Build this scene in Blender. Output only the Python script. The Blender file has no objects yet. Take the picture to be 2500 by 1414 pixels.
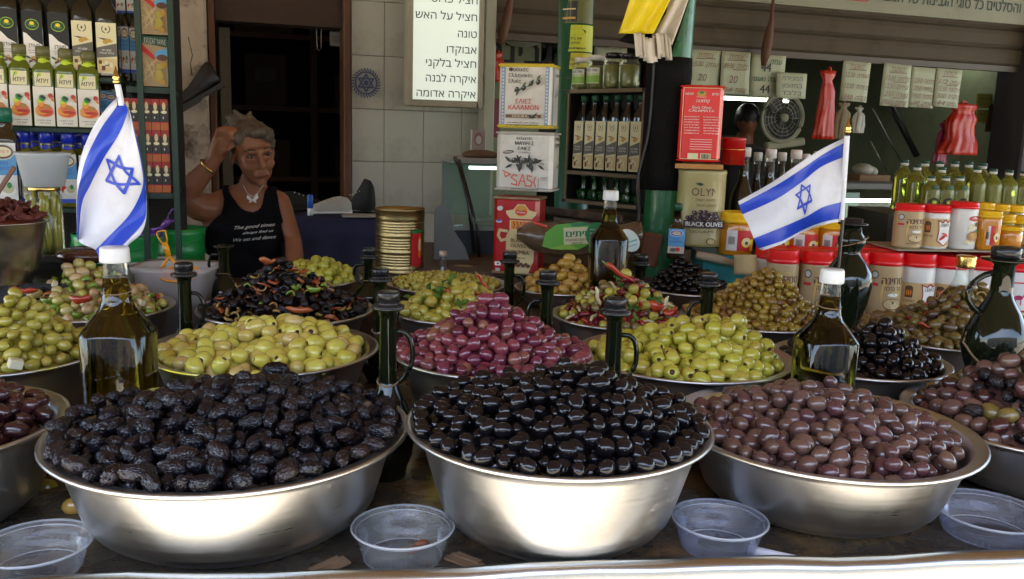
import bpy, bmesh, math, random
import numpy as np
from mathutils import Vector, Matrix, Euler, noise
random.seed(7)
R = math.radians
SC = bpy.context.scene
COL = SC.collection

# ------------------------------------------------------------------ camera
FPX, CAMZ, PITCH, ROLL = 2150.0, 1.5, R(10), R(1.7)      # focal length in pixels of the 2500 wide photograph
FW = Vector((0, math.cos(PITCH), -math.sin(PITCH)))
UP0 = Vector((0, math.sin(PITCH), math.cos(PITCH)))
RT = Vector((1, 0, 0)) * math.cos(ROLL) + UP0 * math.sin(ROLL)
UP = UP0 * math.cos(ROLL) - Vector((1, 0, 0)) * math.sin(ROLL)
cam_data = bpy.data.cameras.new('camera')
cam = bpy.data.objects.new('camera', cam_data)
COL.objects.link(cam)
m = Matrix.Identity(4)
for i in range(3):
    m[i][0], m[i][1], m[i][2] = RT[i], UP[i], -FW[i]
m[2][3] = CAMZ
cam.matrix_world = m
cam_data.sensor_width = 36
cam_data.lens = 36 * FPX / 2500
cam_data.clip_start, cam_data.clip_end = 0.02, 500
SC.camera = cam

# ------------------------------------------------------------------ sky, sun, exposure
SUN_EL, SUN_AZ = R(60), R(-105)          # azimuth measured from +X towards +Y
w = bpy.data.worlds.new('World')
SC.world = w
w.use_nodes = True
wn = w.node_tree
bg = wn.nodes['Background']
sky = wn.nodes.new('ShaderNodeTexSky')
sky.sky_type = 'NISHITA'
sky.sun_disc = False
sky.sun_elevation = SUN_EL
sky.sun_rotation = R(90) - SUN_AZ
sky.air_density = 1.0
sky.dust_density = 1.8
wn.links.new(sky.outputs[0], bg.inputs[0])
bg.inputs[1].default_value = 0.145
sl = bpy.data.lights.new('sun', 'SUN')
sl.energy = 4.3
sl.angle = R(0.5)
sl.color = (1.0, 0.93, 0.83)
so = bpy.data.objects.new('sun', sl)
COL.objects.link(so)
sd = Vector((math.cos(SUN_EL) * math.cos(SUN_AZ), math.cos(SUN_EL) * math.sin(SUN_AZ), math.sin(SUN_EL)))
so.rotation_euler = sd.to_track_quat('Z', 'Y').to_euler()
so.location = (0, 0, 8)
SC.view_settings.view_transform = 'Standard'
SC.view_settings.look = 'None'
SC.view_settings.exposure = 3.15
SC.view_settings.gamma = 1
SC.view_settings.use_curve_mapping = False
SC.render.engine = 'CYCLES'
cy = SC.cycles
cy.use_denoising = True
try:
    cy.denoiser = 'OPENIMAGEDENOISE'
    cy.denoising_input_passes = 'RGB_ALBEDO_NORMAL'
except Exception:
    pass
cy.max_bounces = 10
cy.diffuse_bounces = 4
cy.glossy_bounces = 5
cy.transmission_bounces = 8
cy.transparent_max_bounces = 16
cy.sample_clamp_indirect = 6
cy.caustics_reflective = False
cy.caustics_refractive = False


def at(px, py, Y):
    """point of the place seen at pixel (px, py) of the photograph, Y metres in front of the camera"""
    d = FW * FPX + RT * (px - 1250) - UP * (py - 707)
    return Vector((0, 0, CAMZ)) + d * (Y / d.y)


def px_of(p):
    q = Vector(p) - Vector((0, 0, CAMZ))
    ww = q.dot(FW)
    return 1250 + FPX * q.dot(RT) / ww, 707 - FPX * q.dot(UP) / ww


def mpp(Y):
    """metres per photograph pixel at distance Y"""
    return Y / FPX * 1.01


# ------------------------------------------------------------------ materials
MATS = {}


def _new(name):
    m = bpy.data.materials.new(name)
    m.use_nodes = True
    nt = m.node_tree
    return m, nt, nt.nodes['Principled BSDF']


def N(nt, typ, **kw):
    n = nt.nodes.new(typ)
    for k, v in kw.items():
        if k in ('inp',):
            for a, b in v.items():
                n.inputs[a].default_value = b
        else:
            setattr(n, k, v)
    return n


def mat(name, col, rough=0.5, metal=0.0, var=0.12, scale=14.0, bump=0.0, bscale=60.0, spec=0.5, coat=0.0, trans=0.0, ior=1.45,
        emit=0.0, dirt=None, dirt_amt=0.35, dirt_scale=6.0, sub=0.0, rvar=0.1, aniso=0.0):
    if name in MATS:
        return MATS[name]
    m, nt, b = _new(name)
    L = nt.links.new
    c = tuple(col) + (1.0,)
    geo = N(nt, 'ShaderNodeTexCoord')
    nz = N(nt, 'ShaderNodeTexNoise', inp={'Scale': scale, 'Detail': 5.0, 'Roughness': 0.6})
    L(geo.outputs['Object'], nz.inputs['Vector'])
    mx = N(nt, 'ShaderNodeMix', data_type='RGBA')
    mx.inputs[6].default_value = tuple(max(0, x * (1 - var)) for x in col) + (1,)
    mx.inputs[7].default_value = tuple(min(1, x * (1 + var)) for x in col) + (1,)
    L(nz.outputs['Fac'], mx.inputs[0])
    out = mx.outputs[2]
    if dirt:
        n2 = N(nt, 'ShaderNodeTexNoise', inp={'Scale': dirt_scale, 'Detail': 8.0, 'Roughness': 0.72})
        L(geo.outputs['Object'], n2.inputs['Vector'])
        rp = N(nt, 'ShaderNodeMapRange', inp={'From Min': 0.5, 'From Max': 0.72, 'To Min': 0.0, 'To Max': dirt_amt * 2})
        L(n2.outputs['Fac'], rp.inputs[0])
        m2 = N(nt, 'ShaderNodeMix', data_type='RGBA')
        m2.inputs[7].default_value = tuple(dirt) + (1,)
        L(rp.outputs[0], m2.inputs[0])
        L(out, m2.inputs[6])
        out = m2.outputs[2]
    L(out, b.inputs['Base Color'])
    b.inputs['Metallic'].default_value = metal
    b.inputs['Specular IOR Level'].default_value = spec
    b.inputs['Coat Weight'].default_value = coat
    b.inputs['Coat Roughness'].default_value = 0.06
    b.inputs['Transmission Weight'].default_value = trans
    b.inputs['IOR'].default_value = ior
    b.inputs['Anisotropic'].default_value = aniso
    if sub:
        b.inputs['Subsurface Weight'].default_value = sub
        b.inputs['Subsurface Scale'].default_value = 0.01
    rr = N(nt, 'ShaderNodeMapRange', inp={'To Min': max(0.0, rough - rvar * rough), 'To Max': min(1.0, rough + rvar * rough)})
    L(nz.outputs['Fac'], rr.inputs[0])
    L(rr.outputs[0], b.inputs['Roughness'])
    if bump:
        n3 = N(nt, 'ShaderNodeTexNoise', inp={'Scale': bscale, 'Detail': 4.0})
        L(geo.outputs['Object'], n3.inputs['Vector'])
        bp = N(nt, 'ShaderNodeBump', inp={'Strength': bump, 'Distance': 0.01})
        L(n3.outputs['Fac'], bp.inputs['Height'])
        L(bp.outputs[0], b.inputs['Normal'])
    if emit:
        b.inputs['Emission Color'].default_value = c
        b.inputs['Emission Strength'].default_value = emit
    MATS[name] = m
    return m


def olive_mat(name, cols, rough=0.2, coat=0.6, bump=0.15, bscale=120.0, spec=0.5, sub=0.0, mott=0.25, ridge=False):
    """oily fruit skin; every olive gets its own shade from the range cols"""
    m, nt, b = _new(name)
    L = nt.links.new
    oi = N(nt, 'ShaderNodeObjectInfo')
    ge = N(nt, 'ShaderNodeNewGeometry')
    ad = N(nt, 'ShaderNodeMath', operation='ADD')
    L(oi.outputs['Random'], ad.inputs[0])
    L(ge.outputs['Random Per Island'], ad.inputs[1])
    fr = N(nt, 'ShaderNodeMath', operation='FRACT')
    L(ad.outputs[0], fr.inputs[0])
    tc = N(nt, 'ShaderNodeTexCoord')
    nz = N(nt, 'ShaderNodeTexNoise', inp={'Scale': 1.6, 'Detail': 5.0})
    L(tc.outputs['Object'], nz.inputs['Vector'])
    s1 = N(nt, 'ShaderNodeMath', operation='MULTIPLY_ADD', inp={1: mott * 2, 2: -mott})
    L(nz.outputs['Fac'], s1.inputs[0])
    s2 = N(nt, 'ShaderNodeMath', operation='ADD')
    L(s1.outputs[0], s2.inputs[0])
    L(fr.outputs[0], s2.inputs[1])
    cr = N(nt, 'ShaderNodeValToRGB')
    el = cr.color_ramp.elements
    while len(el) < len(cols):
        el.new(0.5)
    for i, c in enumerate(cols):
        el[i].position = i / max(1, len(cols) - 1)
        el[i].color = tuple(c) + (1,)
    L(s2.outputs[0], cr.inputs[0])
    L(cr.outputs[0], b.inputs['Base Color'])
    b.inputs['Roughness'].default_value = rough
    b.inputs['Specular IOR Level'].default_value = spec
    b.inputs['Coat Weight'].default_value = coat
    b.inputs['Coat Roughness'].default_value = 0.08
    if sub:
        b.inputs['Subsurface Weight'].default_value = sub
        b.inputs['Subsurface Scale'].default_value = 0.006
    if bump:
        n3 = N(nt, 'ShaderNodeTexNoise', inp={'Scale': bscale, 'Detail': 5.0, 'Roughness': .6})
        if ridge:
            n3.noise_type = 'RIDGED_MULTIFRACTAL'
        mp_ = N(nt, 'ShaderNodeMapping')
        mp_.inputs['Scale'].default_value = (.45, 1, 1)
        L(tc.outputs['Object'], mp_.inputs['Vector'])
        L(mp_.outputs[0], n3.inputs['Vector'])
        bp = N(nt, 'ShaderNodeBump', inp={'Strength': bump, 'Distance': 0.0035 if not ridge else .0022})
        L(n3.outputs['Fac'], bp.inputs['Height'])
        L(bp.outputs[0], b.inputs['Normal'])
    MATS[name] = m
    return m


def clear_mat(name, col, fac=0.75, rough=0.08, milky=0.2):
    """thin clear plastic or glass: see-through with a glossy skin and a little milkiness"""
    if name in MATS:
        return MATS[name]
    m, nt, b = _new(name)
    L = nt.links.new
    nt.nodes.remove(b)
    o = nt.nodes['Material Output']
    tr = N(nt, 'ShaderNodeBsdfTransparent', inp={'Color': tuple(col) + (1,)})
    gl = N(nt, 'ShaderNodeBsdfGlossy', inp={'Color': (1, 1, 1, 1), 'Roughness': rough})
    df = N(nt, 'ShaderNodeBsdfDiffuse', inp={'Color': tuple(0.5 + 0.5 * x for x in col) + (1,)})
    lw = N(nt, 'ShaderNodeLayerWeight', inp={'Blend': 0.22})
    m1 = N(nt, 'ShaderNodeMixShader', inp={0: milky})
    L(tr.outputs[0], m1.inputs[1]); L(df.outputs[0], m1.inputs[2])
    m2 = N(nt, 'ShaderNodeMixShader')
    mr = N(nt, 'ShaderNodeMapRange', inp={'To Min': 0.015, 'To Max': .75 - fac * 0.65})
    L(lw.outputs['Fresnel'], mr.inputs[0])
    L(mr.outputs[0], m2.inputs[0])
    L(m1.outputs[0], m2.inputs[1]); L(gl.outputs[0], m2.inputs[2])
    L(m2.outputs[0], o.inputs['Surface'])
    MATS[name] = m
    return m


def flat(name, col, rough=0.45, **kw):
    return mat(name, col, rough, var=kw.pop('var', 0.05), **kw)


# ------------------------------------------------------------------ mesh building
class MB:
    """collects shapes and links them as ONE mesh object"""
    def __init__(s):
        s.v, s.f, s.mi, s.mats, s.sm = [], [], [], [], []

    def mi_of(s, m):
        if m not in s.mats:
            s.mats.append(m)
        return s.mats.index(m)

    def add(s, vs, fs, m, smooth=False, M=None):
        o = len(s.v)
        if M is not None:
            vs = [M @ Vector(v) for v in vs]
        s.v += [tuple(v) for v in vs]
        i = s.mi_of(m)
        for f in fs:
            s.f.append(tuple(o + a for a in f)); s.mi.append(i); s.sm.append(smooth)
        return s

    def box(s, c, d, m, rot=0.0, bev=0.0, M=None):
        x, y, z = d[0] / 2, d[1] / 2, d[2] / 2
        bv = min(bev, x * .9, y * .9, z * .9)
        T = Matrix.Translation(Vector(c)) @ Matrix.Rotation(rot, 4, 'Z')
        if M is not None:
            T = M @ T
        if bv <= 0:
            vs = [(a * x, b * y, e * z) for e in (-1, 1) for a, b in ((-1, -1), (1, -1), (1, 1), (-1, 1))]
            fs = [(3, 2, 1, 0), (4, 5, 6, 7), (0, 1, 5, 4), (1, 2, 6, 5), (2, 3, 7, 6), (3, 0, 4, 7)]
            return s.add(vs, fs, m, False, T)
        rings = []
        for zz, k in ((-z, bv), (-z + bv, 0), (z - bv, 0), (z, bv)):
            a, b = x - k, y - k
            rings.append([(-a, -b + (bv - k) , zz), (-a + (bv - k), -b, zz), (a - (bv - k), -b, zz), (a, -b + (bv - k), zz),
                          (a, b - (bv - k), zz), (a - (bv - k), b, zz), (-a + (bv - k), b, zz), (-a, b - (bv - k), zz)])
        return s.rings(rings, m, False, T, True, True)

    def rings(s, rings, m, smooth=True, M=None, cap0=False, cap1=False):
        n = len(rings[0])
        vs = [p for r in rings for p in r]
        fs = []
        for i in range(len(rings) - 1):
            for j in range(n):
                k = (j + 1) % n
                fs.append((i * n + j, i * n + k, (i + 1) * n + k, (i + 1) * n + j))
        if cap0:
            fs.append(tuple(range(n - 1, -1, -1)))
        if cap1:
            fs.append(tuple((len(rings) - 1) * n + j for j in range(n)))
        return s.add(vs, fs, m, smooth, M)

    def loft(s, prof, m, seg=24, M=None, cap0=True, cap1=True, smooth=True):
        """prof: (z, rx, ry, p) rings; p = 2 round, larger squarer"""
        rs = []
        for q in prof:
            z, rx = q[0], q[1]
            ry = q[2] if len(q) > 2 else rx
            p = q[3] if len(q) > 3 else 2
            r = []
            for j in range(seg):
                a = 2 * math.pi * (j + .5) / seg
                c, d = math.cos(a), math.sin(a)
                r.append((rx * math.copysign(abs(c) ** (2 / p), c), ry * math.copysign(abs(d) ** (2 / p), d), z))
            rs.append(r)
        return s.rings(rs, m, smooth, M, cap0, cap1)

    def tube(s, pts, r, m, seg=8, closed=False, M=None, smooth=True):
        pts = [Vector(p) for p in pts]
        n = len(pts)
        rs = []
        for i, p in enumerate(pts):
            a = pts[(i - 1) % n] if closed or i > 0 else p
            b = pts[(i + 1) % n] if closed or i < n - 1 else p
            t = (b - a)
            t = t.normalized() if t.length > 1e-9 else Vector((0, 0, 1))
            u = t.cross(Vector((0, 0, 1)) if abs(t.z) < .9 else Vector((1, 0, 0))).normalized()
            v = t.cross(u)
            rr = r[i] if isinstance(r, (list, tuple)) else r
            rs.append([p + (u * math.cos(2 * math.pi * j / seg) + v * math.sin(2 * math.pi * j / seg)) * rr for j in range(seg)])
        if closed:
            rs.append(rs[0])
        return s.rings(rs, m, smooth, M, not closed, not closed)

    def prism(s, outline, y0, y1, m, M=None, smooth=False):
        """outline in x-z, between y0 (front) and y1"""
        n = len(outline)
        vs = [(x, y0, z) for x, z in outline] + [(x, y1, z) for x, z in outline]
        fs = [tuple(range(n)), tuple(range(2 * n - 1, n - 1, -1))]
        for j in range(n):
            k = (j + 1) % n
            fs.append((k, j, n + j, n + k))
        return s.add(vs, fs, m, smooth, M)

    def grid(s, fn, nu, nv, m, smooth=True, M=None):
        vs = [fn(i / nu, j / nv) for j in range(nv + 1) for i in range(nu + 1)]
        fs = [(j * (nu + 1) + i, j * (nu + 1) + i + 1, (j + 1) * (nu + 1) + i + 1, (j + 1) * (nu + 1) + i) for j in range(nv) for i in range(nu)]
        return s.add(vs, fs, m, smooth, M)

    def ball(s, c, r, m, seg=16, rg=10, M=None):
        if not isinstance(r, (tuple, list)):
            r = (r, r, r)
        pr = []
        rs = []
        for i in range(1, rg):
            a = math.pi * i / rg
            rs.append([(c[0] + r[0] * math.sin(a) * math.cos(2 * math.pi * j / seg), c[1] + r[1] * math.sin(a) * math.sin(2 * math.pi * j / seg),
                        c[2] - r[2] * math.cos(a)) for j in range(seg)])
        return s.rings(rs, m, True, M, True, True)

    def mesh(s, name):
        me = bpy.data.meshes.new(name)
        me.from_pydata(s.v, [], s.f)
        for mm in s.mats:
            me.materials.append(mm)
        me.polygons.foreach_set('material_index', s.mi)
        me.polygons.foreach_set('use_smooth', s.sm)
        me.update()
        return me

    def obj(s, name, parent=None, M=None, solid=0.0):
        o = bpy.data.objects.new(name, s.mesh(name))
        COL.objects.link(o)
        if parent:
            o.parent = parent
        if M is not None:
            o.matrix_basis = M
        if solid:
            md = o.modifiers.new('thick', 'SOLIDIFY'); md.thickness = solid; md.offset = 0
        return o


def tag(o, label=None, cat=None, group=None, kind=None):
    if label: o['label'] = label
    if cat: o['category'] = cat
    if group: o['group'] = group
    if kind: o['kind'] = kind
    return o


def thing(name, label, cat, loc=(0, 0, 0), rz=0.0, group=None, M=None):
    o = bpy.data.objects.new(name, None)
    COL.objects.link(o)
    o.empty_display_size = .05
    if M is not None:
        o.matrix_world = M
    else:
        o.location = loc
        o.rotation_euler = (0, 0, rz)
    return tag(o, label, cat, group)


def struct(o):
    o['kind'] = 'structure'
    return o


def kids(o):
    return [c for c in list(COL.objects) if c.parent is o]


def dup(root, loc=None, rz=None, label=None, group=None):
    """copy a thing with its parts and sub-parts"""
    r = root.copy()
    COL.objects.link(r)
    if loc is not None: r.location = loc
    if rz is not None: r.rotation_euler = (0, 0, rz)
    if label: r['label'] = label
    if group: r['group'] = group
    for ch in root.children:
        c = ch.copy(); COL.objects.link(c); c.parent = r
        for g in ch.children:
            d = g.copy(); COL.objects.link(d); d.parent = c
    return r


# ------------------------------------------------------------------ flat print: shapes and lettering on a label
def he(t):
    """Hebrew is written right to left"""
    return t[::-1]


_TXT = {}


def text_polys(t, bold=0.0, shear=0.0):
    """filled outlines of a line of lettering; contours that overlap are filled one by one, contours of the other turn are holes"""
    k = (t, bold, shear)
    if k in _TXT:
        return _TXT[k]
    cu = bpy.data.curves.new('lettering', 'FONT')
    cu.body = t
    cu.shear = shear
    o = bpy.data.objects.new('lettering', cu)
    COL.objects.link(o)
    dg = bpy.context.evaluated_depsgraph_get()
    c2 = o.evaluated_get(dg).to_curve(dg)
    loops = []
    for sp in c2.splines:
        bp = sp.bezier_points
        n = len(bp)
        pts = []
        for i in range(n):
            a, b = bp[i], bp[(i + 1) % n]
            p0, p1, p2, p3 = a.co.xy, a.handle_right.xy, b.handle_left.xy, b.co.xy
            curved = ((p1 - p0).cross(p3 - p0) ** 2 + (p2 - p0).cross(p3 - p0) ** 2) > 1e-8
            for j in range(4 if curved else 1):
                f = j / 4; g = 1 - f
                q = p0 * g ** 3 + p1 * 3 * g * g * f + p2 * 3 * g * f * f + p3 * f ** 3
                if not pts or (pts[-1] - q).length > 1e-4: pts.append(q)
        if len(pts) > 2:
            loops.append(pts)
    o.to_curve_clear()
    bpy.data.objects.remove(o); bpy.data.curves.remove(cu)

    def area(p):
        return sum(p[i].cross(p[(i + 1) % len(p)]) for i in range(len(p))) / 2

    def inside(q, p):
        r_ = False
        for i in range(len(p)):
            a, b = p[i], p[i - 1]
            if (a.y > q.y) != (b.y > q.y) and q.x < (b.x - a.x) * (q.y - a.y) / (b.y - a.y) + a.x: r_ = not r_
        return r_
    vs, fs = [], []
    if loops:
        ar = [area(p) for p in loops]
        sg = 1 if max(ar, key=abs) > 0 else -1
        outer = [p for p, a in zip(loops, ar) if a * sg > 0]
        holes = [p for p, a in zip(loops, ar) if a * sg < 0]
        from mathutils.geometry import tessellate_polygon
        for p in outer:
            hs = [h for h in holes if inside(h[0], p)]
            allp = [Vector((q.x, q.y, 0)) for l in [p] + hs for q in l]
            tr = tessellate_polygon([[Vector((q.x, q.y, 0)) for q in l] for l in [p] + hs])
            o_ = len(vs)
            vs += [(q.x, q.y) for q in allp]
            fs += [(o_ + a, o_ + b, o_ + c) for a, b, c in tr]
        if bold:
            n = len(vs)
            vs += [(x + bold * 1.6, y) for x, y in vs]
            fs += [tuple(i + n for i in f) for f in fs]
    _TXT[k] = (vs, fs)
    return _TXT[k]


class Print:
    """marks in a plane: x to the right, z up, facing -y; later marks lie a hair in front"""
    def __init__(s, step=0.0003):
        s.b = MB(); s.k = 0; s.step = step; s.first = 0.0006

    def _y(s):
        s.k += 1
        return -(s.first + s.step * s.k)

    def poly(s, pts, m):
        y = s._y()
        s.b.add([(x, y, z) for x, z in pts], [tuple(range(len(pts)))], m)
        return s

    def rect(s, x, z, w, h, m, nx=1):
        y = s._y()
        vs = [(x - w / 2 + w * i / nx, y, z + sgn * h / 2) for i in range(nx + 1) for sgn in (-1, 1)]
        s.b.add(vs, [(2 * i, 2 * i + 2, 2 * i + 3, 2 * i + 1) for i in range(nx)], m)
        return s

    def ell(s, x, z, rx, rz, m, rot=0.0, n=20):
        c, d = math.cos(rot), math.sin(rot)
        return s.poly([(x + rx * math.cos(a) * c - rz * math.sin(a) * d, z + rx * math.cos(a) * d + rz * math.sin(a) * c)
                       for a in (2 * math.pi * i / n for i in range(n))], m)

    def line(s, pts, wd, m):
        y = s._y()
        for (x0, z0), (x1, z1) in zip(pts, pts[1:]):
            dx, dz = x1 - x0, z1 - z0
            l = math.hypot(dx, dz) or 1
            nx, nz = -dz / l * wd / 2, dx / l * wd / 2
            ex, ez = dx / l * wd * .3, dz / l * wd * .3
            s.b.add([(x0 - nx - ex, y, z0 - nz - ez), (x0 + nx - ex, y, z0 + nz - ez), (x1 + nx + ex, y, z1 + nz + ez), (x1 - nx + ex, y, z1 - nz + ez)], [(3, 2, 1, 0)], m)
        return s

    def text(s, t, x, z, h, m, width=None, align='c', bold=0.0, rot=0.0, shear=0.0):
        vs, fs = text_polys(t, bold, shear)
        if not vs:
            return s
        x0, x1 = min(v[0] for v in vs), max(v[0] for v in vs)
        k = h / 0.70
        kx = k if width is None else width / (x1 - x0)
        ox = {'c': -(x0 + x1) / 2, 'l': -x0, 'r': -x1}[align]
        y = s._y()
        c, d = math.cos(rot), math.sin(rot)
        out = []
        for a, b in vs:
            a, b = (a + ox) * kx, b * k
            out.append((x + a * c - b * d, y, z + a * d + b * c))
        s.b.add(out, fs, m)
        return s

    def olive(s, x, z, r, m, hl=None, rot=.4):
        s.ell(x, z, r, r * .75, m, rot, 14)
        if hl:
            s.ell(x - r * .3, z + r * .25, r * .22, r * .16, hl, rot, 8)
        return s

    def leaf(s, x, z, l, wd, rot, m):
        pts = []
        for i in range(13):
            t = i / 12; pts.append((l * t, wd * math.sin(math.pi * t)))
        for i in range(11, 0, -1):
            t = i / 12; pts.append((l * t, -wd * math.sin(math.pi * t)))
        c, d = math.cos(rot), math.sin(rot)
        return s.poly([(x + a * c - b * d, z + a * d + b * c) for a, b in pts], m)

    def scrib(s, x, z, w, h, wd, m, seed=0, rows=1):
        """a row of hand-written strokes"""
        rnd = random.Random(seed)
        for r_ in range(rows):
            zz = z - r_ * h * 1.6
            xx = x - w / 2
            while xx < x + w / 2:
                l = h * rnd.uniform(.35, .8)
                k = rnd.random()
                pts = [(xx, zz + h * rnd.uniform(.3, 1)), (xx + l * .5, zz + h * rnd.uniform(.5, 1)), (xx + l * .8, zz + h * rnd.uniform(0, .4))]
                if k > .5: pts.append((xx + l * .2, zz))
                s.line(pts, wd, m)
                xx += l + h * (.25 if rnd.random() < .8 else .7)
        return s

    def obj(s, name, parent, M=None, bend=None):
        """bend = radius of the round body it wraps (its axis is z, through the parent's origin)"""
        if bend:
            s.b.v = [((bend - y) * math.sin(x / bend), -(bend - y) * math.cos(x / bend), z) for x, y, z in s.b.v]
        return s.b.obj(name, parent, M)


def star_lines(pr, x, z, r, wd, m, rot=0.0):
    for k in (0, 1):
        ps = [(x + r * math.cos(rot + math.pi / 2 + k * math.pi + i * 2 * math.pi / 3), z + r * math.sin(rot + math.pi / 2 + k * math.pi + i * 2 * math.pi / 3)) for i in range(4)]
        pr.line(ps, wd, m)
# ================================================================== common colours
INK = flat('black_ink', (.015, .015, .015))
WHITE = flat('white_print', (.78, .78, .75))
CREAM = flat('cream_print', (.72, .66, .48))
RED = flat('red_print', (.55, .02, .02))
DRED = flat('dark_red_print', (.3, .015, .015))
ORANGE = flat('orange_print', (.75, .22, .02))
YELL = flat('yellow_print', (.8, .62, .03))
LIME = flat('lime_print', (.45, .62, .03))
GREEN = flat('green_print', (.03, .22, .05))
DGREEN = flat('dark_green_print', (.01, .07, .03))
BLUE = flat('blue_print', (.03, .08, .5))
LBLUE = flat('light_blue_print', (.12, .42, .75))
GREY = flat('grey_print', (.12, .115, .1))
BROWN = flat('brown_print', (.12, .05, .02))
GOLDP = flat('golden_print', (.5, .3, .05))
PALE = flat('pale_yellow_print', (.7, .66, .42))
def brushed(name, col, rough, stain=1.0):
    """spun steel: fine turning lines, smears, brown splashes and specks"""
    m, nt, b = _new(name)
    L = nt.links.new
    tc = N(nt, 'ShaderNodeTexCoord')
    mp = N(nt, 'ShaderNodeMapping'); mp.inputs['Scale'].default_value = (3, 3, 420)
    L(tc.outputs['Object'], mp.inputs['Vector'])
    n1 = N(nt, 'ShaderNodeTexNoise', inp={'Scale': 1.0, 'Detail': 3.0}); L(mp.outputs[0], n1.inputs['Vector'])
    n2 = N(nt, 'ShaderNodeTexNoise', inp={'Scale': 9.0, 'Detail': 8.0, 'Roughness': .7}); L(tc.outputs['Object'], n2.inputs['Vector'])
    mp3 = N(nt, 'ShaderNodeMapping'); mp3.inputs['Scale'].default_value = (38, 38, 70)
    L(tc.outputs['Object'], mp3.inputs['Vector'])
    n3 = N(nt, 'ShaderNodeTexNoise', inp={'Scale': 1.0, 'Detail': 6.0, 'Roughness': .75}); L(mp3.outputs[0], n3.inputs['Vector'])
    a1 = N(nt, 'ShaderNodeMapRange', inp={'From Min': .56, 'From Max': .72}); L(n2.outputs['Fac'], a1.inputs[0])
    a2 = N(nt, 'ShaderNodeMapRange', inp={'From Min': .54, 'From Max': .66}); L(n3.outputs['Fac'], a2.inputs[0])
    st = N(nt, 'ShaderNodeMath', operation='MULTIPLY'); L(a1.outputs[0], st.inputs[0]); L(a2.outputs[0], st.inputs[1])
    a3 = N(nt, 'ShaderNodeMapRange', inp={'From Min': .73, 'From Max': .76}); L(n3.outputs['Fac'], a3.inputs[0])
    mxm = N(nt, 'ShaderNodeMath', operation='MAXIMUM'); L(st.outputs[0], mxm.inputs[0]); L(a3.outputs[0], mxm.inputs[1])
    k = N(nt, 'ShaderNodeMath', operation='MULTIPLY', inp={1: .75 * stain}); L(mxm.outputs[0], k.inputs[0])
    mx = N(nt, 'ShaderNodeMix', data_type='RGBA'); mx.inputs[6].default_value = tuple(col) + (1,); mx.inputs[7].default_value = (.20, .09, .03, 1)
    L(k.outputs[0], mx.inputs[0]); L(mx.outputs[2], b.inputs['Base Color'])
    me_ = N(nt, 'ShaderNodeMath', operation='SUBTRACT', inp={0: 1.0}); L(k.outputs[0], me_.inputs[1]); L(me_.outputs[0], b.inputs['Metallic'])
    r1 = N(nt, 'ShaderNodeMapRange', inp={'To Min': rough * .75, 'To Max': rough * 1.35}); L(n1.outputs['Fac'], r1.inputs[0])
    r2 = N(nt, 'ShaderNodeMath', operation='MULTIPLY_ADD', inp={1: .25, 2: -.10}); L(n2.outputs['Fac'], r2.inputs[0])
    r3 = N(nt, 'ShaderNodeMath', operation='ADD'); L(r1.outputs[0], r3.inputs[0]); L(r2.outputs[0], r3.inputs[1])
    r4 = N(nt, 'ShaderNodeMath', operation='MULTIPLY_ADD', inp={1: .3}); L(k.outputs[0], r4.inputs[0]); L(r3.outputs[0], r4.inputs[2]); L(r4.outputs[0], b.inputs['Roughness'])
    bp = N(nt, 'ShaderNodeBump', inp={'Strength': .05, 'Distance': .0006}); L(n1.outputs['Fac'], bp.inputs['Height'])
    n4 = N(nt, 'ShaderNodeTexNoise', inp={'Scale': 7.0, 'Detail': 1.0}); L(tc.outputs['Object'], n4.inputs['Vector'])
    bp2 = N(nt, 'ShaderNodeBump', inp={'Strength': .15, 'Distance': .006}); L(n4.outputs['Fac'], bp2.inputs['Height']); L(bp.outputs[0], bp2.inputs['Normal'])
    L(bp2.outputs[0], b.inputs['Normal'])
    MATS[name] = m
    return m


STEEL = brushed('brushed_steel', (.56, .56, .54), .29)
DSTEEL = mat('dull_steel', (.42, .42, .40), .38, 1.0, var=.15, scale=5, dirt=(.12, .08, .05), dirt_amt=.3)
GOLD = mat('gilt_metal', (.75, .5, .15), .2, 1.0)
BLACKP = mat('black_plastic', (.012, .012, .013), .25, var=.2)
CONC = mat('paving_concrete', (.32, .285, .225), .85, var=.2, scale=3, bump=.3, dirt=(.2, .17, .13))

# ================================================================== setting: street, added canvas roof, stall counter
b = MB()
b.add([(-120, -120, 0), (120, -120, 0), (120, 120, 0), (-120, 120, 0)], [(0, 1, 2, 3)], CONC)
struct(b.obj('ground'))

# building across the lane, behind the viewer: it is what the steel bowls mirror
STONE = mat('pale_limestone', (.52, .45, .34), .85, var=.15, scale=2, bump=.4, dirt=(.3, .24, .17))
t = thing('building', 'low pale stone building across the lane, behind the viewer', 'building', (0, -8.5, 0))
MB().box((0, -1.5, 2.1), (26, 3, 4.2), STONE).obj('wall', t)
SH = mat('grey_shutter_paint', (.2, .22, .23), .5)
for i in range(6):
    x = -10.4 + i * 4.1
    d = MB().box((x, .03, 1.35), (2.4, .05, 2.7), SH).obj('door', t)
    MB().box((x, .07, 2.76), (2.6, .1, .12), STONE).obj('door_frame', t)

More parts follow.
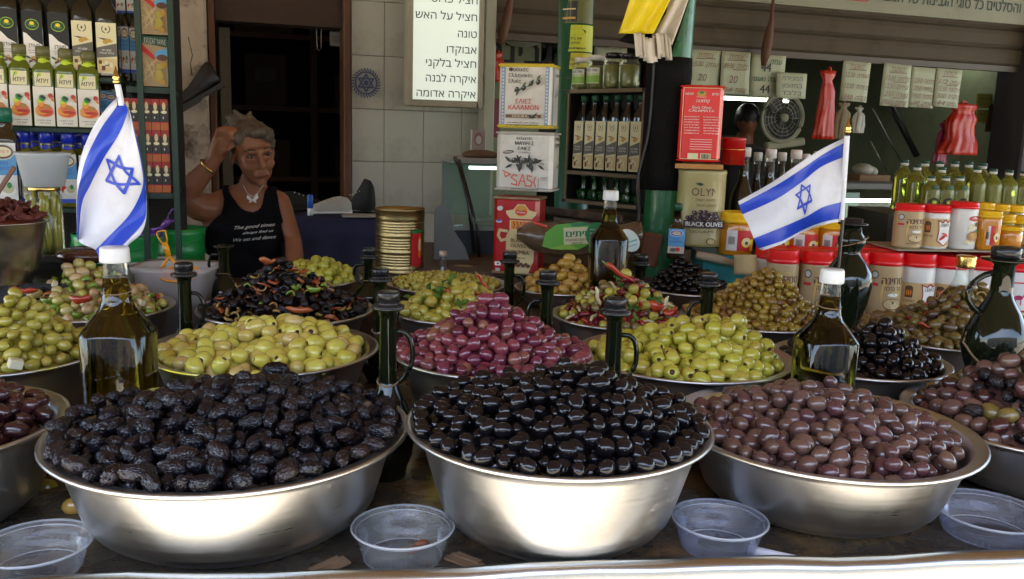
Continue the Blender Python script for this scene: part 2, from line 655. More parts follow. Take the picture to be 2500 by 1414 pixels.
# unseen canvas roof, added to shade the stall and warm light from above
m_, nt, pb = _new('sunlit_canvas')
tl = N(nt, 'ShaderNodeBsdfTranslucent', inp={'Color': (.08, .04, .012, 1)})
ms = N(nt, 'ShaderNodeMixShader', inp={0: .2})
pb.inputs['Base Color'].default_value = (.05, .045, .04, 1)
pb.inputs['Roughness'].default_value = .9
nt.links.new(pb.outputs[0], ms.inputs[1]); nt.links.new(tl.outputs[0], ms.inputs[2])
nt.links.new(ms.outputs[0], nt.nodes['Material Output'].inputs['Surface'])
CANVAS = m_
t = thing('awning', 'unseen canvas awning added above the olive stall to shade it', 'awning', (0, 0, 0))
b = MB()
b.grid(lambda u, v: (-6 + 13 * u, -.75 + 6.6 * v, 2.5 + .8 * min(1, v * 1.4) - .08 * math.sin(math.pi * v) + .03 * math.sin(u * 40)), 60, 14, CANVAS)
b.obj('canvas', t)
for x in (-5.9, -1.9, 2.4, 6.9):
    MB().tube([(x, -.75, 2.44), (x, 3.6, 3.17), (x, 5.8, 3.2)], .02, DSTEEL).obj('rafter', t)
MB().tube([(-6, -.75, 2.47), (7, -.75, 2.47)], .022, DSTEEL).obj('front_rail', t)

TZ = .91                       # counter top
WET = mat('wet_dark_counter', (.075, .06, .045), .25, 0.2, var=.7, scale=9, bump=.25, bscale=40, dirt=(.26, .15, .06), dirt_amt=.8, dirt_scale=7, rvar=.9)
WOODD = mat('dark_wood', (.09, .05, .028), .6, var=.4, scale=9, bump=.3, bscale=40)


def fy(x):                     # front edge of the counter
    return 1.042 + (x - 0) * .115 if False else 1.068 + x * .122


t = thing('stall_counter', 'long steel-edged stall counter carrying all the bowls of olives', 'counter')
XL, XR, YB = -2.3, 2.7, 2.95
b = MB()
b.add([(XL, fy(XL) + .01, TZ), (XR, fy(XR) + .01, TZ), (XR, YB, TZ), (XL, YB, TZ), (XL, fy(XL) + .01, TZ - .03), (XR, fy(XR) + .01, TZ - .03), (XR, YB, TZ - .03), (XL, YB, TZ - .03)],
      [(0, 1, 2, 3), (7, 6, 5, 4), (0, 4, 5, 1), (2, 6, 7, 3)], WET)
b.obj('counter_top', t)
# rolled steel lip along the front
prof = [(.012, -.0), (.012, .028), (.006, .036), (-.004, .038), (-.013, .034), (-.017, .026), (-.018, .0), (-.016, -.012), (-.010, -.018), (-.006, -.025), (-.006, -.21), (.0, -.21), (.0, -.0)]
rs = []
for i in range(61):
    x = XL + (XR - XL) * i / 60
    wv = .003 * math.sin(x * 9) + .002 * math.sin(x * 23)
    rs.append([(x, fy(x) + a + wv, TZ + c + wv * .4) for a, c in prof])
MB().rings(rs, mat('bright_steel', (.46, .47, .47), .26, 1.0, var=.05, scale=3, bump=.05, bscale=10, dirt=(.4, .3, .15), dirt_amt=.12), True, None, True, True).obj('front_lip', t)
b = MB()
for x in (XL + .1, -.4, 1.0, XR - .1):
    b = MB(); b.box((x, fy(x) + .12, (TZ - .03) / 2), (.05, .05, TZ - .03), DSTEEL); b.obj('leg', t)
    b = MB(); b.box((x, YB - .1, (TZ - .03) / 2), (.05, .05, TZ - .03), DSTEEL); b.obj('leg', t)
# raised step for the last row
SZ = 1.0
t2 = thing('raised_shelf_board', 'low wooden step under the rearmost row of olive bowls', 'shelf')
MB().box((.1, 2.665, (TZ + SZ) / 2 + .001), (3.4, .53, SZ - TZ - .002), WOODD).obj('plank', t2)

# ================================================================== bowls of olives
BOWL = {
 'A': (-0.862, 1.237, 1.060, 0.196), 'B': (-0.410, 1.257, 1.060, 0.261), 'C': (0.075, 1.250, 1.085, 0.225), 'D': (0.511, 1.374, 1.050, 0.242),
 'E': (0.953, 1.525, 1.030, 0.230), 'F': (-0.987, 1.647, 1.060, 0.190), 'G': (-0.502, 1.747, 1.060, 0.231), 'H': (-0.032, 1.667, 1.083, 0.194),
 'I': (0.363, 1.786, 1.062, 0.223), 'L': (-0.571, 2.188, 1.051, 0.219), 'N': (0.277, 2.183, 1.060, 0.177), 'O': (0.638, 2.253, 1.054, 0.195),
 'Q': (-0.623, 2.608, 1.060, 0.170), 'R': (-0.195, 2.588, 1.060, 0.182), 'S': (0.142, 2.572, 1.060, 0.136), 'T': (0.537, 2.627, 1.060, 0.140),
 'J': (0.760, 1.868, 1.044, 0.187), 'K': (-1.019, 2.102, 1.060, 0.189), 'M': (-0.142, 2.168, 1.060, 0.154), 'P': (1.060, 2.108, 1.055, 0.202)}


BASEF = {'B': .62, 'C': .50, 'D': .52, 'E': .55, 'A': .6}
FL = .905


def bprof(s_, ri, rb):
    """radius of a bowl's wall at the share s_ of its height: rounded foot, then nearly straight"""
    k_ = min(1, s_ / .32)
    rm = rb + (ri - rb) * .64
    if s_ < .32: return rb + (rm - rb) * math.sin(k_ * math.pi / 2)
    return rm + (ri - rm) * ((s_ - .32) / .68) ** .9


def bowl(k, label, base=None):
    base = BASEF.get(k, base)
    x, y, z, r = BOWL[k]
    z0 = SZ if k in 'QRST' else TZ
    h = z - z0
    t = thing('steel_bowl', label, 'bowl', (x, y, z0), random.random() * 6, 'steel bowls of olives on the counter')
    ri = r * FL
    rb = r * (.5 if base is None else base)
    out = [(0.001, 0.001), (0.001, rb * .9), (.004, rb)]
    for i in range(1, 12):
        s_ = i / 11
        out.append((.004 + (h - .012) * s_, bprof(s_, ri + .002, rb)))
    out += [(h - .0075, ri + .006), (h - .0055, r - .006), (h - .0065, r - .002), (h - .004, r + .0005), (h - .0008, r), (h + .0005, r - .003), (h - .001, r - .007), (h - .0035, ri + .006), (h - .005, ri + .001)]
    inn = []
    for i in range(10, -1, -1):
        s_ = i / 11
        inn.append((.007 + (h - .016) * s_, bprof(s_, ri, rb) - .002))
    MB().loft([(a, c) for a, c in out + inn], STEEL, 72).obj('basin', t)
    return t


bowl('A', 'steel bowl of glossy brown-purple olives cut off by the left edge')
bowl('B', 'widest steel bowl, holding wrinkled black olives, front row on the left')
bowl('C', 'front middle steel bowl heaped with glossy jet-black olives')
bowl('D', 'front row steel bowl of smooth brown olives, right of the black ones')
bowl('E', 'steel bowl of mixed brown, black and green olives at the right edge')
bowl('F', 'steel bowl of small plain green olives at the left edge, second row')
bowl('G', 'steel bowl of big yellow-green pitted olives between two oil bottles')
bowl('H', 'steel bowl of purple olives in the middle of the stall')
bowl('I', 'steel bowl of pitted green olives right of the purple ones')
bowl('J', 'steel bowl of pitted black olives behind the white-capped bottle')
bowl('K', 'steel bowl of cracked green olives mixed with pepper, left side')
bowl('L', 'steel bowl of chopped black olives with pepper strips below the woman')
bowl('M', 'steel bowl of green olives topped with chopped green herbs')
bowl('N', 'steel bowl of olives mixed with red pepper and garlic')
bowl('O', 'steel bowl of small spiced brown olives below the right flag')
bowl('P', 'steel bowl of olive salad with brownish green olives, right side')
bowl('Q', 'small bowl of yellow-green olives half hidden behind the chopped black ones')
bowl('R', 'shallow bowl of tiny green olives in front of the ribbed gold can')
bowl('S', 'bowl of golden brown olives in front of the red olive tin')
bowl('T', 'bowl of tiny shiny black olives beside the green column')


# ---- olive shapes
def olive_mesh(name, m, kind='whole', seed=0, seg=18, rg=12):
    """unit olive: long axis x, half length 1, radii about .8"""
    rnd = random.Random(seed)
    b = MB()
    rs = []
    ex = 2.0 + rnd.uniform(-.1, .25)
    if kind == 'pitted':
        ps = [(.55, .10), (.62, .26), (.80, .30), (.90, .33), (.93, .40)]       # the bored hole
        prof = []
        for i in range(rg + 1):
            t_ = i / rg
            a = math.acos(max(-1, min(1, .93 - 1.93 * t_)))
            prof.append((math.cos(a), max(0.001, math.sin(a)) ** .85))
        prof = ps + prof[1:]
        prof[-1] = (-.97, .04)
        prof.insert(-1, (-.95, .25))
    else:
        prof = []
        for i in range(rg + 1):
            a = math.pi * (i + .0) / rg
            prof.append((math.cos(a), math.sin(a)))
        prof[0] = (.955, .05); prof.insert(1, (.985, .16)); prof[-1] = (-1.0, .03)
    tw = rnd.uniform(-.08, .08)
    for x, r_ in prof:
        yo = tw * (1 - x * x)
        ring = []
        for j in range(seg):
            a = -2 * math.pi * j / seg
            q = Vector((x * 1.1, r_ * math.cos(a), r_ * math.sin(a)))
            s_ = 1 + .11 * noise.noise(q * 1.1 + Vector((seed * 7, 0, 0)))
            if kind == 'wrinkled':
                n1 = noise.noise(Vector((q.x * 1.2, q.y * 3.6, q.z * 3.6)) + Vector((seed * 5.3, 1, 2)))
                n2 = noise.noise(Vector((q.x * 3.5, q.y * 8, q.z * 8)) + Vector((seed * 3.3, 4, 2)))
                s_ = 1 + .12 * n1 - .18 * abs(n1) * (1 if n1 < 0 else .2) + .10 * n2 - .05
            if kind == 'cracked':
                n1 = noise.noise(Vector((q.x * 1.5, q.y * 1.8, q.z * 1.8)) + Vector((seed * 5.3, 1, 2)))
                s_ = 1 - .25 * abs(n1) + .05
            ring.append((x * (1 if kind != 'wrinkled' else s_), q.y * s_ * .8 + yo, q.z * s_ * .8))
        rs.append(ring)
    if kind == 'pitted':
        dk = MATS.get('pit_hole') or flat('pit_hole', (.10, .035, .02))
        b.rings(rs[:3], dk, True, None, True, False)
        b.rings(rs[2:], m, True, None, False, True)
    else:
        b.rings(rs, m, True, None, True, True)
    return b.mesh(name)


def strip_mesh(name, m, seed=0, curl=1.6, wd=.35, th=.12):
    rnd = random.Random(seed)
    b = MB(); rs = []
    n = 9
    for i in range(n):
        t_ = i / (n - 1) - .5
        a = t_ * curl
        w_ = wd * (1 - (2 * t_) ** 4 * .8) * (1 + .15 * math.sin(i * 2.1 + seed))
        c = Vector((math.sin(a) * 2 / max(.3, curl), (1 - math.cos(a)) * 1.2, .1 * math.sin(i + seed)))
        nn = Vector((-math.sin(a), math.cos(a), 0)) * th
        rs.append([c + nn + Vector((0, 0, w_)), c - nn + Vector((0, 0, w_ * .9)), c - nn - Vector((0, 0, w_ * .9)), c + nn - Vector((0, 0, w_))])
    b.rings(rs, m, True, None, True, True)
    return b.mesh(name)


def ring_mesh(name, m, r=.7, t_=.28):
    return MB().tube([(r * math.cos(a), r * math.sin(a), .0) for a in (2 * math.pi * i / 12 for i in range(12))], t_, m, 8, True).mesh(name)


def chili_mesh(name, m, m2):
    b = MB()
    b.tube([(-1 + 2 * i / 9, .18 * math.sin(i / 9 * 3), .05 * math.sin(i)) for i in range(10)], [.16, .19, .18, .17, .16, .14, .12, .09, .06, .02], m, 8)
    b.tube([(-1.3, -.05, .05), (-1.1, 0, 0), (-.98, 0, 0)], [.04, .05, .12], m2, 6)
    return b.mesh(name)


def leaf_mesh(name, m, seed):
    rnd = random.Random(seed)
    b = MB()
    for k in range(3):
        M = Euler((rnd.uniform(-.6, .6), rnd.uniform(-.6, .6), k * 2.1 + rnd.random())).to_matrix().to_4x4()
        b.grid(lambda u, v: (u * 1.0, (v - .5) * .7 * math.sin(math.pi * min(1, u * .92 + .06)), .2 * math.sin(u * 3) + .12 * abs(v - .5)), 4, 3, m, True, M)
    return b.mesh(name)


OM = olive_mat
m_wr = OM('wrinkled_black_skin', [(.003, .003, .006), (.007, .006, .010), (.020, .011, .010)], .24, .0, 1.0, 7.0, mott=.35, ridge=True)
m_bk = OM('glossy_black_skin', [(.004, .004, .005), (.007, .006, .008), (.008, .006, .007)], .07, .0, .10, 2.0, mott=.3, spec=.42)
m_br = OM('smooth_brown_skin', [(.075, .034, .030), (.115, .056, .046), (.145, .080, .055), (.095, .034, .040)], .16, .4, .15, 2.5, mott=.2)
m_ap = OM('purple_brown_skin', [(.02, .006, .008), (.06, .016, .014), (.035, .010, .012)], .15, .5, .2, 3)
m_pu = OM('purple_olive_skin', [(.10, .011, .030), (.17, .022, .044), (.24, .05, .06), (.12, .015, .045), (.26, .10, .06)], .13, .5, .15, 2.5, mott=.18)
m_gr = OM('plain_green_skin', [(.32, .27, .03), (.44, .38, .06), (.38, .29, .05)], .15, .4, .2, 3, sub=.1)
m_pg = OM('pitted_green_skin', [(.55, .48, .065), (.63, .57, .11), (.53, .45, .06), (.57, .41, .15)], .14, .4, .15, 2.5, sub=.1, mott=.15)
m_p2 = OM('pitted_green_skin_darker', [(.40, .37, .03), (.50, .46, .06), (.42, .33, .05)], .14, .4, .15, 2.5, sub=.1, mott=.15)
m_pk = OM('pinkish_green_skin', [(.46, .29, .13), (.54, .38, .18), (.38, .36, .05)], .14, .4, .5, 3, sub=.1)
m_go = OM('golden_brown_skin', [(.42, .22, .04), (.52, .32, .07), (.46, .28, .04)], .15, .4, .2, 3, sub=.1)
m_ol = OM('spiced_brown_skin', [(.22, .12, .012), (.34, .23, .025), (.18, .07, .02)], .15, .4, .4, 3)
m_dk = OM('brownish_green_skin', [(.13, .08, .022), (.18, .13, .03), (.07, .03, .02)], .22, .6, .5, 3)
m_ye = OM('yellow_green_skin', [(.46, .45, .05), (.38, .38, .04)], .25, .5, .15, 3)
m_rd = flat('red_pepper_flesh', (.42, .035, .01), .18, coat=.7)
m_or = flat('orange_pepper_flesh', (.42, .10, .02), .2, coat=.7)
m_gp = flat('green_pepper_flesh', (.17, .26, .02), .2, coat=.7)
m_bg = flat('beet_red_flesh', (.16, .006, .02), .25, coat=.6)
m_gc = flat('garlic_flesh', (.62, .54, .3), .35, coat=.4)
m_hb = flat('chopped_herb', (.07, .16, .02), .5)
m_ch = flat('white_cheese', (.68, .62, .40), .6)
m_ro = flat('roasted_pepper_flesh', (.34, .07, .015), .18, coat=.8)
m_ot = flat('cooked_onion', (.36, .22, .05), .25, coat=.7)

LIB = {}


def shapes(key, m, kind, n=4):
    LIB[key] = [olive_mesh(key, m, kind, i + 1, 26 if kind == 'wrinkled' else 16, 18 if kind == 'wrinkled' else 10) for i in range(n)]


for key, m_, kd in (('wrinkled_olive', m_wr, 'wrinkled'), ('black_olive', m_bk, 'whole'), ('brown_olive', m_br, 'whole'), ('glossy_dark_olive', m_ap, 'whole'),
                    ('purple_olive', m_pu, 'whole'), ('green_olive', m_gr, 'whole'), ('pitted_olive', m_pg, 'pitted'), ('pitted_green_olive', m_p2, 'pitted'),
                    ('cracked_olive', m_pk, 'cracked'), ('golden_olive', m_go, 'whole'), ('spiced_olive', m_ol, 'whole'), ('brownish_olive', m_dk, 'cracked'),
                    ('yellow_olive', m_ye, 'whole'), ('pitted_black_olive', m_bk, 'pitted'), ('tiny_black_olive', m_bk, 'whole'), ('shrivelled_olive', m_wr, 'wrinkled'),
                    ('tiny_green_olive', m_gr, 'whole'), ('small_green_olive', m_gr, 'cracked')):
    shapes(key, m_, kd)
LIB['olive_ring'] = [ring_mesh('olive_ring', m_bk), ring_mesh('olive_ring', m_bk, .6, .34)]
LIB['red_pepper_piece'] = [strip_mesh('red_pepper_piece', m_rd, i) for i in range(3)]
LIB['orange_pepper_piece'] = [strip_mesh('orange_pepper_piece', m_or, i) for i in range(2)]
LIB['green_pepper_piece'] = [strip_mesh('green_pepper_piece', m_gp, i, 2.4) for i in range(3)]
LIB['roasted_pepper_strip'] = [strip_mesh('roasted_pepper_strip', m_ro, i, 1.0, .4) for i in range(3)]
LIB['onion_slice'] = [strip_mesh('onion_slice', m_ot, i, 2.2, .25) for i in range(2)]
LIB['beet_piece'] = [strip_mesh('beet_piece', m_bg, i, 1.2, .4, .25) for i in range(2)]
LIB['garlic_sliver'] = [strip_mesh('garlic_sliver', m_gc, i, .6, .28, .18) for i in range(2)]
LIB['red_chili'] = [chili_mesh('red_chili', m_rd, m_gp)]
LIB['herb_sprig'] = [leaf_mesh('herb_sprig', m_hb, i) for i in range(3)]
LIB['cheese_cube'] = [MB().box((0, 0, 0), (1.3, 1.3, 1.1), m_ch, bev=.1).mesh('cheese_cube')]

RECORDS = []        # heap key, kind, mesh, matrix, radius
HEAPS = {}


def heap(k, d, mix, peak, tall=1.0, off=(0, 0), lump=.012, seed=1, power=1.0, fill=.004, over=0):
    """pack pieces of diameter d by dropping them one by one on a mound; mix: (kind, weight, (length, width)) ; peak = pixel of the summit"""
    x0, y0, z0, r = BOWL[k]
    ri = r * FL - .001
    zt = at(peak[0], peak[1], y0 + off[1]).z - z0
    ox = at(peak[0], peak[1], y0 + off[1]).x - x0
    oy = off[1]
    ox = max(-ri * .6, min(ri * .6, ox))
    rnd = random.Random(seed)

    def H(x, y):
        rr = math.hypot(x, y) / ri
        if rr > 1: return z0 + .004 + .78 * d
        # distance along the ray from the summit to the rim
        dx, dy = x - ox, y - oy
        dd = math.hypot(dx, dy)
        if dd < 1e-6: s = 0
        else:
            ux, uy = dx / dd, dy / dd
            bq = ox * ux + oy * uy
            t_ = -bq + math.sqrt(max(1e-9, bq * bq - (ox * ox + oy * oy - ri * ri)))
            s = min(1, dd / t_)
        return z0 + fill + zt * (1 - s ** power) ** tall + lump * noise.noise(Vector((x * 14, y * 14, seed * 3.7))) * (1 - s * s)

    grid = {}

    def nb(x, y):
        gx, gy = int(x // d), int(y // d)
        for a in (-1, 0, 1):
            for c in (-1, 0, 1):
                for p in grid.get((gx + a, gy + c), ()):
                    yield p

    rbb = r * BASEF.get(k, .5)
    hh_ = z0 - (SZ if k in 'QRST' else TZ)

    def wall(z):
        s_ = max(0.0, min(1.0, (z - z0 + hh_) / hh_))
        return bprof(s_, ri, rbb)

    def drop(x, y):
        z = H(x, y) - 1.9 * d + rnd.random() * .3 * d
        z = max(z, z0 - hh_ + .012 + d * .5)
        q0 = math.hypot(x, y)
        if q0 > ri - d * .38:
            z = max(z, z0 - .004 + d * .42)
        while wall(z) - .004 < q0 + d * (.62 if z < z0 - .3 * d else .36) and z < z0 + d * .1:
            z += d * .1
        for px, py, pz in nb(x, y):
            q = d * d - (px - x) ** 2 - (py - y) ** 2
            if q > 0:
                z = max(z, pz + math.sqrt(q) * .93)
        return z

    out = []
    fails = 0
    n_c = 30
    while fails < 30 and len(out) < 1400:
        best = None
        for _ in range(n_c):
            a = rnd.random() * 2 * math.pi
            rr = math.sqrt(rnd.random()) * ((ri - d * .38) + over * ((r - d * .5) - (ri - d * .38)))
            x, y = rr * math.cos(a), rr * math.sin(a)
            z = drop(x, y)
            e = z - H(x, y)
            if best is None or e < best[0]:
                best = (e, x, y, z)
        e, x, y, z = best
        if e > -.30 * d:
            fails += 1
            continue
        fails = 0
        grid.setdefault((int(x // d), int(y // d)), []).append((x, y, z))
        out.append((x, y, z))
    tw = sum(q[1] for q in mix)
    for x, y, z in out:
        u = rnd.random() * tw
        for kind, wgt, sz in mix:
            u -= wgt
            if u <= 0: break
        s_ = rnd.uniform(.82, 1.14)
        lx, lw = sz[0] / 2 * s_, sz[1] / 2 / .8 * s_
        flatish = rnd.gauss(0, .35)
        M = Matrix.Translation((x0 + x, y0 + y, z)) @ Euler((rnd.random() * 6.28, flatish, rnd.random() * 6.28)).to_matrix().to_4x4() @ Matrix.Diagonal((lx, lw, lw, 1))
        RECORDS.append([k, kind, rnd.choice(LIB[kind]), M, lw * .9])
    # mound under the pieces
    b = MB()
    nr, ns = 10, 28
    rs = []
    rlim = wall(z0 - 1.2 * d) - .006
    for i in range(nr + 1):
        rr = rlim * i / nr + .0005
        rs.append([(x0 + rr * math.cos(a), y0 + rr * math.sin(a), max(z0 - hh_ + .02, H(rr * math.cos(a), rr * math.sin(a)) - 1.6 * d)) for a in (2 * math.pi * j / ns for j in range(ns))])
    HEAPS[k] = (b, rs, mix[0][0])
    return H
W_, P_ = 'wrinkled_olive', 'pitted_olive'
heap('A', .026, [('glossy_dark_olive', 1, (.036, .0235))], (-120, 912), 1.0, seed=3)
heap('B', .0252, [(W_, 1, (.038, .0238))], (600, 930), .8, over=.5, off=(0, .05), lump=.014, seed=4)
heap('C', .0225, [('black_olive', 1, (.029, .0228))], (1440, 884), .8, over=.75, off=(0, .03), lump=.014, seed=5)
heap('D', .0250, [('brown_olive', 1, (.032, .0255))], (1990, 932), .9, over=.3, off=(0, .06), lump=.016, seed=6)
heap('E', .0275, [('brown_olive', 4, (.035, .028)), ('shrivelled_olive', 3, (.032, .024)), ('brownish_olive', 2, (.036, .028)), ('glossy_dark_olive', 2, (.034, .027))], (2520, 850), .9, over=.5, seed=7)
heap('F', .0225, [('green_olive', 1, (.030, .022))], (40, 708), .9, off=(0, .02), seed=8)
heap('G', .0295, [(P_, 1, (.040, .0325))], (700, 778), .75, over=.4, off=(0, .05), lump=.012, seed=9)
heap('H', .0232, [('purple_olive', 1, (.0315, .0242))], (1195, 710), 1.0, over=.75, seed=10)
heap('I', .0265, [('pitted_green_olive', 1, (.034, .029))], (1790, 765), .95, over=.4, seed=11)
heap('J', .0245, [('pitted_black_olive', 1, (.031, .026))], (2160, 790), .9, seed=12)
heap('K', .0245, [('cracked_olive', 6, (.032, .025)), ('green_pepper_piece', 2, (.04, .035)), ('red_pepper_piece', .5, (.03, .026)), ('orange_pepper_piece', .5, (.028, .024)), ('cheese_cube', .3, (.02, .018))], (190, 636), .85, seed=13)
heap('L', .0235, [('olive_ring', 3, (.024, .022)), ('shrivelled_olive', 4, (.032, .023)), ('roasted_pepper_strip', 2.0, (.036, .024)), ('onion_slice', 1.6, (.028, .022)), ('green_pepper_piece', .3, (.028, .024)), ('orange_pepper_piece', .25, (.026, .022))], (690, 622), .95, over=.75, lump=.02, seed=14)
heap('M', .023, [('small_green_olive', 5, (.036, .028)), ('herb_sprig', 2.2, (.045, .04)), ('red_pepper_piece', .25, (.03, .02))], (1100, 668), .8, seed=15)
heap('N', .022, [('beet_piece', 2, (.030, .026)), ('small_green_olive', 2, (.028, .024)), ('garlic_sliver', 1.4, (.032, .02)), ('herb_sprig', 1.6, (.03, .03)), ('red_pepper_piece', 1.1, (.028, .022)), ('brownish_olive', 2, (.028, .024))], (1530, 660), .9, lump=.016, seed=16)
heap('O', .0185, [('spiced_olive', 1, (.025, .019))], (1880, 648), 1.0, over=.75, seed=17)
heap('P', .023, [('brownish_olive', 8, (.033, .024)), ('red_pepper_piece', .5, (.03, .02)), ('onion_slice', .6, (.03, .022))], (2400, 690), 1.0, over=.75, seed=18)
heap('Q', .024, [('yellow_olive', 1, (.034, .028))], (790, 630), .7, seed=19)
heap('R', .0185, [('tiny_green_olive', 1, (.023, .0185))], (1040, 664), .8, lump=.006, seed=20)
heap('S', .0265, [('golden_olive', 1, (.036, .027))], (1385, 620), .95, seed=21)
heap('T', .0195, [('tiny_black_olive', 1, (.024, .0195))], (1665, 626), .9, seed=22)

HL = {
 'A': ('glossy purple-brown olive in the steel bowl at the left edge', 'front left bowl'),
 'B': ('wrinkled black oil-cured olive in the widest front bowl', 'wrinkled black olives in the widest front bowl'),
 'C': ('{} heaped in the front middle steel bowl', 'black olives in the front middle bowl'),
 'D': ('{} in the front row bowl right of the black olives', 'brown olives in the front row bowl'),
 'E': ('{} in the mixed bowl at the right edge', 'mixed olives at the right edge'),
 'F': ('{} in the second row bowl at the left edge', 'plain green olives at the left edge'),
 'G': ('{} in the bowl between the two left oil bottles', 'big yellow-green pitted olives'),
 'H': ('{} in the middle bowl of purple olives', 'purple olives'),
 'I': ('{} in the bowl right of the purple olives', 'pitted green olives right of the purple ones'),
 'J': ('{} in the bowl behind the white-capped bottle', 'pitted black olives'),
 'K': ('{} in the cracked olive and pepper mix below the left flag', 'cracked olive mix below the left flag'),
 'L': ('{} in the chopped black olive mix below the woman', 'chopped black olive mix'),
 'M': ('{} in the herb-topped bowl behind the purple olives', 'herb-topped olives'),
 'N': ('{} in the red pepper and garlic olive mix', 'red pepper and garlic olive mix'),
 'O': ('{} in the heap below the right flag', 'spiced olives below the right flag'),
 'P': ('{} in the olive salad beside the globular cruet', 'olive salad at the right'),
 'Q': ('{} in the bowl half hidden behind the chopped mix', 'yellow-green olives at the back'),
 'R': ('{} in the shallow bowl before the ribbed gold can', 'tiny green olives at the back'),
 'S': ('{} in the back bowl before the red tin', 'golden brown olives at the back'),
 'T': ('{} in the back bowl beside the green column', 'tiny black olives at the back')}
KL = {'glossy_dark_olive': ('glossy dark purple-brown olive', 'olive'), 'wrinkled_olive': ('wrinkled black olive', 'olive'), 'black_olive': ('glossy jet-black olive', 'olive'),
      'brown_olive': ('smooth brown olive', 'olive'), 'shrivelled_olive': ('shrivelled black olive', 'olive'), 'brownish_olive': ('brownish green olive', 'olive'),
      'green_olive': ('small plain green olive', 'olive'), 'pitted_olive': ('large pitted yellow-green olive', 'olive'), 'purple_olive': ('shiny purple olive', 'olive'),
      'pitted_green_olive': ('pitted olive-green olive', 'olive'), 'pitted_black_olive': ('pitted black olive', 'olive'), 'cracked_olive': ('pinkish green cracked olive', 'olive'),
      'green_pepper_piece': ('curled green pepper piece', 'pepper'), 'red_pepper_piece': ('red pepper piece', 'pepper'), 'orange_pepper_piece': ('orange pepper piece', 'pepper'),
      'cheese_cube': ('small white cheese cube', 'cheese'), 'olive_ring': ('sliced ring of black olive', 'olive'), 'roasted_pepper_strip': ('roasted brown-red pepper strip', 'pepper'),
      'onion_slice': ('cooked onion slice', 'onion'), 'small_green_olive': ('small cracked green olive', 'olive'), 'herb_sprig': ('chopped green herb leaf', 'herb'),
      'beet_piece': ('dark red beet piece', 'beet'), 'garlic_sliver': ('pale garlic sliver', 'garlic'), 'spiced_olive': ('small spiced brown olive', 'olive'),
      'yellow_olive': ('small yellow-green olive', 'olive'), 'tiny_green_olive': ('tiny green olive', 'olive'), 'golden_olive': ('golden brown olive', 'olive'), 'tiny_black_olive': ('tiny shiny black olive', 'olive')}

# what can be picked out one by one is an object; the covered rest of each heap is joined
SXB, SYB = 1250, 707
zb = np.full((SYB, SXB), 1e9)
ib = np.full((SYB, SXB), -1, int)
info = []
for i, (k, kind, me, M, rad) in enumerate(RECORDS):
    p = M.translation
    u, v = px_of(p)
    dep = (p - Vector((0, 0, CAMZ))).dot(FW)
    rp = rad / dep * FPX / 2
    u, v = u / 2, v / 2
    info.append(math.pi * rp * rp)
    x0, x1, y0, y1 = int(max(0, u - rp)), int(min(SXB, u + rp + 1)), int(max(0, v - rp)), int(min(SYB, v + rp + 1))
    if x0 >= x1 or y0 >= y1:
        continue
    yy, xx = np.mgrid[y0:y1, x0:x1]
    q = 1 - ((xx + .5 - u) ** 2 + (yy + .5 - v) ** 2) / (rp * rp)
    dz = dep - rad * np.sqrt(np.maximum(q, 0))
    mk = (q > 0) & (dz < zb[y0:y1, x0:x1])
    zb[y0:y1, x0:x1][mk] = dz[mk]
    ib[y0:y1, x0:x1][mk] = i
cnt = np.bincount(ib[ib >= 0].ravel(), minlength=len(RECORDS))
by_kind = {}
hidden = {}
for i, (k, kind, me, M, rad) in enumerate(RECORDS):
    if cnt[i] >= 6 and cnt[i] > .16 * info[i]:
        by_kind.setdefault((k, kind), []).append((cnt[i], i))
    else:
        hidden.setdefault((k, kind), []).append(i)
n_ind = 0
for (k, kind), lst in by_kind.items():
    lst.sort(reverse=True)
    for c, i in lst[300:]:
        hidden.setdefault((k, kind), []).append(i)
    for c, i in lst[:300]:
        _, _, me, M, rad = RECORDS[i]
        o = bpy.data.objects.new(kind, me)
        COL.objects.link(o)
        o.matrix_world = M
        lab = (HL[k][0].format(KL[kind][0]) if '{}' in HL[k][0] else HL[k][0])
        tag(o, lab, KL[kind][1], HL[k][1] + (': ' + KL[kind][1] if k in 'KLMNPE' else ''))
        n_ind += 1
for k, (b, rs, mk) in HEAPS.items():
    mm = LIB[mk][0].materials[0]
    if k == 'G': mm = m_pk
    b.rings(rs, mm, True, None, True, False)
    for (kk, kind), lst in hidden.items():
        if kk != k: continue
        for i in lst:
            _, _, me, M, rad = RECORDS[i]
            if 'vs' not in me: pass
            key = me.name
            c = _TXT.get(('m', key))
            if c is None:
                c = ([v.co.copy() for v in me.vertices], [tuple(p.vertices) for p in me.polygons], me.materials[0])
                _TXT[('m', key)] = c
            b.add(c[0], c[1], c[2] if kind[:6] != 'pitted' else me.materials[-1], True, M)
    o = b.obj('olive_heap')
    nm = [h for h in COL.objects if h.get('label') and False]
    tag(o, 'covered lower layer of the ' + HL[k][1], 'olives', None, 'stuff')
print('individual pieces', n_ind, 'records', len(RECORDS))

# a few pieces that stand out of the mixes
def single(kind, px, py, Y, ln, wd, rot, label, cat):
    o = bpy.data.objects.new(kind, random.choice(LIB[kind])); COL.objects.link(o)
    o.matrix_world = Matrix.Translation(at(px, py, Y)) @ Euler(rot).to_matrix().to_4x4() @ Matrix.Diagonal((ln / 2, wd / 2, wd / 2, 1))
    return tag(o, label, cat)


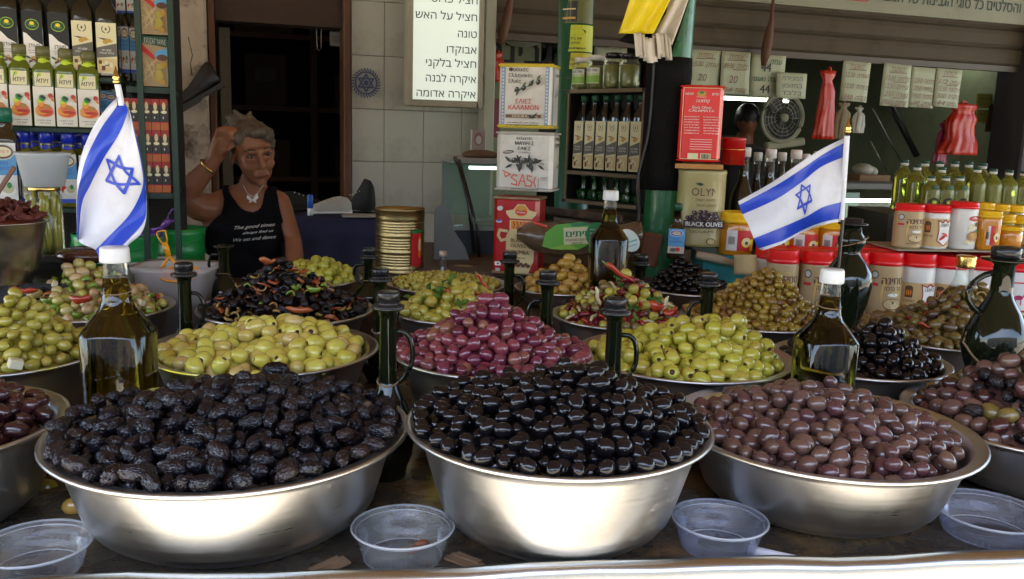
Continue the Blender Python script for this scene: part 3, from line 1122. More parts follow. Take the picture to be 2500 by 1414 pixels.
single('red_chili', 1515, 668, 2.10, .085, .075, (0, .55, 0.1), 'long red chili standing up on the garlic olive mix', 'chili')
single('red_chili', 1180, 690, 2.10, .055, .05, (0, .9, .3), 'short red chili lying on the green herbs', 'chili')
single('garlic_sliver', 1459, 722, 2.06, .045, .03, (0, 1.3, .2), 'upright pale garlic sliver on the red mix', 'garlic')
single('garlic_sliver', 1623, 745, 2.06, .045, .03, (0, -1.2, .4), 'pale garlic sliver leaning at the right side of the red mix', 'garlic')
single('red_pepper_piece', 1606, 750, 2.04, .045, .06, (.3, 0.4, .4), 'bright red pepper piece at the right of the red mix', 'pepper')
single('red_pepper_piece', 1640, 762, 2.03, .045, .05, (.7, 0.4, 2.4), 'second bright red pepper piece, beside the first', 'pepper')
single('green_pepper_piece', 768, 708, 2.03, .045, .035, (.3, .2, .4), 'bright green pepper slice on the chopped black mix', 'pepper')
single('orange_pepper_piece', 655, 640, 2.12, .05, .05, (.8, .2, .9), 'orange pepper strip on top of the chopped black mix', 'pepper')
single('orange_pepper_piece', 730, 757, 1.99, .065, .035, (.1, .1, .2), 'orange-red pepper strip low on the chopped black mix', 'pepper')
single('red_pepper_piece', 200, 732, 1.95, .05, .05, (.3, .1, .6), 'bright red pepper piece beside the left oil bottle', 'pepper')
single('red_pepper_piece', 60, 712, 1.98, .055, .05, (.9, .1, .2), 'red pepper piece at the left rim of the pepper mix', 'pepper')
single('cheese_cube', 38, 888, 1.50, .035, .03, (.1, .3, .7), 'pale cheese cube at the front of the green olives', 'cheese')
single('shrivelled_olive', 672, 905, 1.515, .05, .042, (0, 0, .3), 'stray wrinkled black olive on the rim of the yellow-green olives', 'olive')
for px, py, l in ((112, 1190, 'loose green olive on the counter under the left bowl rim'), (88, 1172, 'second loose green olive behind the first on the counter'), (182, 1235, 'loose brown olive on the counter against the widest bowl')):
    single('green_olive' if 'green' in l else 'golden_olive', px, py, {112: 1.36, 88: 1.40, 182: 1.27}[px], .036, .036, (0, 0, .4), l, 'olive')

# ================================================================== cruets
CRG = mat('dark_green_glass', (.006, .009, .004), .05, var=.1, spec=.5, rvar=0)
m_, nt, pb = _new('dark_cruet_neck_glass')
pb.inputs['Base Color'].default_value = (.006, .009, .003, 1); pb.inputs['Roughness'].default_value = .04
pb.inputs['Transmission Weight'].default_value = .12
NKG = m_
CORD = mat('jute_cord', (.22, .14, .07), .8, var=.3, scale=80)


def cruet(px, py, Y, label, side=1, r=.052, neck=.0145, open_=False, z0=None, hfrac=.60, cord=True, hrot=None, bulb=.24):
    p = at(px, py, Y)
    z0 = (SZ if Y > 2.42 else TZ) if z0 is None else z0
    h = p.z - z0
    # axis position from the top pixel; stands upright on the counter
    t = thing('oil_cruet', label, 'cruet', (p.x, p.y, z0 + .001), 0 if side > 0 else math.pi, 'dark oil cruets standing between the bowls')
    cap = 0 if open_ else .026
    hn = h - cap
    nl = min(.13, hn * .5)
    zb = hn - nl                     # where the neck starts
    b = MB()
    hb = min(zb, .16)
    s0 = zb - hb
    pr = [(0, r * .55), (.004, r * .68)]
    if s0 > .02: pr += [(s0 * .5, r * .62)]
    for q, k in ((.05, .74), (.18, .92), (.35, 1.0), (.52, .96), (.68, .80), (.82, .58), (.93, .41), (1.0, neck / r * 1.12)):
        pr.append((s0 + .004 + (hb - .004) * q, r * k))
    b.loft([(a, c) for a, c in pr], CRG, 32, None, True, False)
    b.obj('body', t)
    MB().loft([(zb, neck * 1.12), (zb + nl * .3, neck), (hn - .02, neck * .98), (hn - .008, neck * 1.15), (hn - .004, neck * 1.9), (hn, neck * 1.95), (hn + .001, neck * 1.2), (hn - .02, neck * .8)], NKG, 28, None, False, True).obj('neck', t)
    if not open_:
        MB().loft([(hn - .002, neck * 1.9), (hn + .002, neck * 1.92), (hn + .004, neck * 1.3), (hn + .008, neck * 1.25), (hn + .009, neck * 1.38), (hn + .0225, neck * 1.38), (hn + .0245, neck * 1.32), (hn + .026, neck * 1.1)], BLACKP, 28).obj('cap', t)
    pts = []
    za, zc = hn - nl * .32, zb - .004 + hb * .0
    for i in range(15):
        u = i / 14
        x = neck * .7 + .036 * math.sin(math.pi * u) ** .55 * (1 - .25 * u)
        pts.append((x, 0, za + (zc - za) * u + .012 * math.sin(math.pi * min(1, u * 2.2)) * (1 - u)))
    MB().tube(pts, .0045, CRG, 8).obj('handle', t)
    if cord:
        zc = zb + .002
        rr = neck * 1.2
        MB().tube([(rr * 1.05 * math.cos(a), rr * 1.05 * math.sin(a), zc + .006 * math.sin(a)) for a in (2 * math.pi * i / 18 for i in range(18))], .0016, CORD, 6, True).obj('cord', t)
    return t


cruet(948, 712, 1.44, 'tall dark oil cruet with cord, between wrinkled and purple olives', 1, r=.046, neck=.014)
cruet(448, 642, 1.93, 'dark cruet with a black cap, left behind the yellow-green pitted olives', 1, r=.05)
cruet(545, 600, 2.44, 'uncapped dark cruet with a flared mouth, in front of the woman', -1, r=.045, open_=True)
cruet(900, 606, 2.46, 'rear dark cruet right of the chopped olive mix, beneath the gold can', -1, r=.045)
cruet(928, 656, 2.03, 'dark cruet at the right rim of the chopped olive mix', 1, r=.045)
cruet(1245, 615, 2.40, 'dark cruet in front of the red tin with jug picture', 1, r=.045)
cruet(1338, 662, 1.94, 'dark cruet with left handle between purple and garlic olives', -1, r=.045)
cruet(1504, 727, 1.53, 'dark cruet rising between glossy black and pitted green olives', 1, r=.045)
cruet(1566, 622, 2.44, 'small dark cruet left of the tiny black olives', -1, r=.04)
cruet(1731, 667, 2.0, 'dark cruet with left handle between pitted green and spiced olives', -1, r=.045)
# globular cruet with a cord round the belly
p = at(2458, 604, 1.67)
t = thing('oil_cruet', 'globular dark cruet with a cord round its belly, at the right edge', 'cruet', (p.x, p.y, TZ + .001), 0, 'dark oil cruets standing between the bowls')
h = p.z - TZ
sc_ = mpp(1.67)
MB().loft([(0, .035), (.01, .04), (h - .265, .038), (h - .235, .050), (h - .195, .061), (h - .160, .056), (h - .125, .039), (h - .100, .024), (h - .085, .020)], CRG, 36, None, True, False).obj('body', t)
MB().loft([(h - .085, .020), (h - .035, .019), (h - .03, .024), (h - .026, .042), (h - .023, .042), (h - .022, .02)], NKG, 28, None, False, True).obj('neck', t)
MB().loft([(h - .022, .026), (h - .002, .027), (h, .024)], BLACKP, 14).obj('cap', t)
MB().tube([(-.018 - .045 * math.sin(math.pi * i / 14) ** .6, 0, h - .05 - .085 * i / 14) for i in range(15)], .006, CRG, 8).obj('handle', t)
MB().tube([(.0615 * math.cos(a) * (1 - .12 * math.sin(a) ** 2), -.0625 * math.sqrt(max(0, 1 - (math.cos(a) * .985) ** 2)) * (1 if math.sin(a) < 0 else -.2) - .004, h - .188 + .05 * math.sin(a)) for a in (2 * math.pi * i / 40 for i in range(40))], .0022, CORD, 6, True).obj('cord', t)
# tall amphora bottle
p = at(2084, 535, 2.05)
t = thing('oil_cruet', 'tall black amphora-shaped oil bottle beside the right flag pole', 'cruet', (p.x, p.y, TZ + .001), 0, 'dark oil cruets standing between the bowls')
h = p.z - TZ
MB().loft([(0, .03), (.02, .032), (h - .30, .026), (h - .26, .028), (h - .20, .048), (h - .155, .056), (h - .125, .052), (h - .10, .036), (h - .085, .024), (h - .075, .021), (h - .06, .031), (h - .045, .032), (h - .032, .022), (h - .015, .0205)], CRG, 32, None, True, True).obj('body', t)
MB().loft([(h - .017, .019), (h - .014, .034), (h - .010, .034), (h - .009, .022), (h, .022), (h + .001, .018)], BLACKP, 16).obj('cap', t)
MB().tube([(.034 * math.cos(a), .034 * math.sin(a) - .004, h - .052 + .012 * math.cos(a)) for a in (2 * math.pi * i / 20 for i in range(20))], .0014, CORD, 6, True).obj('cord', t)


# ================================================================== clear bottles of oil with white caps
def glassm(name, col, rough=.02, tr=1.0, ior=1.45):
    m, nt, b = _new(name)
    b.inputs['Base Color'].default_value = tuple(col) + (1,)
    b.inputs['Roughness'].default_value = rough
    b.inputs['Transmission Weight'].default_value = tr
    b.inputs['IOR'].default_value = ior
    return m


OIL = glassm('olive_oil', (.80, .66, .05))
OILD = glassm('dark_olive_oil', (.42, .36, .04))
CLR = clear_mat('clear_glass', (.92, .95, .92), .6, .03, .03)
CAPW = mat('white_cap_plastic', (.66, .66, .64), .35, sub=.1)


def oil_bottle(px, py, Y, wpx, label, oil=OIL, z0=TZ, square=3.2, cord=True, neck_px=None):
    p = at(px, py, Y)
    h = p.z - z0
    r = wpx / 2 * mpp(Y)
    t = thing('oil_bottle', label, 'bottle', (p.x, p.y, z0 + .001), .12, 'clear oil bottles with white caps')
    cw = r * .41
    ch = .026
    hs = h - r * 2.55          # shoulder height
    nb = h - r * 1.85          # base of neck
    lvl = h - ch - r * .45     # oil level
    MB().loft([(0, r * .93, r * .93, square), (.006, r, r, square), (hs * .5, r * .98, r * .98, square), (hs, r, r, square), (hs + .006, r * .97, r * .97, 2.8), (nb - r * .15, r * .66, r * .66, 2.2), (nb + r * .05, r * .50), (nb + r * .3, cw * 1.02), (lvl, cw * .84)],
              oil, 40).obj('oil', t)
    g = MB().loft([(lvl + .0005, cw * .86), (h - ch - .004, cw * .80), (h - ch, cw * .80)], CLR, 28, None, False, False).obj('glass', t)
    c = MB()
    c.loft([(h - ch, cw), (h - ch + .002, cw * 1.03), (h - .003, cw * .98), (h, cw * .9)], CAPW, 36)
    c.obj('cap', t)
    if cord:
        zc = nb + r * .55
        MB().tube([(cw * .99 * math.cos(a), cw * .99 * math.sin(a), zc + .003 * math.sin(a)) for a in (2 * math.pi * i / 20 for i in range(20))], .0012, CORD, 6, True).obj('cord', t)
    return t


oil_bottle(279, 604, 1.50, 168, 'clear bottle of golden olive oil, its white cap in front of the left flag')
oil_bottle(2033, 658, 1.63, 140, 'clear bottle of dark oil with white cap right of the spiced olives', OILD)
oil_bottle(1492, 466, 2.40, 92, 'tall white-capped bottle of dark oil before the bag of olives', OILD, cord=False, square=3)
# small ones
p = at(1082, 614, 2.78)
t = thing('oil_bottle', 'tiny clear bottle with a pale cap behind the tiny green olives', 'bottle', (p.x, p.y, SZ + .001))
h = p.z - SZ
MB().loft([(0, .024), (h - .07, .024), (h - .045, .012), (h - .016, .010)], CLR, 20).obj('glass', t)
MB().loft([(h - .016, .012), (h, .012)], flat('beige_cap', (.55, .45, .33)), 16).obj('cap', t)
p = at(2360, 625, 2.36)
t = thing('oil_bottle', 'round-bodied oil bottle with a gold screw cap behind the olive salad', 'bottle', (p.x, p.y, TZ + .001))
h = p.z - TZ
MB().loft([(0, .05), (h - .20, .064), (h - .15, .066), (h - .11, .054), (h - .085, .034)], OIL, 30).obj('oil', t)
MB().loft([(h - .085, .034), (h - .06, .024), (h - .03, .022)], CLR, 24, None, False, False).obj('glass', t)
MB().loft([(h - .032, .024), (h - .030, .026), (h - .024, .024), (h - .018, .026), (h - .012, .024), (h - .004, .026), (h, .024)], GOLD, 24).obj('cap', t)

# ================================================================== clear plastic tubs along the front edge
TUB = clear_mat('clear_tub_plastic', (.95, .96, .97), .7, .06, .06)
TUBB = clear_mat('bluish_tub_plastic', (.86, .88, .97), .7, .06, .08)


RIMM = clear_mat('thick_clear_rim', (.72, .74, .78), .3, .08, .35)
RES = mat('dark_brine_residue', (.02, .008, .008), .15, coat=.5)


def tub(px, py, wpx, Y, label, m=TUB, h=.072, z0=TZ, rx=0, ry=0):
    r = wpx / 2 * mpp(Y)
    p = at(px, py, Y)
    t = thing('plastic_tub', label, 'tub', (p.x, Y, z0 + .001), 0)
    t.rotation_euler = (rx, ry, random.random())
    MB().loft([(.0, r * .74), (.0015, r * .78), (h * .5, r * .86), (h * .9, r * .93), (h * .93, r * .98), (h, r), (h + .001, r * .985), (h * .94, r * .94), (h * .9, r * .92), (.0025, r * .765), (.002, r * .6)], m, 48).obj('cup', t)
    MB().tube([(r * 1.0 * math.cos(a), r * 1.0 * math.sin(a), h - .0005) for a in (2 * math.pi * i / 48 for i in range(48))], .0017, RIMM, 8, True).tube([(r * .925 * math.cos(a), r * .925 * math.sin(a), h * .88) for a in (2 * math.pi * i / 48 for i in range(48))], .0007, RIMM, 6, True).obj('rim', t)
    MB().tube([(r * .76 * math.cos(a), r * .76 * math.sin(a), .0035) for a in (2 * math.pi * i / 40 for i in range(40))], .0008, RIMM, 6, True).obj('base_ring', t)
    return t


tub(88, 1325, 275, 1.085, 'clear plastic tub at the left end of the front row', TUB, .040)
tb = tub(984, 1300, 262, 1.150, 'clear plastic tub between the wrinkled and glossy black olives', TUB, .048)
tub(1756, 1275, 244, 1.21, 'bluish plastic tub between black and brown olive bowls', TUBB, .046)
tub(2415, 1250, 270, 1.283, 'bluish plastic tub under the mixed olives at the right edge', TUBB, .040)
for px, py, Y, w_, l in ((1770, 1300, 1.20, .034, 'dark brine residue in the bluish tub beside the brown olives'), (60, 1370, 1.06, .03, 'dark residue in the left clear tub'), (2430, 1285, 1.27, .045, 'dark residue in the bluish tub at the right edge')):
    p = at(px, py, Y)
    o = MB().loft([(0, w_, w_ * .6), (.0015, w_ * .8, w_ * .45)], RES, 24).obj('brine_residue'); o.location = (p.x, Y + .02, TZ + .004); tag(o, l, 'residue')
PITM = flat('olive_pit', (.22, .07, .035), .5)
CARD = mat('brown_cardboard', (.20, .12, .065), .8, var=.2)
for px, py, l in ((1010, 1335, 'chewed reddish olive pit in the clear tub'), (1026, 1330, 'second olive pit in the clear tub')):
    p = at(px, py, 1.16)
    o = MB().ball((0, 0, 0), (.012, .006, .006), PITM, 10, 6).obj('olive_pit'); o.location = (p.x, 1.175 if px > 1015 else 1.155, TZ + .0105); o.rotation_euler = (0, 0, .5)
    tag(o, l, 'olive pit')
for i, (px, py, Y, a, s_, lab) in enumerate(((800, 1352, 1.11, .7, .075, 'folded brown cardboard scrap under the widest bowl'), (1135, 1345, 1.14, -.6, .07, 'brown cardboard scrap under the front middle bowl'),
                                          (1710, 1212, 1.30, .2, .05, 'pale cardboard scrap beside the brown olives'))):
    p = at(px, py, Y)
    o = MB().box((0, 0, .003), (s_ * .8, s_ * .3, .003), CARD).box((0, s_ * .1, .006), (s_ * .6, s_ * .16, .002), CARD).obj('cardboard_scrap'); o.location = (p.x, p.y, TZ); o.rotation_euler = (0, -.12 if i == 0 else 0, a)
    tag(o, lab, 'cardboard')
p = at(1890, 1335, 1.17)
o = MB().tube([(-.03, .02, .008), (.03, -.01, .008)], .008, flat('white_paper', (.7, .7, .72), .7), 10).obj('rolled_paper'); o.location = (p.x, p.y, TZ)
tag(o, 'rolled white paper under the brown olive bowl', 'paper')


# ================================================================== two flags
def spline(pts, n):
    """Catmull-Rom through pts"""
    P = [pts[0]] + list(pts) + [pts[-1]]
    out = []
    segs = len(pts) - 1
    for i in range(n + 1):
        t_ = i / n * segs
        k = min(segs - 1, int(t_)); f = t_ - k
        a, b_, c, d = P[k], P[k + 1], P[k + 2], P[k + 3]
        out.append(.5 * ((2 * b_) + (c - a) * f + (2 * a - 5 * b_ + 4 * c - d) * f * f + (3 * b_ - a - 3 * c + d) * f ** 3))
    return out


FW_ = mat('white_flag_satin', (.60, .61, .65), .4, var=.04, scale=30, dirt=(.38, .36, .36), dirt_amt=.18, dirt_scale=22, bump=.05, bscale=200)
FB_ = mat('blue_flag_satin', (.018, .055, .44), .35, var=.05, scale=30)


def flag(name, label, rows, Ys, corners_uv, pole, tip_px, base_z):
    """rows: list of pixel polylines (top edge .. bottom edge); depth from Ys(u, v)"""
    nv, nu = 44, 60
    S = [spline([Vector((x, y, 0)) for x, y in r], nu) for r in rows]
    cols = [spline([S[k][i] for k in range(len(rows))], nv) for i in range(nu + 1)]

    def pos(u, v, off=0.0):
        fu, fv = u * nu, v * nv
        i, j = min(nu - 1, int(fu)), min(nv - 1, int(fv))
        a, c = fu - i, fv - j
        q = (cols[i][j] * (1 - a) * (1 - c) + cols[i + 1][j] * a * (1 - c) + cols[i][j + 1] * (1 - a) * c + cols[i + 1][j + 1] * a * c)
        return at(q.x, q.y, Ys(u, v) - off)
    t = thing(name, label, 'flag')
    b = MB()
    b.grid(lambda u, v: pos(u, v), nu, nv, FW_)
    cl = b.obj('cloth', t)
    for v0, v1 in ((.13, .33), (.67, .87)):
        b = MB()
        b.grid(lambda u, v: pos(u, v0 + (v1 - v0) * v, .0012), nu, 10, FB_)
        b.obj('blue_stripe', cl)
    b = MB()
    asp = 1.42
    R_ = .135
    for k in (0, 1):
        ps = [(R_ * math.cos(math.pi / 2 + k * math.pi + i * 2 * math.pi / 3), R_ * math.sin(math.pi / 2 + k * math.pi + i * 2 * math.pi / 3)) for i in range(4)]
        for (x0, y0), (x1, y1) in zip(ps, ps[1:]):
            dx, dy = x1 - x0, y1 - y0; l = math.hypot(dx, dy); nx, ny = -dy / l * .011, dx / l * .011
            def f(u, v, x0=x0, y0=y0, dx=dx, dy=dy, nx=nx, ny=ny):
                e = -.04 + 1.08 * u
                X = x0 + dx * e + nx * (2 * v - 1); Y_ = y0 + dy * e + ny * (2 * v - 1)
                return pos(.5 + X / asp, .5 - Y_, .0022 + .0003 * k)
            b.grid(f, 12, 1, FB_)
    b.obj('star', cl)
    return t, pos


# left flag hangs from its pole: u runs from the pole (upper right edge) downwards, v across
rowsL = [[(281, 206), (255, 270), (212, 335), (190, 420), (186, 500), (190, 560)],
         [(285, 210), (280, 285), (240, 360), (222, 440), (205, 520), (205, 590)],
         [(290, 214), (306, 300), (302, 380), (282, 455), (262, 540), (225, 610)],
         [(294, 220), (320, 290), (332, 360), (340, 440), (312, 540), (262, 612)],
         [(297, 228), (325, 285), (340, 370), (354, 460), (356, 530), (300, 610)]]
# flag directions: stripes run diagonally, so build it from the real drape: rows are lines parallel to the stripes
rowsL = [[(289, 236), (262, 262), (228, 310), (201, 372), (189, 430), (186, 500), (188, 560)],
         [(293, 244), (290, 262), (252, 318), (216, 388), (200, 440), (190, 480), (188, 576)],
         [(303, 252), (312, 274), (290, 330), (255, 385), (222, 450), (200, 500), (192, 588)],
         [(312, 262), (318, 300), (312, 370), (292, 430), (262, 490), (228, 560), (205, 598)],
         [(318, 276), (330, 330), (345, 400), (348, 455), (318, 520), (270, 572), (232, 610)],
         [(324, 300), (340, 360), (352, 430), (356, 505), (345, 540), (310, 580), (250, 640)],
         [(328, 330), (344, 400), (356, 470), (357, 530), (345, 570), (312, 600), (285, 640)]]
p0 = at(283, 165, 1.56)
t, pos = flag('flag', 'drooping white and blue flag with a star, at the left behind the oil bottle', rowsL,
              lambda u, v: 1.56 + .012 * math.sin(u * 7 + v * 5) + .0012 * math.sin(u * 34 + v * 13) * math.sin(v * 9) + .02 * (v - .5) + .006 * math.sin(v * 17 + u * 2), None, None, None, None)
MB().tube([at(288, 208, 1.565), at(296, 400, 1.575), at(300, 640, 1.59), (at(300, 640, 1.59).x, 1.6, TZ)], .0028, BLACKP, 8).obj('pole', t)
b = MB(); b.grid(lambda u, v: at(279 + 16 * u + 10 * v, 206 + 52 * v, 1.563 - .008 * math.sin(math.pi * u)), 8, 6, FW_); b.obj('sleeve', t)
q = at(284, 205, 1.565); k_ = mpp(1.56)
MB().loft([(0, 6 * k_), (3 * k_, 8 * k_), (7 * k_, 8 * k_), (10 * k_, 5 * k_), (13 * k_, 9 * k_), (18 * k_, 7 * k_), (42 * k_, .5 * k_)], GOLD, 14, Matrix.Translation(q)).obj('finial', t)

rowsR = [[(2068, 334), (2010, 362), (1950, 400), (1885, 445), (1802, 492)],
         [(2064, 352), (2005, 385), (1950, 424), (1888, 462), (1806, 504)],
         [(2060, 384), (2005, 408), (1955, 447), (1895, 487), (1813, 524)],
         [(2060, 437), (2010, 455), (1965, 478), (1905, 516), (1828, 552)],
         [(2058, 492), (2010, 505), (1965, 530), (1905, 556), (1840, 582)],
         [(2056, 528), (2010, 538), (1965, 556), (1910, 584), (1850, 604)],
         [(2054, 540), (2008, 550), (1962, 566), (1912, 594), (1862, 612)]]
t, pos = flag('flag', 'white and blue flag with a star flying to the left, right of the green column', rowsR,
              lambda u, v: 1.98 + .012 * math.sin(u * 9 + v * 3) + .0012 * math.sin(u * 31 - v * 12) * math.sin(v * 8 + u * 5) + .01 * math.sin(v * 8), None, None, None, None)
MB().tube([at(2069, 325, 1.985), at(2057, 540, 1.99), at(2043, 695, 1.995), (at(2043, 695, 1.995).x - .01, 2.0, TZ)], .004, BLACKP, 8).obj('pole', t)
q = at(2069, 326, 1.985); k_ = mpp(1.98)
b = MB(); b.grid(lambda u, v: at(2061 + 14 * u - 14 * v, 332 + 205 * v, 1.984 - .006 * math.sin(math.pi * u)), 6, 12, FW_); b.obj('sleeve', t)
MB().loft([(0, 6 * k_), (3 * k_, 8 * k_), (6 * k_, 8 * k_), (9 * k_, 5 * k_), (12 * k_, 8 * k_), (16 * k_, 6 * k_), (36 * k_, .5 * k_)], GOLD, 14, Matrix.Translation(q)).obj('finial', t)
# ================================================================== planes that shelves, walls and shop fronts lie in
class PL:
    def __init__(s, px, py, Y, al):
        s.al = R(al)
        s.p0 = at(px, py, Y)
        s.e = Vector((math.cos(s.al), math.sin(s.al), 0))
        s.n = Vector((-math.sin(s.al), math.cos(s.al), 0))

    def pt(s, px, py, d=0.0):
        o = Vector((0, 0, CAMZ))
        r = FW * FPX + RT * (px - 1250) - UP * (py - 707)
        q = s.p0 - s.n * d
        return o + r * ((q - o).dot(s.n) / r.dot(s.n))

    def M(s, px, py, d=0.0):
        return Matrix.Translation(s.pt(px, py, d)) @ Matrix.Rotation(s.al, 4, 'Z')

    def slot(s, x0, x1, y0, y1, d=0.0):
        """matrix at the bottom middle, width and height of what fills the pixels x0..x1, y0..y1"""
        xm, ym = (x0 + x1) / 2, (y0 + y1) / 2
        wd = (s.pt(x1, ym, d) - s.pt(x0, ym, d)).length
        return s.M(xm, y1, d), wd, s.pt(xm, y0, d).z - s.pt(xm, y1, d).z

    def loc(s, p):
        """facade coordinates (along, inward) of a point"""
        q = p - s.p0
        return q.dot(s.e), q.dot(s.n)

    def base(s):
        return Matrix.Translation((s.p0.x, s.p0.y, 0)) @ Matrix.Rotation(s.al, 4, 'Z')


PF = PL(1000, 300, 4.0, 18)
PB = PF.base()


def fx(px, py=300, d=0.0):
    return PF.loc(PF.pt(px, py, d))[0]


TILE = mat('white_glazed_tile', (.44, .45, .39), .3, var=.08, scale=4, dirt=(.20, .18, .13), dirt_amt=.25, dirt_scale=4)
GROUT = mat('grey_grout', (.27, .27, .235), .9)
PLAST = mat('peeling_plaster', (.36, .30, .235), .9, var=.3, scale=6, bump=.6, bscale=25, dirt=(.07, .05, .04), dirt_amt=.7, dirt_scale=7)
DARKW = mat('near_black_wall', (.018, .015, .012), .9, var=.4, scale=4)  # near-black brown, tone varies at random
FRAMEW = mat('reddish_brown_wood', (.10, .04, .018), .6, var=.4, scale=12, bump=.2)
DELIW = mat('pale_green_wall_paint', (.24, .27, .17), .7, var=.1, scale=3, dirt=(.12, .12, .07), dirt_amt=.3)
DELIB = mat('shaded_back_wall', (.022, .028, .018), .8, var=.2)  # light falloff at the rear is put into this near-black green
CEIL = mat('dark_grey_ceiling', (.10, .095, .08), .9)  # plain dark grey

# ---- the shop front wall: piece with tiles
x0, x1 = fx(858), fx(1192)
zt = 3.2
t = struct(MB().box(((x0 + x1) / 2, .10, zt / 2), (x1 - x0, .18, zt), GROUT).obj('tiled_wall', None, PB))
tw_, th_ = .178, .228
ztile = PF.pt(1000, 270).z
xt = fx(938, 270)
rows = range(int(-ztile / th_), int((zt - ztile) / th_) + 1)
tile_me = {}
for r_ in rows:
    z0 = ztile + r_ * th_
    if z0 < .0 or z0 + th_ > zt: continue
    c = -6
    while xt + c * tw_ < x1:
        a, e_ = max(x0 + .002, xt + c * tw_ + .0015), min(x1 - .002, xt + (c + 1) * tw_ - .0015)
        if e_ - a > .01:
            key = round(e_ - a, 3)
            if key not in tile_me:
                tile_me[key] = MB().box((0, 0, 0), (e_ - a, .008, th_ - .003), TILE, bev=.001).mesh('tile')
            o = bpy.data.objects.new('tile', tile_me[key]); COL.objects.link(o); o.parent = t
            o.location = ((a + e_) / 2, .006 + random.uniform(-.0006, .0006), z0 + th_ / 2)
        c += 1
# round blue emblem stuck on the tiles
pr = Print()
EB = flat('emblem_blue', (.05, .07, .16))
pr.ell(0, 0, .062, .062, flat('emblem_ground', (.36, .38, .36)), 0, 32)
for i in range(28):
    a = i / 28 * 2 * math.pi
    pr.line([(.050 * math.cos(a), .050 * math.sin(a)), (.062 * math.cos(a + .12), .062 * math.sin(a + .12))], .005, EB)
pr.line([(.046 * math.cos(i / 30 * 2 * math.pi), .046 * math.sin(i / 30 * 2 * math.pi)) for i in range(31)], .006, EB)
star_lines(pr, 0, 0, .037, .007, EB)
pr.ell(0, 0, .012, .012, EB)
o = pr.obj('round_sticker', None, PF.M(893, 203, .0)); tag(o, 'round dark blue star emblem stuck on the white tiled wall', 'sticker')

# ---- doorway: frame, lintel and dark store room behind
xd0, xd1 = fx(531), fx(842)
t = thing('doorway', 'open doorway with reddish brown wooden frame behind the woman', 'doorway', M=PB)
MB().box((fx(522), .06, 1.6), (fx(531) - fx(514), .16, 3.2), FRAMEW, bev=.004).obj('door_jamb', t)
MB().box((fx(847), .06, 1.6), (fx(855) - fx(838), .16, 3.2), FRAMEW, bev=.004).obj('door_jamb', t)
zl = PF.pt(680, 58).z
MB().box(((xd0 + xd1) / 2, .07, zl + .3), (xd1 - xd0 - .006, .12, .6), mat('dark_brown_lintel', (.035, .018, .01), .7, var=.5, scale=10, bump=.3)).obj('lintel', t)  # darker brown than the jambs
MB().box((fx(545, 200, -.1) + .01, .25, (PF.pt(545, 65, -.2).z) / 2), (.045, .03, PF.pt(545, 65, -.2).z), mat('grey_board', (.14, .12, .085), .8, var=.3)).obj('plank', t)
b = MB()
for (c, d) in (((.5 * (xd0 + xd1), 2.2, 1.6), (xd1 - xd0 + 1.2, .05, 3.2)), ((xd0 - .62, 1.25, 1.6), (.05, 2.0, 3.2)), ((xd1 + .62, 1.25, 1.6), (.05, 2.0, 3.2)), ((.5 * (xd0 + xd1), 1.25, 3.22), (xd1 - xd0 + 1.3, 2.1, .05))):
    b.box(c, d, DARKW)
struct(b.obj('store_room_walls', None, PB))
# shelves of cartons in the gloom
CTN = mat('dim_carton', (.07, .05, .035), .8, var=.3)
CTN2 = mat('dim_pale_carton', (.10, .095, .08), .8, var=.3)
t = thing('storage_rack', 'dark rack of cartons in the gloomy store room', 'rack', M=PB @ Matrix.Translation((.5 * (xd0 + xd1), 1.8, 0)))
for i in range(6):
    MB().box((0, 0, .35 + i * .42), (xd1 - xd0 + .9, .4, .03), WOODD).obj('shelf_board', t)
for x in (-.85, -.28, .28, .85):
    MB().box((x, -.18, 1.35), (.04, .04, 2.7), WOODD).obj('post', t)
rnd = random.Random(5)
kk = 0
pos_w = ['left', 'middle', 'right']
for i in range(1, 5):
    for j in range(3):
        wd, hh = rnd.uniform(.22, .34), rnd.uniform(.18, .33)
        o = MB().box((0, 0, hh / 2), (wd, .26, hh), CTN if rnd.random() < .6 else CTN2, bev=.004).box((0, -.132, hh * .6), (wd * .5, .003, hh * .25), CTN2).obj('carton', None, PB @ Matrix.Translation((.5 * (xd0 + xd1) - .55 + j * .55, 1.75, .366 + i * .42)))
        tag(o, 'dim carton on the dark store room rack, shelf %s from below, %s one' % (['', 'second', 'third', 'fourth', 'fifth'][i], pos_w[j]), 'carton', 'cartons in the dark store room')
# string hanging in the doorway and small notice on the jamb
o = MB().tube([(-.012, 0, .12), (-.008, 0, 0), (.0, 0, -.006), (.008, 0, 0), (.012, 0, .12)], .0016, flat('white_string', (.5, .5, .45))).obj('string_loop', None, PF.M(779, 120, -.1))
tag(o, 'thin white string loop hanging in the dark doorway', 'string')
pr = Print(); pr.rect(0, 0, .06, .06, flat('faded_notice', (.16, .15, .12))); pr.ell(0, 0, .02, .02, GREY)
tag(pr.obj('small_notice', None, PF.M(822, 96, -.12)), 'small faded notice inside the top right of the doorway', 'notice')

# ---- plaster pillar left of the door
xp0, xp1 = fx(432), fx(512)
o = MB().box(((xp0 + xp1) / 2, .08, 1.6), (xp1 - xp0, .26, 3.2), PLAST, bev=.01).obj('plaster_pillar', None, PB)
tag(struct(o))
# wall further left behind the shelves
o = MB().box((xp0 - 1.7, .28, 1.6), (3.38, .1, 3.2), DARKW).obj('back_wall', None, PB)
struct(o)

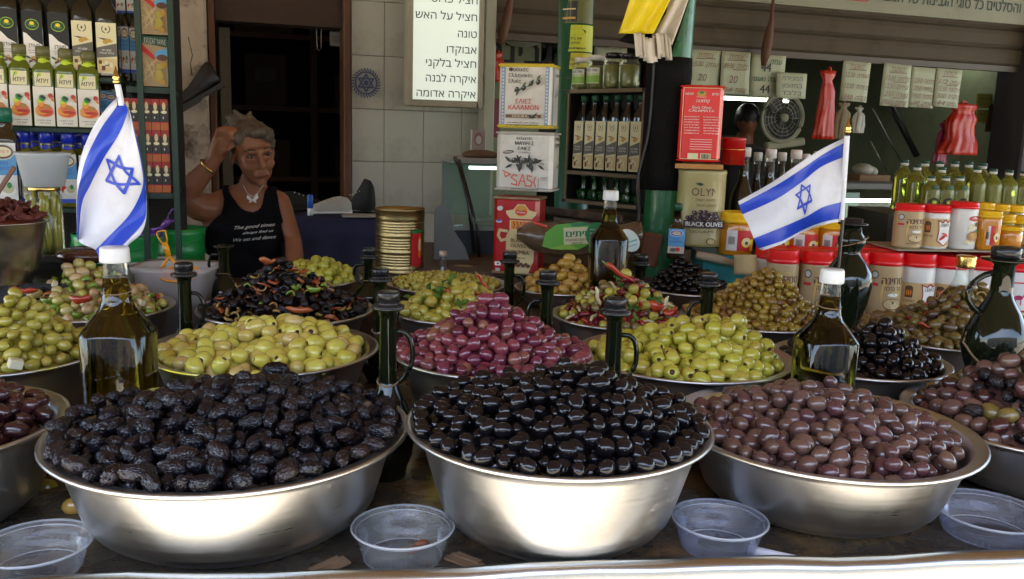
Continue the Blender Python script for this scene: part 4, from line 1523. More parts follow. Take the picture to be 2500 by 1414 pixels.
# ---- a black shoe hung on the pillar by its lace
SHOE = mat('black_leather', (.015, .015, .016), .45, var=.3, bump=.2)
t = thing('shoe', 'black shoe hanging by its lace on the plaster pillar', 'shoe', M=PF.M(478, 232, .12) @ Matrix.Rotation(R(-32), 4, 'Y'))
b = MB()
prf = [(-.115, .028, .018, 0), (-.10, .038, .026, .0), (-.06, .042, .03, .002), (-.01, .036, .036, .006), (.04, .035, .048, .016), (.08, .036, .058, .026), (.105, .032, .06, .03), (.118, .02, .05, .03)]
rs = []
for x, ry, rz, zc in prf:
    rs.append([(x, ry * math.cos(a), zc + rz * math.sin(a) * (1 if math.sin(a) > 0 else .6)) for a in (2 * math.pi * j / 18 for j in range(18))])
b.rings(rs, SHOE, True, None, True, True); b.obj('upper', t)
MB().prism([(-.12, -.02), (-.09, -.032), (0, -.03), (.02, -.022), (.12, -.028), (.12, -.008), (0, -.008), (-.115, -.008)], -.036, .036, flat('dark_rubber', (.03, .03, .03), .7)).obj('sole', t)
MB().tube([(.03, 0, .07), (.05, -.01, .11), (.075, 0, .135), (.10, 0, .2)], .002, SHOE, 6).obj('lace', t)

# ================================================================== deli shop to the right: room, shutter, banner
xr0, xr1 = fx(1192), fx(2478)
b = MB()
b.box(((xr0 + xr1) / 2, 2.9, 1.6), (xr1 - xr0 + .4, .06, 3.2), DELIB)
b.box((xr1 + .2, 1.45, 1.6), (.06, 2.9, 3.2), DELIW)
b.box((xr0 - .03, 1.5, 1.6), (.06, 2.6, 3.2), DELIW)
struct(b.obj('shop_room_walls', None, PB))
struct(MB().box(((xr0 + xr1) / 2, 1.5, 2.55), (xr1 - xr0 + .4, 2.9, .05), CEIL).obj('shop_ceiling', None, PB))
# pale partition seen through the left of the opening
struct(MB().box(((xr0 + fx(1380)) / 2 + .05, .75, 1.2), (fx(1380) - xr0 + .15, .04, 2.4), DELIW).obj('partition_wall', None, PB))
# pale upright beside the tiles
tag(MB().box((fx(1179), -.05, 1.6), (.05, .09, 3.2), mat('off_white_post', (.33, .34, .27), .6, var=.1), bev=.004).obj('white_post', None, PB), 'off-white upright post right of the lit menu sign', 'post')
# right hand pillar, dark
o = struct(MB().box((fx(2490) + .14, .02, 1.6), (.42, .24, 3.2), mat('dark_grey_pillar_paint', (.035, .034, .036), .7, var=.3), bev=.01).obj('grey_pillar', None, PB))

struct(MB().box((fx(2490) + 2.2, .1, 1.6), (3.7, .2, 3.2), mat('dim_plaster', (.12, .11, .09), .85, var=.3)).obj('neighbour_wall', None, PB))
# roller shutter, half rolled down: one slat after the other
SLAT = mat('grimy_shutter_slat', (.070, .058, .040), .7, 0.0, spec=.2, var=.25, scale=5, dirt=(.05, .035, .02), dirt_amt=.4, dirt_scale=6)
t = thing('roller_shutter', 'grimy brown roller shutter pulled half down over the shop opening', 'shutter', M=PB)
zb = PF.pt(1800, 133).z
L_ = xr1 - xr0
sh = .098
me = None
for i in range(12):
    b = MB()
    n = 7
    cs = [(-.004, 0), (-.016, .012), (-.020, .035), (-.020, .062), (-.015, .084), (-.004, .092), (-.002, sh - .001)]
    vs = []
    fs = []
    for j, (yy, zz) in enumerate(cs):
        vs += [(-L_ / 2, yy, zz), (L_ / 2, yy, zz)]
    for j in range(len(cs) - 1):
        fs.append((2 * j, 2 * j + 1, 2 * j + 3, 2 * j + 2))
    k = len(vs)
    vs += [(-L_ / 2, .004, 0), (L_ / 2, .004, 0), (-L_ / 2, .004, sh - .001), (L_ / 2, .004, sh - .001)]
    fs += [(k + 1, k, k + 2, k + 3), (k, k + 1, 1, 0), (k + 3, k + 2, k - 2, k - 1)]
    if me is None:
        me = b.add(vs, fs, SLAT).mesh('slat')
    o = bpy.data.objects.new('slat', me); COL.objects.link(o); o.parent = t
    o.location = (xr0 + L_ / 2, .0, zb + .03 + i * sh)
MB().box((xr0 + L_ / 2, -.005, zb + .012), (L_, .035, .03), mat('shutter_foot_rail', (.06, .05, .04), .5, .5)).obj('bottom_rail', t)
# stain-dark drip marks are left to the slat material; banner above
BAN = mat('cream_banner', (.20, .21, .15), .6, var=.08, dirt=(.14, .14, .09), dirt_amt=.25)
DGR = flat('banner_dark_green', (.006, .035, .022))
t = thing('shop_banner', 'cream shop banner with dark green Hebrew lettering above the shutter', 'banner', M=PB)
M0 = PF.pt(2010, -12, .0)
xb0, xb1 = fx(1700, 0, .06), fx(2560, 0, .06)
zlow = PF.pt(2250, 40, .06).z
hb = .42
MB().box(((xb0 + xb1) / 2, -.05, zlow + hb / 2), (xb1 - xb0, .02, hb), BAN).obj('panel', t)
pr = Print()
zc = lambda px, py: PF.pt(px, py, .07).z
xc = lambda px, py: PF.loc(PF.pt(px, py, .07))[0]
pr.text(he('ות והסלטים כל סוגי הגבינות של תנובה:'), (xc(2150, 6) + xc(2515, 58)) / 2, zlow + .06, .055, DGR, width=(xc(2515, 58) - xc(2150, 6)) * 1.02, bold=.012)
xe = xc(2135, 2)
pr.obj('lettering', t, Matrix.Translation((0, -.061, 0))); pr = Print()
pr.line([(xe - .9, zlow + .05), (xe - .04, zlow + .05), (xe - .015, zlow + .07), (xe - .005, zlow + .15), (xe - .9, zlow + .15)], .007, DRED)
pr.text(he('חלב טרי'), xe - .22, zlow + .075, .07, DGR, bold=.02)
pr.obj('lettering', t, Matrix.Translation((0, -.061, 0))); pr = Print()
for i in range(5):
    pr.ell(xc(2370, 20) + i * .12, zlow + .24, .05, .045, DGR)
pr.obj('lettering', t, Matrix.Translation((0, -.061, 0)))

# two dark dried fish / handles hanging in front of the shutter
RUST = mat('rusty_iron', (.09, .04, .022), .7, var=.4, scale=20)
for (px0, py0, px1, py1, lab) in ((1884, 45, 1864, 160, 'brown leaf-shaped hook hanging in front of the shutter'), (1249, -10, 1222, 108, 'rust-coloured hook hanging at the left end of the shutter')):
    a, c = PF.pt(px0, py0, .1), PF.pt(px1, py1, .1)
    t = MB().tube([a + Vector((0, 0, .2)), a, a.lerp(c, .3), a.lerp(c, .55), a.lerp(c, .8), c], [.003, .010, .020, .024, .022, .012], RUST, 10).obj('hanging_hook')
    tag(t, lab, 'hook')

# fluorescent tube inside, and its light
TUBE = mat('lit_fluorescent_tube', (.95, 1.0, .85), .5, var=0, emit=2.5)
t = thing('fluorescent_lamp', 'lit fluorescent tube inside the shop behind the paper signs', 'lamp', M=PB)
a, c = PF.pt(1700, 237, -1.3), PF.pt(1925, 230, -1.3)
la, lc = PB.inverted() @ a, PB.inverted() @ c
MB().tube([(la.x, la.y, la.z), (lc.x, la.y, la.z)], .009, TUBE, 10).obj('tube', t)
MB().box(((la.x + lc.x) / 2, la.y + .02, la.z + .03), (lc.x - la.x + .1, .06, .03), flat('lamp_housing', (.4, .42, .36))).obj('housing', t)
t = thing('fluorescent_lamp', 'second fluorescent tube high in the right corner of the shop', 'lamp', M=PB)
la = PB.inverted() @ PF.pt(2390, 120, -.5)
MB().tube([(la.x - .3, la.y, la.z), (la.x + .3, la.y, la.z)], .014, TUBE, 10).obj('tube', t)
MB().box((la.x, la.y + .02, la.z + .03), (.7, .05, .03), MATS['lamp_housing']).obj('housing', t)

# ---- papers taped up under the shutter
PAPER = mat('paper_sheet', (.34, .38, .27), .7, var=.05, scale=8)
PEN = flat('brown_marker', (.16, .06, .03)); PEN2 = flat('green_marker', (.02, .12, .05)); PEN3 = flat('grey_pencil', (.12, .12, .11))


def paper(x0, x1, y0, y1, d, label, draw, m=PAPER, tilt=0.0):
    M, wd, hh = PF.slot(x0, x1, y0, y1, d)
    t = thing('paper_sign', label, 'sign', M=M @ Matrix.Rotation(tilt, 4, 'Y'), group='papers taped under the shutter')
    b = MB()
    b.grid(lambda u, v: ((u - .5) * wd, -.006 * math.sin(u * 5 + x0) * v - .004 * v * v, hh * (1 - v)), 6, 6, m)
    b.obj('sheet', t, solid=.0006)
    pr = Print(); pr.first = .008
    draw(pr, wd, hh)
    pr.obj('writing', t)


HW = ['שמנת', 'קלה', 'לבנה', 'צפתית', 'מלוחה', 'עיזים', 'בולגרית', 'קשקבל', 'גאודה', 'עמק', 'כנען', 'חלומי']
HN = ['95.00', '500', '250', '1/2', '44', '15.00', '89.90', '12.50']


def hand(seed, rows, pen=None, head=True):
    def f(pr, w_, h_):
        p_ = pen or PEN
        rn = random.Random(seed)
        if head:
            pr.text(he(rn.choice(HW)), 0, h_ * .82, h_ * .12, p_, width=w_ * .5, shear=.25); pr.line([(-w_ * .3, h_ * .79), (w_ * .3, h_ * .80)], .004, p_)
        for r_ in range(rows):
            z_ = h_ * (.60 - .56 * r_ / max(1, rows - 1) * (1 if rows > 1 else 0))
            pr.text(he(rn.choice(HW)), w_ * .22, z_, h_ * .12, p_, width=w_ * .42, shear=.25, rot=rn.uniform(-.06, .06)); pr.text(rn.choice(HN), -w_ * .24, z_, h_ * .12, p_, width=w_ * .34, shear=.25, rot=rn.uniform(-.06, .06))
            if rn.random() < .4: pr.line([(-w_ * .1, z_ - h_ * .03), (w_ * .35, z_ - h_ * .02)], .004, p_)
    return f


def num(seed, ntext):
    def f(pr, w_, h_):
        hand(seed, 2)(pr, w_, h_)
        pr.text(ntext, -w_ * .08, h_ * .26, h_ * .17, PEN, shear=.2)
    return f


def green_sheet(pr, w_, h_):
    pr.text(he('עמק'), w_ * .2, h_ * .78, h_ * .13, PEN2, bold=.02)
    pr.text('44', -w_ * .08, h_ * .60, h_ * .2, INK, bold=.03)
    pr.text(he('יהובה נועם'), 0, h_ * .36, h_ * .12, PEN2, width=w_ * .85, bold=.02)
    pr.text('44', -w_ * .08, h_ * .08, h_ * .2, INK, bold=.03)


def sale(pr, w_, h_):
    for i, s_ in enumerate(('המכירה', 'במזומן', 'בלבד')):
        pr.text(he(s_), 0, h_ * (.70 - .29 * i), h_ * .18, PEN3, width=w_ * .68)


paper(1678, 1754, 122, 224, .03, 'white paper price list with a big handwritten 20, first right of the green column', num(3, '20'))
paper(1755, 1826, 126, 230, .035, 'white paper price list with handwritten 20, second right of the green column', num(4, '20'))
paper(1828, 1912, 134, 236, .03, 'paper sign with two green Hebrew lines and the number 44 twice', green_sheet)
paper(1892, 1966, 178, 240, .06, 'small paper with three grey handwritten Hebrew lines below the green sign', sale)
paper(2048, 2116, 150, 248, .03, 'handwritten sheet right of the hanging red bag', hand(11, 3), tilt=.03)
paper(2146, 2214, 156, 260, .03, 'handwritten sheet in the middle of the right window, above the metal tubes', hand(12, 4), tilt=.03)
paper(2216, 2276, 164, 263, .03, 'left one of the two joined handwritten sheets', hand(13, 4, head=False), tilt=.02)
paper(2275, 2338, 168, 262, .034, 'right one of the two joined handwritten sheets', hand(14, 4), tilt=.03)
YP = flat('yellow_note_paper', (.5, .48, .13), .7)
paper(2381, 2420, 229, 264, -.35, 'upper yellow note on the pale green wall', hand(15, 1, head=False), YP)
paper(2380, 2416, 268, 300, -.35, 'lower yellow note on the pale green wall', hand(16, 1, head=False), YP)
paper(1362, 1372, 92, 150, -.2, 'narrow strip of white paper left of the stickered pole', hand(17, 2, head=False))
paper(1450, 1530, 100, 150, -.1, 'pale paper behind the glass jars and the black sleeve', hand(18, 2))
# large Hebrew letters on the partition
t = thing('wall_lettering', 'large black Hebrew letters on the pale wall above the yellow-rimmed tin', 'lettering', M=PF.M(1290, 132, -.73))
pr = Print(); pr.text(he('הגבינה'), 0, -.05, .12, INK, width=.5, bold=.03); pr.obj('letters', t)
# pale dish lamp on the ceiling
t = thing('ceiling_light', 'round pale glass lamp behind the left end of the shutter', 'lamp', M=PF.M(1275, 100, -.5))
MB().loft([(-.03, .02), (-.024, .06), (-.005, .09), (.004, .095), (.01, .08)], flat('opal_glass', (.4, .42, .35), .3), 28).obj('shade', t)

# ---- red and pale plastic bags
BAGR = mat('orange_red_plastic_bag', (.40, .022, .008), .35, var=.25, scale=8, bump=.5, bscale=18)
BAGP = mat('pink_plastic_bag', (.28, .03, .09), .4, var=.25, bump=.4)
BAGB = mat('beige_cloth_bag', (.17, .14, .08), .8, var=.3, bump=.4, bscale=30)
BAGW = mat('greyish_plastic_bag', (.28, .29, .24), .5, var=.2, bump=.5, bscale=18)


def bag(x0, x1, y0, y1, d, label, m, seed=0, pinch=.5, name='plastic_bag'):
    M, wd, hh = PF.slot(x0, x1, y0, y1, d)
    t = thing(name, label, 'bag', M=M)
    rs = []
    for i in range(15):
        v = i / 14
        k = (1 - .25 * v) * (1 - pinch * 1.3 * math.exp(-((v - .84) / .07) ** 2)) * (.92 + .10 * math.sin(v * 6 + seed))
        r_ = []
        for j in range(48):
            a = 2 * math.pi * j / 48
            f = 1 + .16 * noise.noise(Vector((math.cos(a) * 2.2, math.sin(a) * 2.2, v * 2.5 + seed * 3))) + (.06 * math.sin(6 * a + seed + v * 2.2) + .06 * math.sin(13 * a + seed * 2 - v * 3) + .10 * noise.noise(Vector((a * 1.7, v * 6, seed)))) * (1.4 - v)
            r_.append((wd / 2 * k * math.cos(a) * f + wd * .10 * (noise.noise(Vector((v * 2.6, seed * 2.1, 0)))) , wd * .2 * k * math.sin(a) * f, hh * v))
        rs.append(r_)
    b = MB(); b.rings(rs, m, True, None, True, True); b.obj('sack', t)
    b = MB(); b.tube([(-wd * .1, 0, hh * .97), (-wd * .05, 0, hh * 1.05), (wd * .05, 0, hh * 1.05), (wd * .1, 0, hh * .97)], .006, m); b.obj('knot', t)
    return t


bag(1984, 2034, 172, 340, .05, 'orange-red plastic bag hanging in folds beside the right flag tip', BAGR, 1, .35)
bag(2296, 2382, 254, 378, .0, 'broad orange-red plastic bag hanging at the right of the shop', BAGR, 2, .25)
bag(2278, 2312, 300, 400, -.05, 'pink bag tucked left of the broad red one', BAGP, 3)
bag(2028, 2072, 250, 340, .0, 'beige cloth bag hanging behind the flag tip', BAGB, 4)
bag(2075, 2110, 262, 325, .0, 'greyish crumpled plastic bag right of the beige one', BAGW, 5)
bag(1190, 1236, 128, 200, -.2, 'orange-red bag hung left of the yellow-rimmed tin', BAGR, 6, .2)
bag(2405, 2420, 258, 322, -.3, 'narrow brown sausage-like packet hanging on the pale green wall', RUST, 7, .1, 'hanging_packet')
# pink panel and white bits left of the tins
tag(MB().box((0, 0, .1), (.09, .02, .2), flat('magenta_panel', (.2, .03, .07))).obj('pink_panel', None, PF.M(1198, 335, -.6)), 'magenta panel seen beside the stacked tins', 'panel')

# ---- wall fan
CREAMP = flat('cream_plastic', (.50, .50, .36), .5)
Mf = PF.M(1910, 288, -1.0)
t = thing('desk_fan', 'cream round fan with wire grille inside the dim shop', 'fan', M=Mf)
rad = mpp(Mf.translation.y) * 56
b = MB(); b.tube([(rad * math.cos(a), 0, rad * math.sin(a)) for a in (2 * math.pi * i / 40 for i in range(40))], .013, CREAMP, 8, True); b.obj('rim', t)
for k, rr in enumerate((.9, .75, .6, .45)):
    b = MB(); b.tube([(rad * rr * math.cos(a), -.012 - .01 * (1 - rr), rad * rr * math.sin(a)) for a in (2 * math.pi * i / 32 for i in range(32))], .0022, DSTEEL, 5, True); b.obj('grille_ring', t)
for k in range(16):
    a = k / 16 * 2 * math.pi
    MB().tube([(rad * .22 * math.cos(a), -.022, rad * .22 * math.sin(a)), (rad * math.cos(a), -.004, rad * math.sin(a))], .0018, DSTEEL, 5).obj('grille_wire', t)
MB().ball((0, -.02, 0), (rad * .2, .02, rad * .2), CREAMP).obj('hub', t)
for k in range(4):
    a = k / 4 * 2 * math.pi + .4
    b = MB(); M2 = Matrix.Rotation(-a, 4, 'Y')
    b.grid(lambda u, v: (rad * (.15 + .72 * u), .025 + .03 * (v - .5) * (1 - u * .4), rad * (v - .5) * (.35 + .4 * u)), 6, 4, flat('fan_blade', (.08, .08, .07), .4), True, M2); b.obj('blade', t)
MB().box((.03, .03, -rad * 1.12), (rad * 1.9, .05, .05), CREAMP, bev=.01, M=Matrix.Rotation(R(-8), 4, 'Y')).obj('base', t)
# slanted chrome tubes behind
t = thing('scale_arm', 'slanted thin chrome rods inside the shop', 'rods', M=Matrix.Identity(4))
MB().tube([PF.pt(2130, 265, -.6), PF.pt(2200, 395, -.6)], .005, DSTEEL).obj('rod', t)
MB().tube([PF.pt(2125, 345, -.6), PF.pt(2165, 420, -.6)], .004, DSTEEL).obj('rod', t)
MB().tube([PF.pt(2175, 258, -.7), PF.pt(2238, 380, -.7)], .02, flat('dark_iron', (.02, .02, .02))).obj('rod', t)

# ---- shop counter with a lit glass case
GLZ = clear_mat('case_glass', (.75, .9, .82), .6, .03, .04)
t = thing('glass_case', 'chilled glass counter with a lit tube, behind the right flag pole', 'display case', M=PF.M(2120, 620, .25))
wd = (PF.pt(2200, 500, .25) - PF.pt(1960, 500, .25)).length
hh = PF.pt(2120, 455, .25).z - PF.pt(2120, 620, .25).z
MB().box((-.02, .25, hh), (wd + .1, .5, .03), mat('dull_case_top', (.10, .11, .10), .6), bev=.004).obj('case_top', t)
MB().box((-.02, .0, hh * .42), (wd, .008, hh * .8), GLZ).obj('pane', t)
MB().box((-.02, .45, hh * .42), (wd, .01, hh * .8), mat('case_back', (.12, .2, .16), .4)).obj('case_back', t)
MB().tube([(-wd / 2 + .05, .06, hh * .78), (wd / 2 - .04, .06, hh * .78)], .008, TUBE, 10).obj('lamp_tube', t)
MB().box((-.02, .24, -.03), (wd, .46, .04), DSTEEL).obj('case_floor', t)
MB().box((-.02, .24, -.55), (wd, .46, 1.0), DELIB).obj('cabinet', t)
o = MB().grid(lambda u, v: ((u - .5) * .3, (v - .5) * .2, .05 * noise.noise(Vector((u * 4, v * 4, 2))) + .08 * math.sin(math.pi * u) * math.sin(math.pi * v)), 14, 10, mat('cream_wrapping', (.35, .34, .24), .6, var=.2)).obj('wrapped_bundle', None, PF.M(2155, 600, .2), .004)
tag(o, 'crumpled cream wrapping behind the red-lidded tubs', 'wrapping')
o = MB().box((0, 0, .03), (.2, .16, .06), CARD, bev=.003).obj('cardboard_box', None, PF.M(2110, 453, -.05)); tag(o, 'brown cardboard box on top of the glass counter', 'box')
o = MB().ball((0, 0, .03), (.06, .05, .035), BAGW).ball((.05, 0, .02), (.04, .04, .03), BAGW).obj('crumpled_bag', None, PF.M(2105, 428, -.05)); tag(o, 'pale crumpled bag on the cardboard box', 'bag')
# wooden rail and dim goods on the back wall
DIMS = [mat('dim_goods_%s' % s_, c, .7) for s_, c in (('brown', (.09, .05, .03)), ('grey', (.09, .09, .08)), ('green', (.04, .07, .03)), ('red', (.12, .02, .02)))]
t = thing('wall_shelf', 'dim shelf with jars and boxes at the back of the shop', 'shelf', M=PB @ Matrix.Translation(((xr0 + xr1) / 2, 2.6, 0)))
for i in range(3):
    MB().box((0, 0, 1.2 + i * .33), (L_ * .9, .25, .025), WOODD).obj('shelf_board', t)
rnd = random.Random(9)
for i in range(3):
    x = -L_ * .42
    j = 0
    while x < L_ * .42:
        wd_, hh_ = rnd.uniform(.07, .2), rnd.uniform(.1, .26)
        if rnd.random() < .8:
            dm = rnd.choice(DIMS)
            if wd_ < .11:
                b = MB().loft([(0, wd_ * .4), (hh_ * .8, wd_ * .4), (hh_ * .9, wd_ * .25), (hh_, wd_ * .28)], dm, 14)
            else:
                b = MB().box((0, 0, hh_ / 2), (wd_, .16, hh_), dm, bev=.004)
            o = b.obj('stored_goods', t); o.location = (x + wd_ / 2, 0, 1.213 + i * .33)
        x += wd_ + rnd.uniform(.01, .1)
# ================================================================== lit menu sign
PFs = PL(1080, 130, 3.85, 14)
M, wd, hh = PFs.slot(988, 1172, -150, 262)
t = thing('menu_sign', 'lit white menu sign with black Hebrew words in a beige frame', 'sign', M=M)
FR = mat('beige_sign_frame', (.30, .28, .21), .55, var=.15)
k = wd / 184
MB().box((0, .0, hh / 2), (wd, .10, hh), FR, bev=.006).obj('box', t)
for c, d_ in (((-wd / 2 + 7 * k, -.056, hh / 2), (14 * k, .02, hh)), ((wd / 2 - 5 * k, -.056, hh / 2), (10 * k, .02, hh)), ((0, -.056, 6 * k), (wd - 28 * k, .02, 12 * k))):
    MB().box(c, d_, FR, bev=.003).obj('frame_bar', t)
LIT = mat('backlit_panel', (.54, .60, .52), .4, var=.05, scale=2, emit=.11)
MB().box((2 * k, -.0515, hh / 2 + 6 * k), (wd - 26 * k, .002, hh - 20 * k), LIT).obj('panel', t)
pr = Print()
for (s_, py, w_) in (('חציל קצוץ', -38, 150), ('חציל פרוס', 2, 112), ('חציל על האש', 41, 148), ('טונה', 80, 46), ('אבוקדו', 117, 72), ('חציל בלקני', 150, 122), ('איקרה לבנה', 186, 122), ('איקרה אדומה', 222, 144)):
    pr = Print()
    pr.text(he(s_), wd / 2 - 16 * k, (262 - py - 17) * k, 18 * k, INK, width=w_ * k, align='r')
    pr.obj('lettering', t, Matrix.Translation((0, -.0535, 0)))

# ================================================================== olive oil tins, stacked
PT = PL(1280, 400, 2.72, -14)
TINW = mat('white_tin', (.60, .59, .54), .35, var=.05, dirt=(.3, .26, .2), dirt_amt=.2, coat=.3)
TINR = mat('red_tin', (.40, .008, .010), .3, var=.08, coat=.4)
TINR2 = mat('bright_red_tin', (.72, .012, .010), .3, var=.08, coat=.4)
TINY = mat('yellow_tin_rim', (.62, .50, .04), .35, coat=.3)
TINM = mat('tin_rim_metal', (.5, .45, .3), .35, .8, var=.1)


def tin(pl, x0, x1, y0, y1, label, body, rim, draw, side=None, depth=.7, d=0.0, rimh=.05, name='olive_tin'):
    M, wd, hh = pl.slot(x0, x1, y0, y1, d)
    t = thing(name, label, 'tin', M=M)
    dp = wd * depth
    b = MB(); b.box((0, dp / 2, hh / 2), (wd, dp, hh - .006), body, bev=.012); b.obj('can_body', t)
    for z in (.006, hh - .006 - hh * rimh * .3):
        b = MB(); b.box((0, dp / 2, z + (hh * rimh * .3 if z < .1 else 0)), (wd + .006, dp + .006, hh * rimh), rim, bev=.012); b.obj('rim', t)
    pr = Print(); draw(pr, wd, hh); pr.obj('print', t)
    if side:
        pr = Print(); side(pr, dp, hh)
        pr.obj('side_print', t, Matrix.Translation((wd / 2, dp / 2, 0)) @ Matrix.Rotation(R(90), 4, 'Z'))
    return t


OLV = flat('olive_print', (.02, .022, .018)); LFG = flat('leaf_print', (.06, .11, .05)); HI = flat('shine_print', (.5, .52, .5)); BND = flat('blue_band_print', (.22, .32, .48))


def branch(pr, cx, cz, s_, n=5, leaf=LFG, ol=OLV, seed=0):
    rnd = random.Random(seed)
    pr.line([(cx - s_, cz - s_ * .5), (cx + s_ * .2, cz), (cx + s_, cz + s_ * .5)], s_ * .04, leaf)
    for i in range(n * 2):
        u = -1 + 2 * i / (n * 2 - 1)
        pr.leaf(cx + u * s_ * .9, cz + u * s_ * .45, s_ * .5, s_ * .09, rnd.uniform(.2, 1.3) + (math.pi if i % 2 else 0), leaf)
    for i in range(n):
        u = -.8 + 1.6 * i / (n - 1)
        pr.olive(cx + u * s_, cz + u * s_ * .4 - s_ * .12 * (i % 2), s_ * .2, ol, HI, 1.0)


def d_kal(pr, w_, h_):
    for sx in (-1, 1):
        pr.rect(sx * w_ * .41, h_ * .5, w_ * .07, h_ * .86, BND)
        for i in range(16): pr.ell(sx * w_ * .41, h_ * (.12 + .051 * i), w_ * .018, h_ * .016, TINW, 0, 8)
    for i, s_ in enumerate(('Φυσικές', 'Ελληνικές', 'Ελιές')): pr.text(s_, -w_ * .3, h_ * (.86 - .085 * i), h_ * .055, INK, align='l', bold=.02)
    branch(pr, .01, h_ * .66, w_ * .25, 4, seed=1)
    pr.text('ΕΛΙΕΣ', 0, h_ * .385, h_ * .065, RED, bold=.02); pr.text('ΚΑΛΑΜΩΝ', 0, h_ * .29, h_ * .07, RED, width=w_ * .56, bold=.02)
    pr.rect(0, h_ * .195, w_ * .66, h_ * .05, BROWN); pr.text('SIOURAS S.A.', w_ * .03, h_ * .18, h_ * .035, CREAM, width=w_ * .48)
    pr.leaf(w_ * .1, h_ * .16, w_ * .16, w_ * .02, .5, OLV); pr.leaf(w_ * .16, h_ * .15, w_ * .16, w_ * .02, .9, OLV); pr.leaf(w_ * .2, h_ * .16, w_ * .14, w_ * .02, 2.6, OLV)
    for i in range(2): pr.scrib(0, h_ * (.09 - .035 * i), w_ * .6, h_ * .016, .0012, INK, i)


def d_side(pr, w_, h_):
    pr.rect(-w_ * .36, h_ * .5, w_ * .12, h_ * .86, BND)
    branch(pr, w_ * .05, h_ * .55, w_ * .2, 3, seed=3); pr.scrib(.0, h_ * .8, w_ * .4, h_ * .04, .003, INK, 5)


def d_mav(pr, w_, h_):
    pr.rect(0, h_ * .965, w_ * .98, h_ * .012, INK)
    pr.text('εκλεκτές', 0, h_ * .855, h_ * .045, INK, bold=.03); pr.text('ΜΑΥΡΕΣ', 0, h_ * .77, h_ * .055, INK, bold=.03); pr.text('ΕΛΙΕΣ', 0, h_ * .685, h_ * .055, INK, bold=.03)
    pr.text('(CONFITES)', 0, h_ * .635, h_ * .028, INK)
    pr.ell(-w_ * .28, h_ * .65, w_ * .1, h_ * .03, GREY, .15); pr.scrib(-w_ * .28, h_ * .645, w_ * .12, h_ * .012, .0012, WHITE, 3)
    for i in range(6): pr.leaf(w_ * (-.22 + .08 * i), h_ * .48, w_ * .16, w_ * .022, (2.4, .9, 2.0, .6, 1.6, .4)[i] + (i % 2) * 0, OLV); pr.leaf(w_ * (-.2 + .09 * i), h_ * .46, w_ * .15, w_ * .02, (-2.6, -1.2, -2.0, -.9, -1.6, -.6)[i], OLV)
    for i in range(5): pr.olive(w_ * (-.16 + .09 * i), h_ * (.455 if i % 2 else .52), w_ * .06, OLV, HI)
    pr.text('VFB', w_ * .33, h_ * .46, h_ * .03, INK, bold=.02)
    pen = flat('red_marker', (.62, .10, .06))
    z, s_ = h_ * .1, h_ * .2
    pr.line([(-w_ * .36, z + s_ * 1.25), (-w_ * .22, z + s_ * .95), (-w_ * .3, z + s_ * .75), (-w_ * .33, z + s_ * 1.05)], .0035, pen)
    pr.line([(-w_ * .1, z + s_ * .85), (-w_ * .16, z + s_ * .95), (-w_ * .2, z + s_ * .7), (-w_ * .1, z + s_ * .4), (-w_ * .1, z + s_ * .1), (-w_ * .2, z + s_ * .2)], .0035, pen)
    pr.line([(-w_ * .07, z + s_ * .05), (.0, z + s_), (w_ * .06, z + s_ * .0)], .0035, pen); pr.line([(-w_ * .05, z + s_ * .45), (w_ * .04, z + s_ * .42)], .0035, pen)
    pr.line([(w_ * .16, z + s_ * .85), (w_ * .09, z + s_ * .9), (w_ * .08, z + s_ * .6), (w_ * .17, z + s_ * .4), (w_ * .15, z + s_ * .05), (w_ * .07, z + s_ * .1)], .0035, pen)
    pr.line([(w_ * .23, z + s_ * .8), (w_ * .2, z + s_ * .4), (w_ * .24, z)], .0035, pen)
    pr.line([(-w_ * .2, h_ * .06), (w_ * .28, h_ * .06), (w_ * .28, h_ * .24)], .0016, GREY)
    pr.rect(w_ * .38, h_ * .24, w_ * .11, h_ * .05, GREY); pr.rect(w_ * .38, h_ * .24, w_ * .10, h_ * .04, TINW); pr.scrib(w_ * .38, h_ * .235, w_ * .08, h_ * .012, .001, INK, 9)


def d_mavs(pr, w_, h_):
    pr.scrib(0, h_ * .85, w_ * .5, h_ * .05, .004, INK, 5); pr.scrib(0, h_ * .75, w_ * .5, h_ * .05, .004, INK, 6); branch(pr, 0, h_ * .45, w_ * .18, 4, OLV, OLV, 4)


TANP = flat('tan_print', (.62, .50, .26))


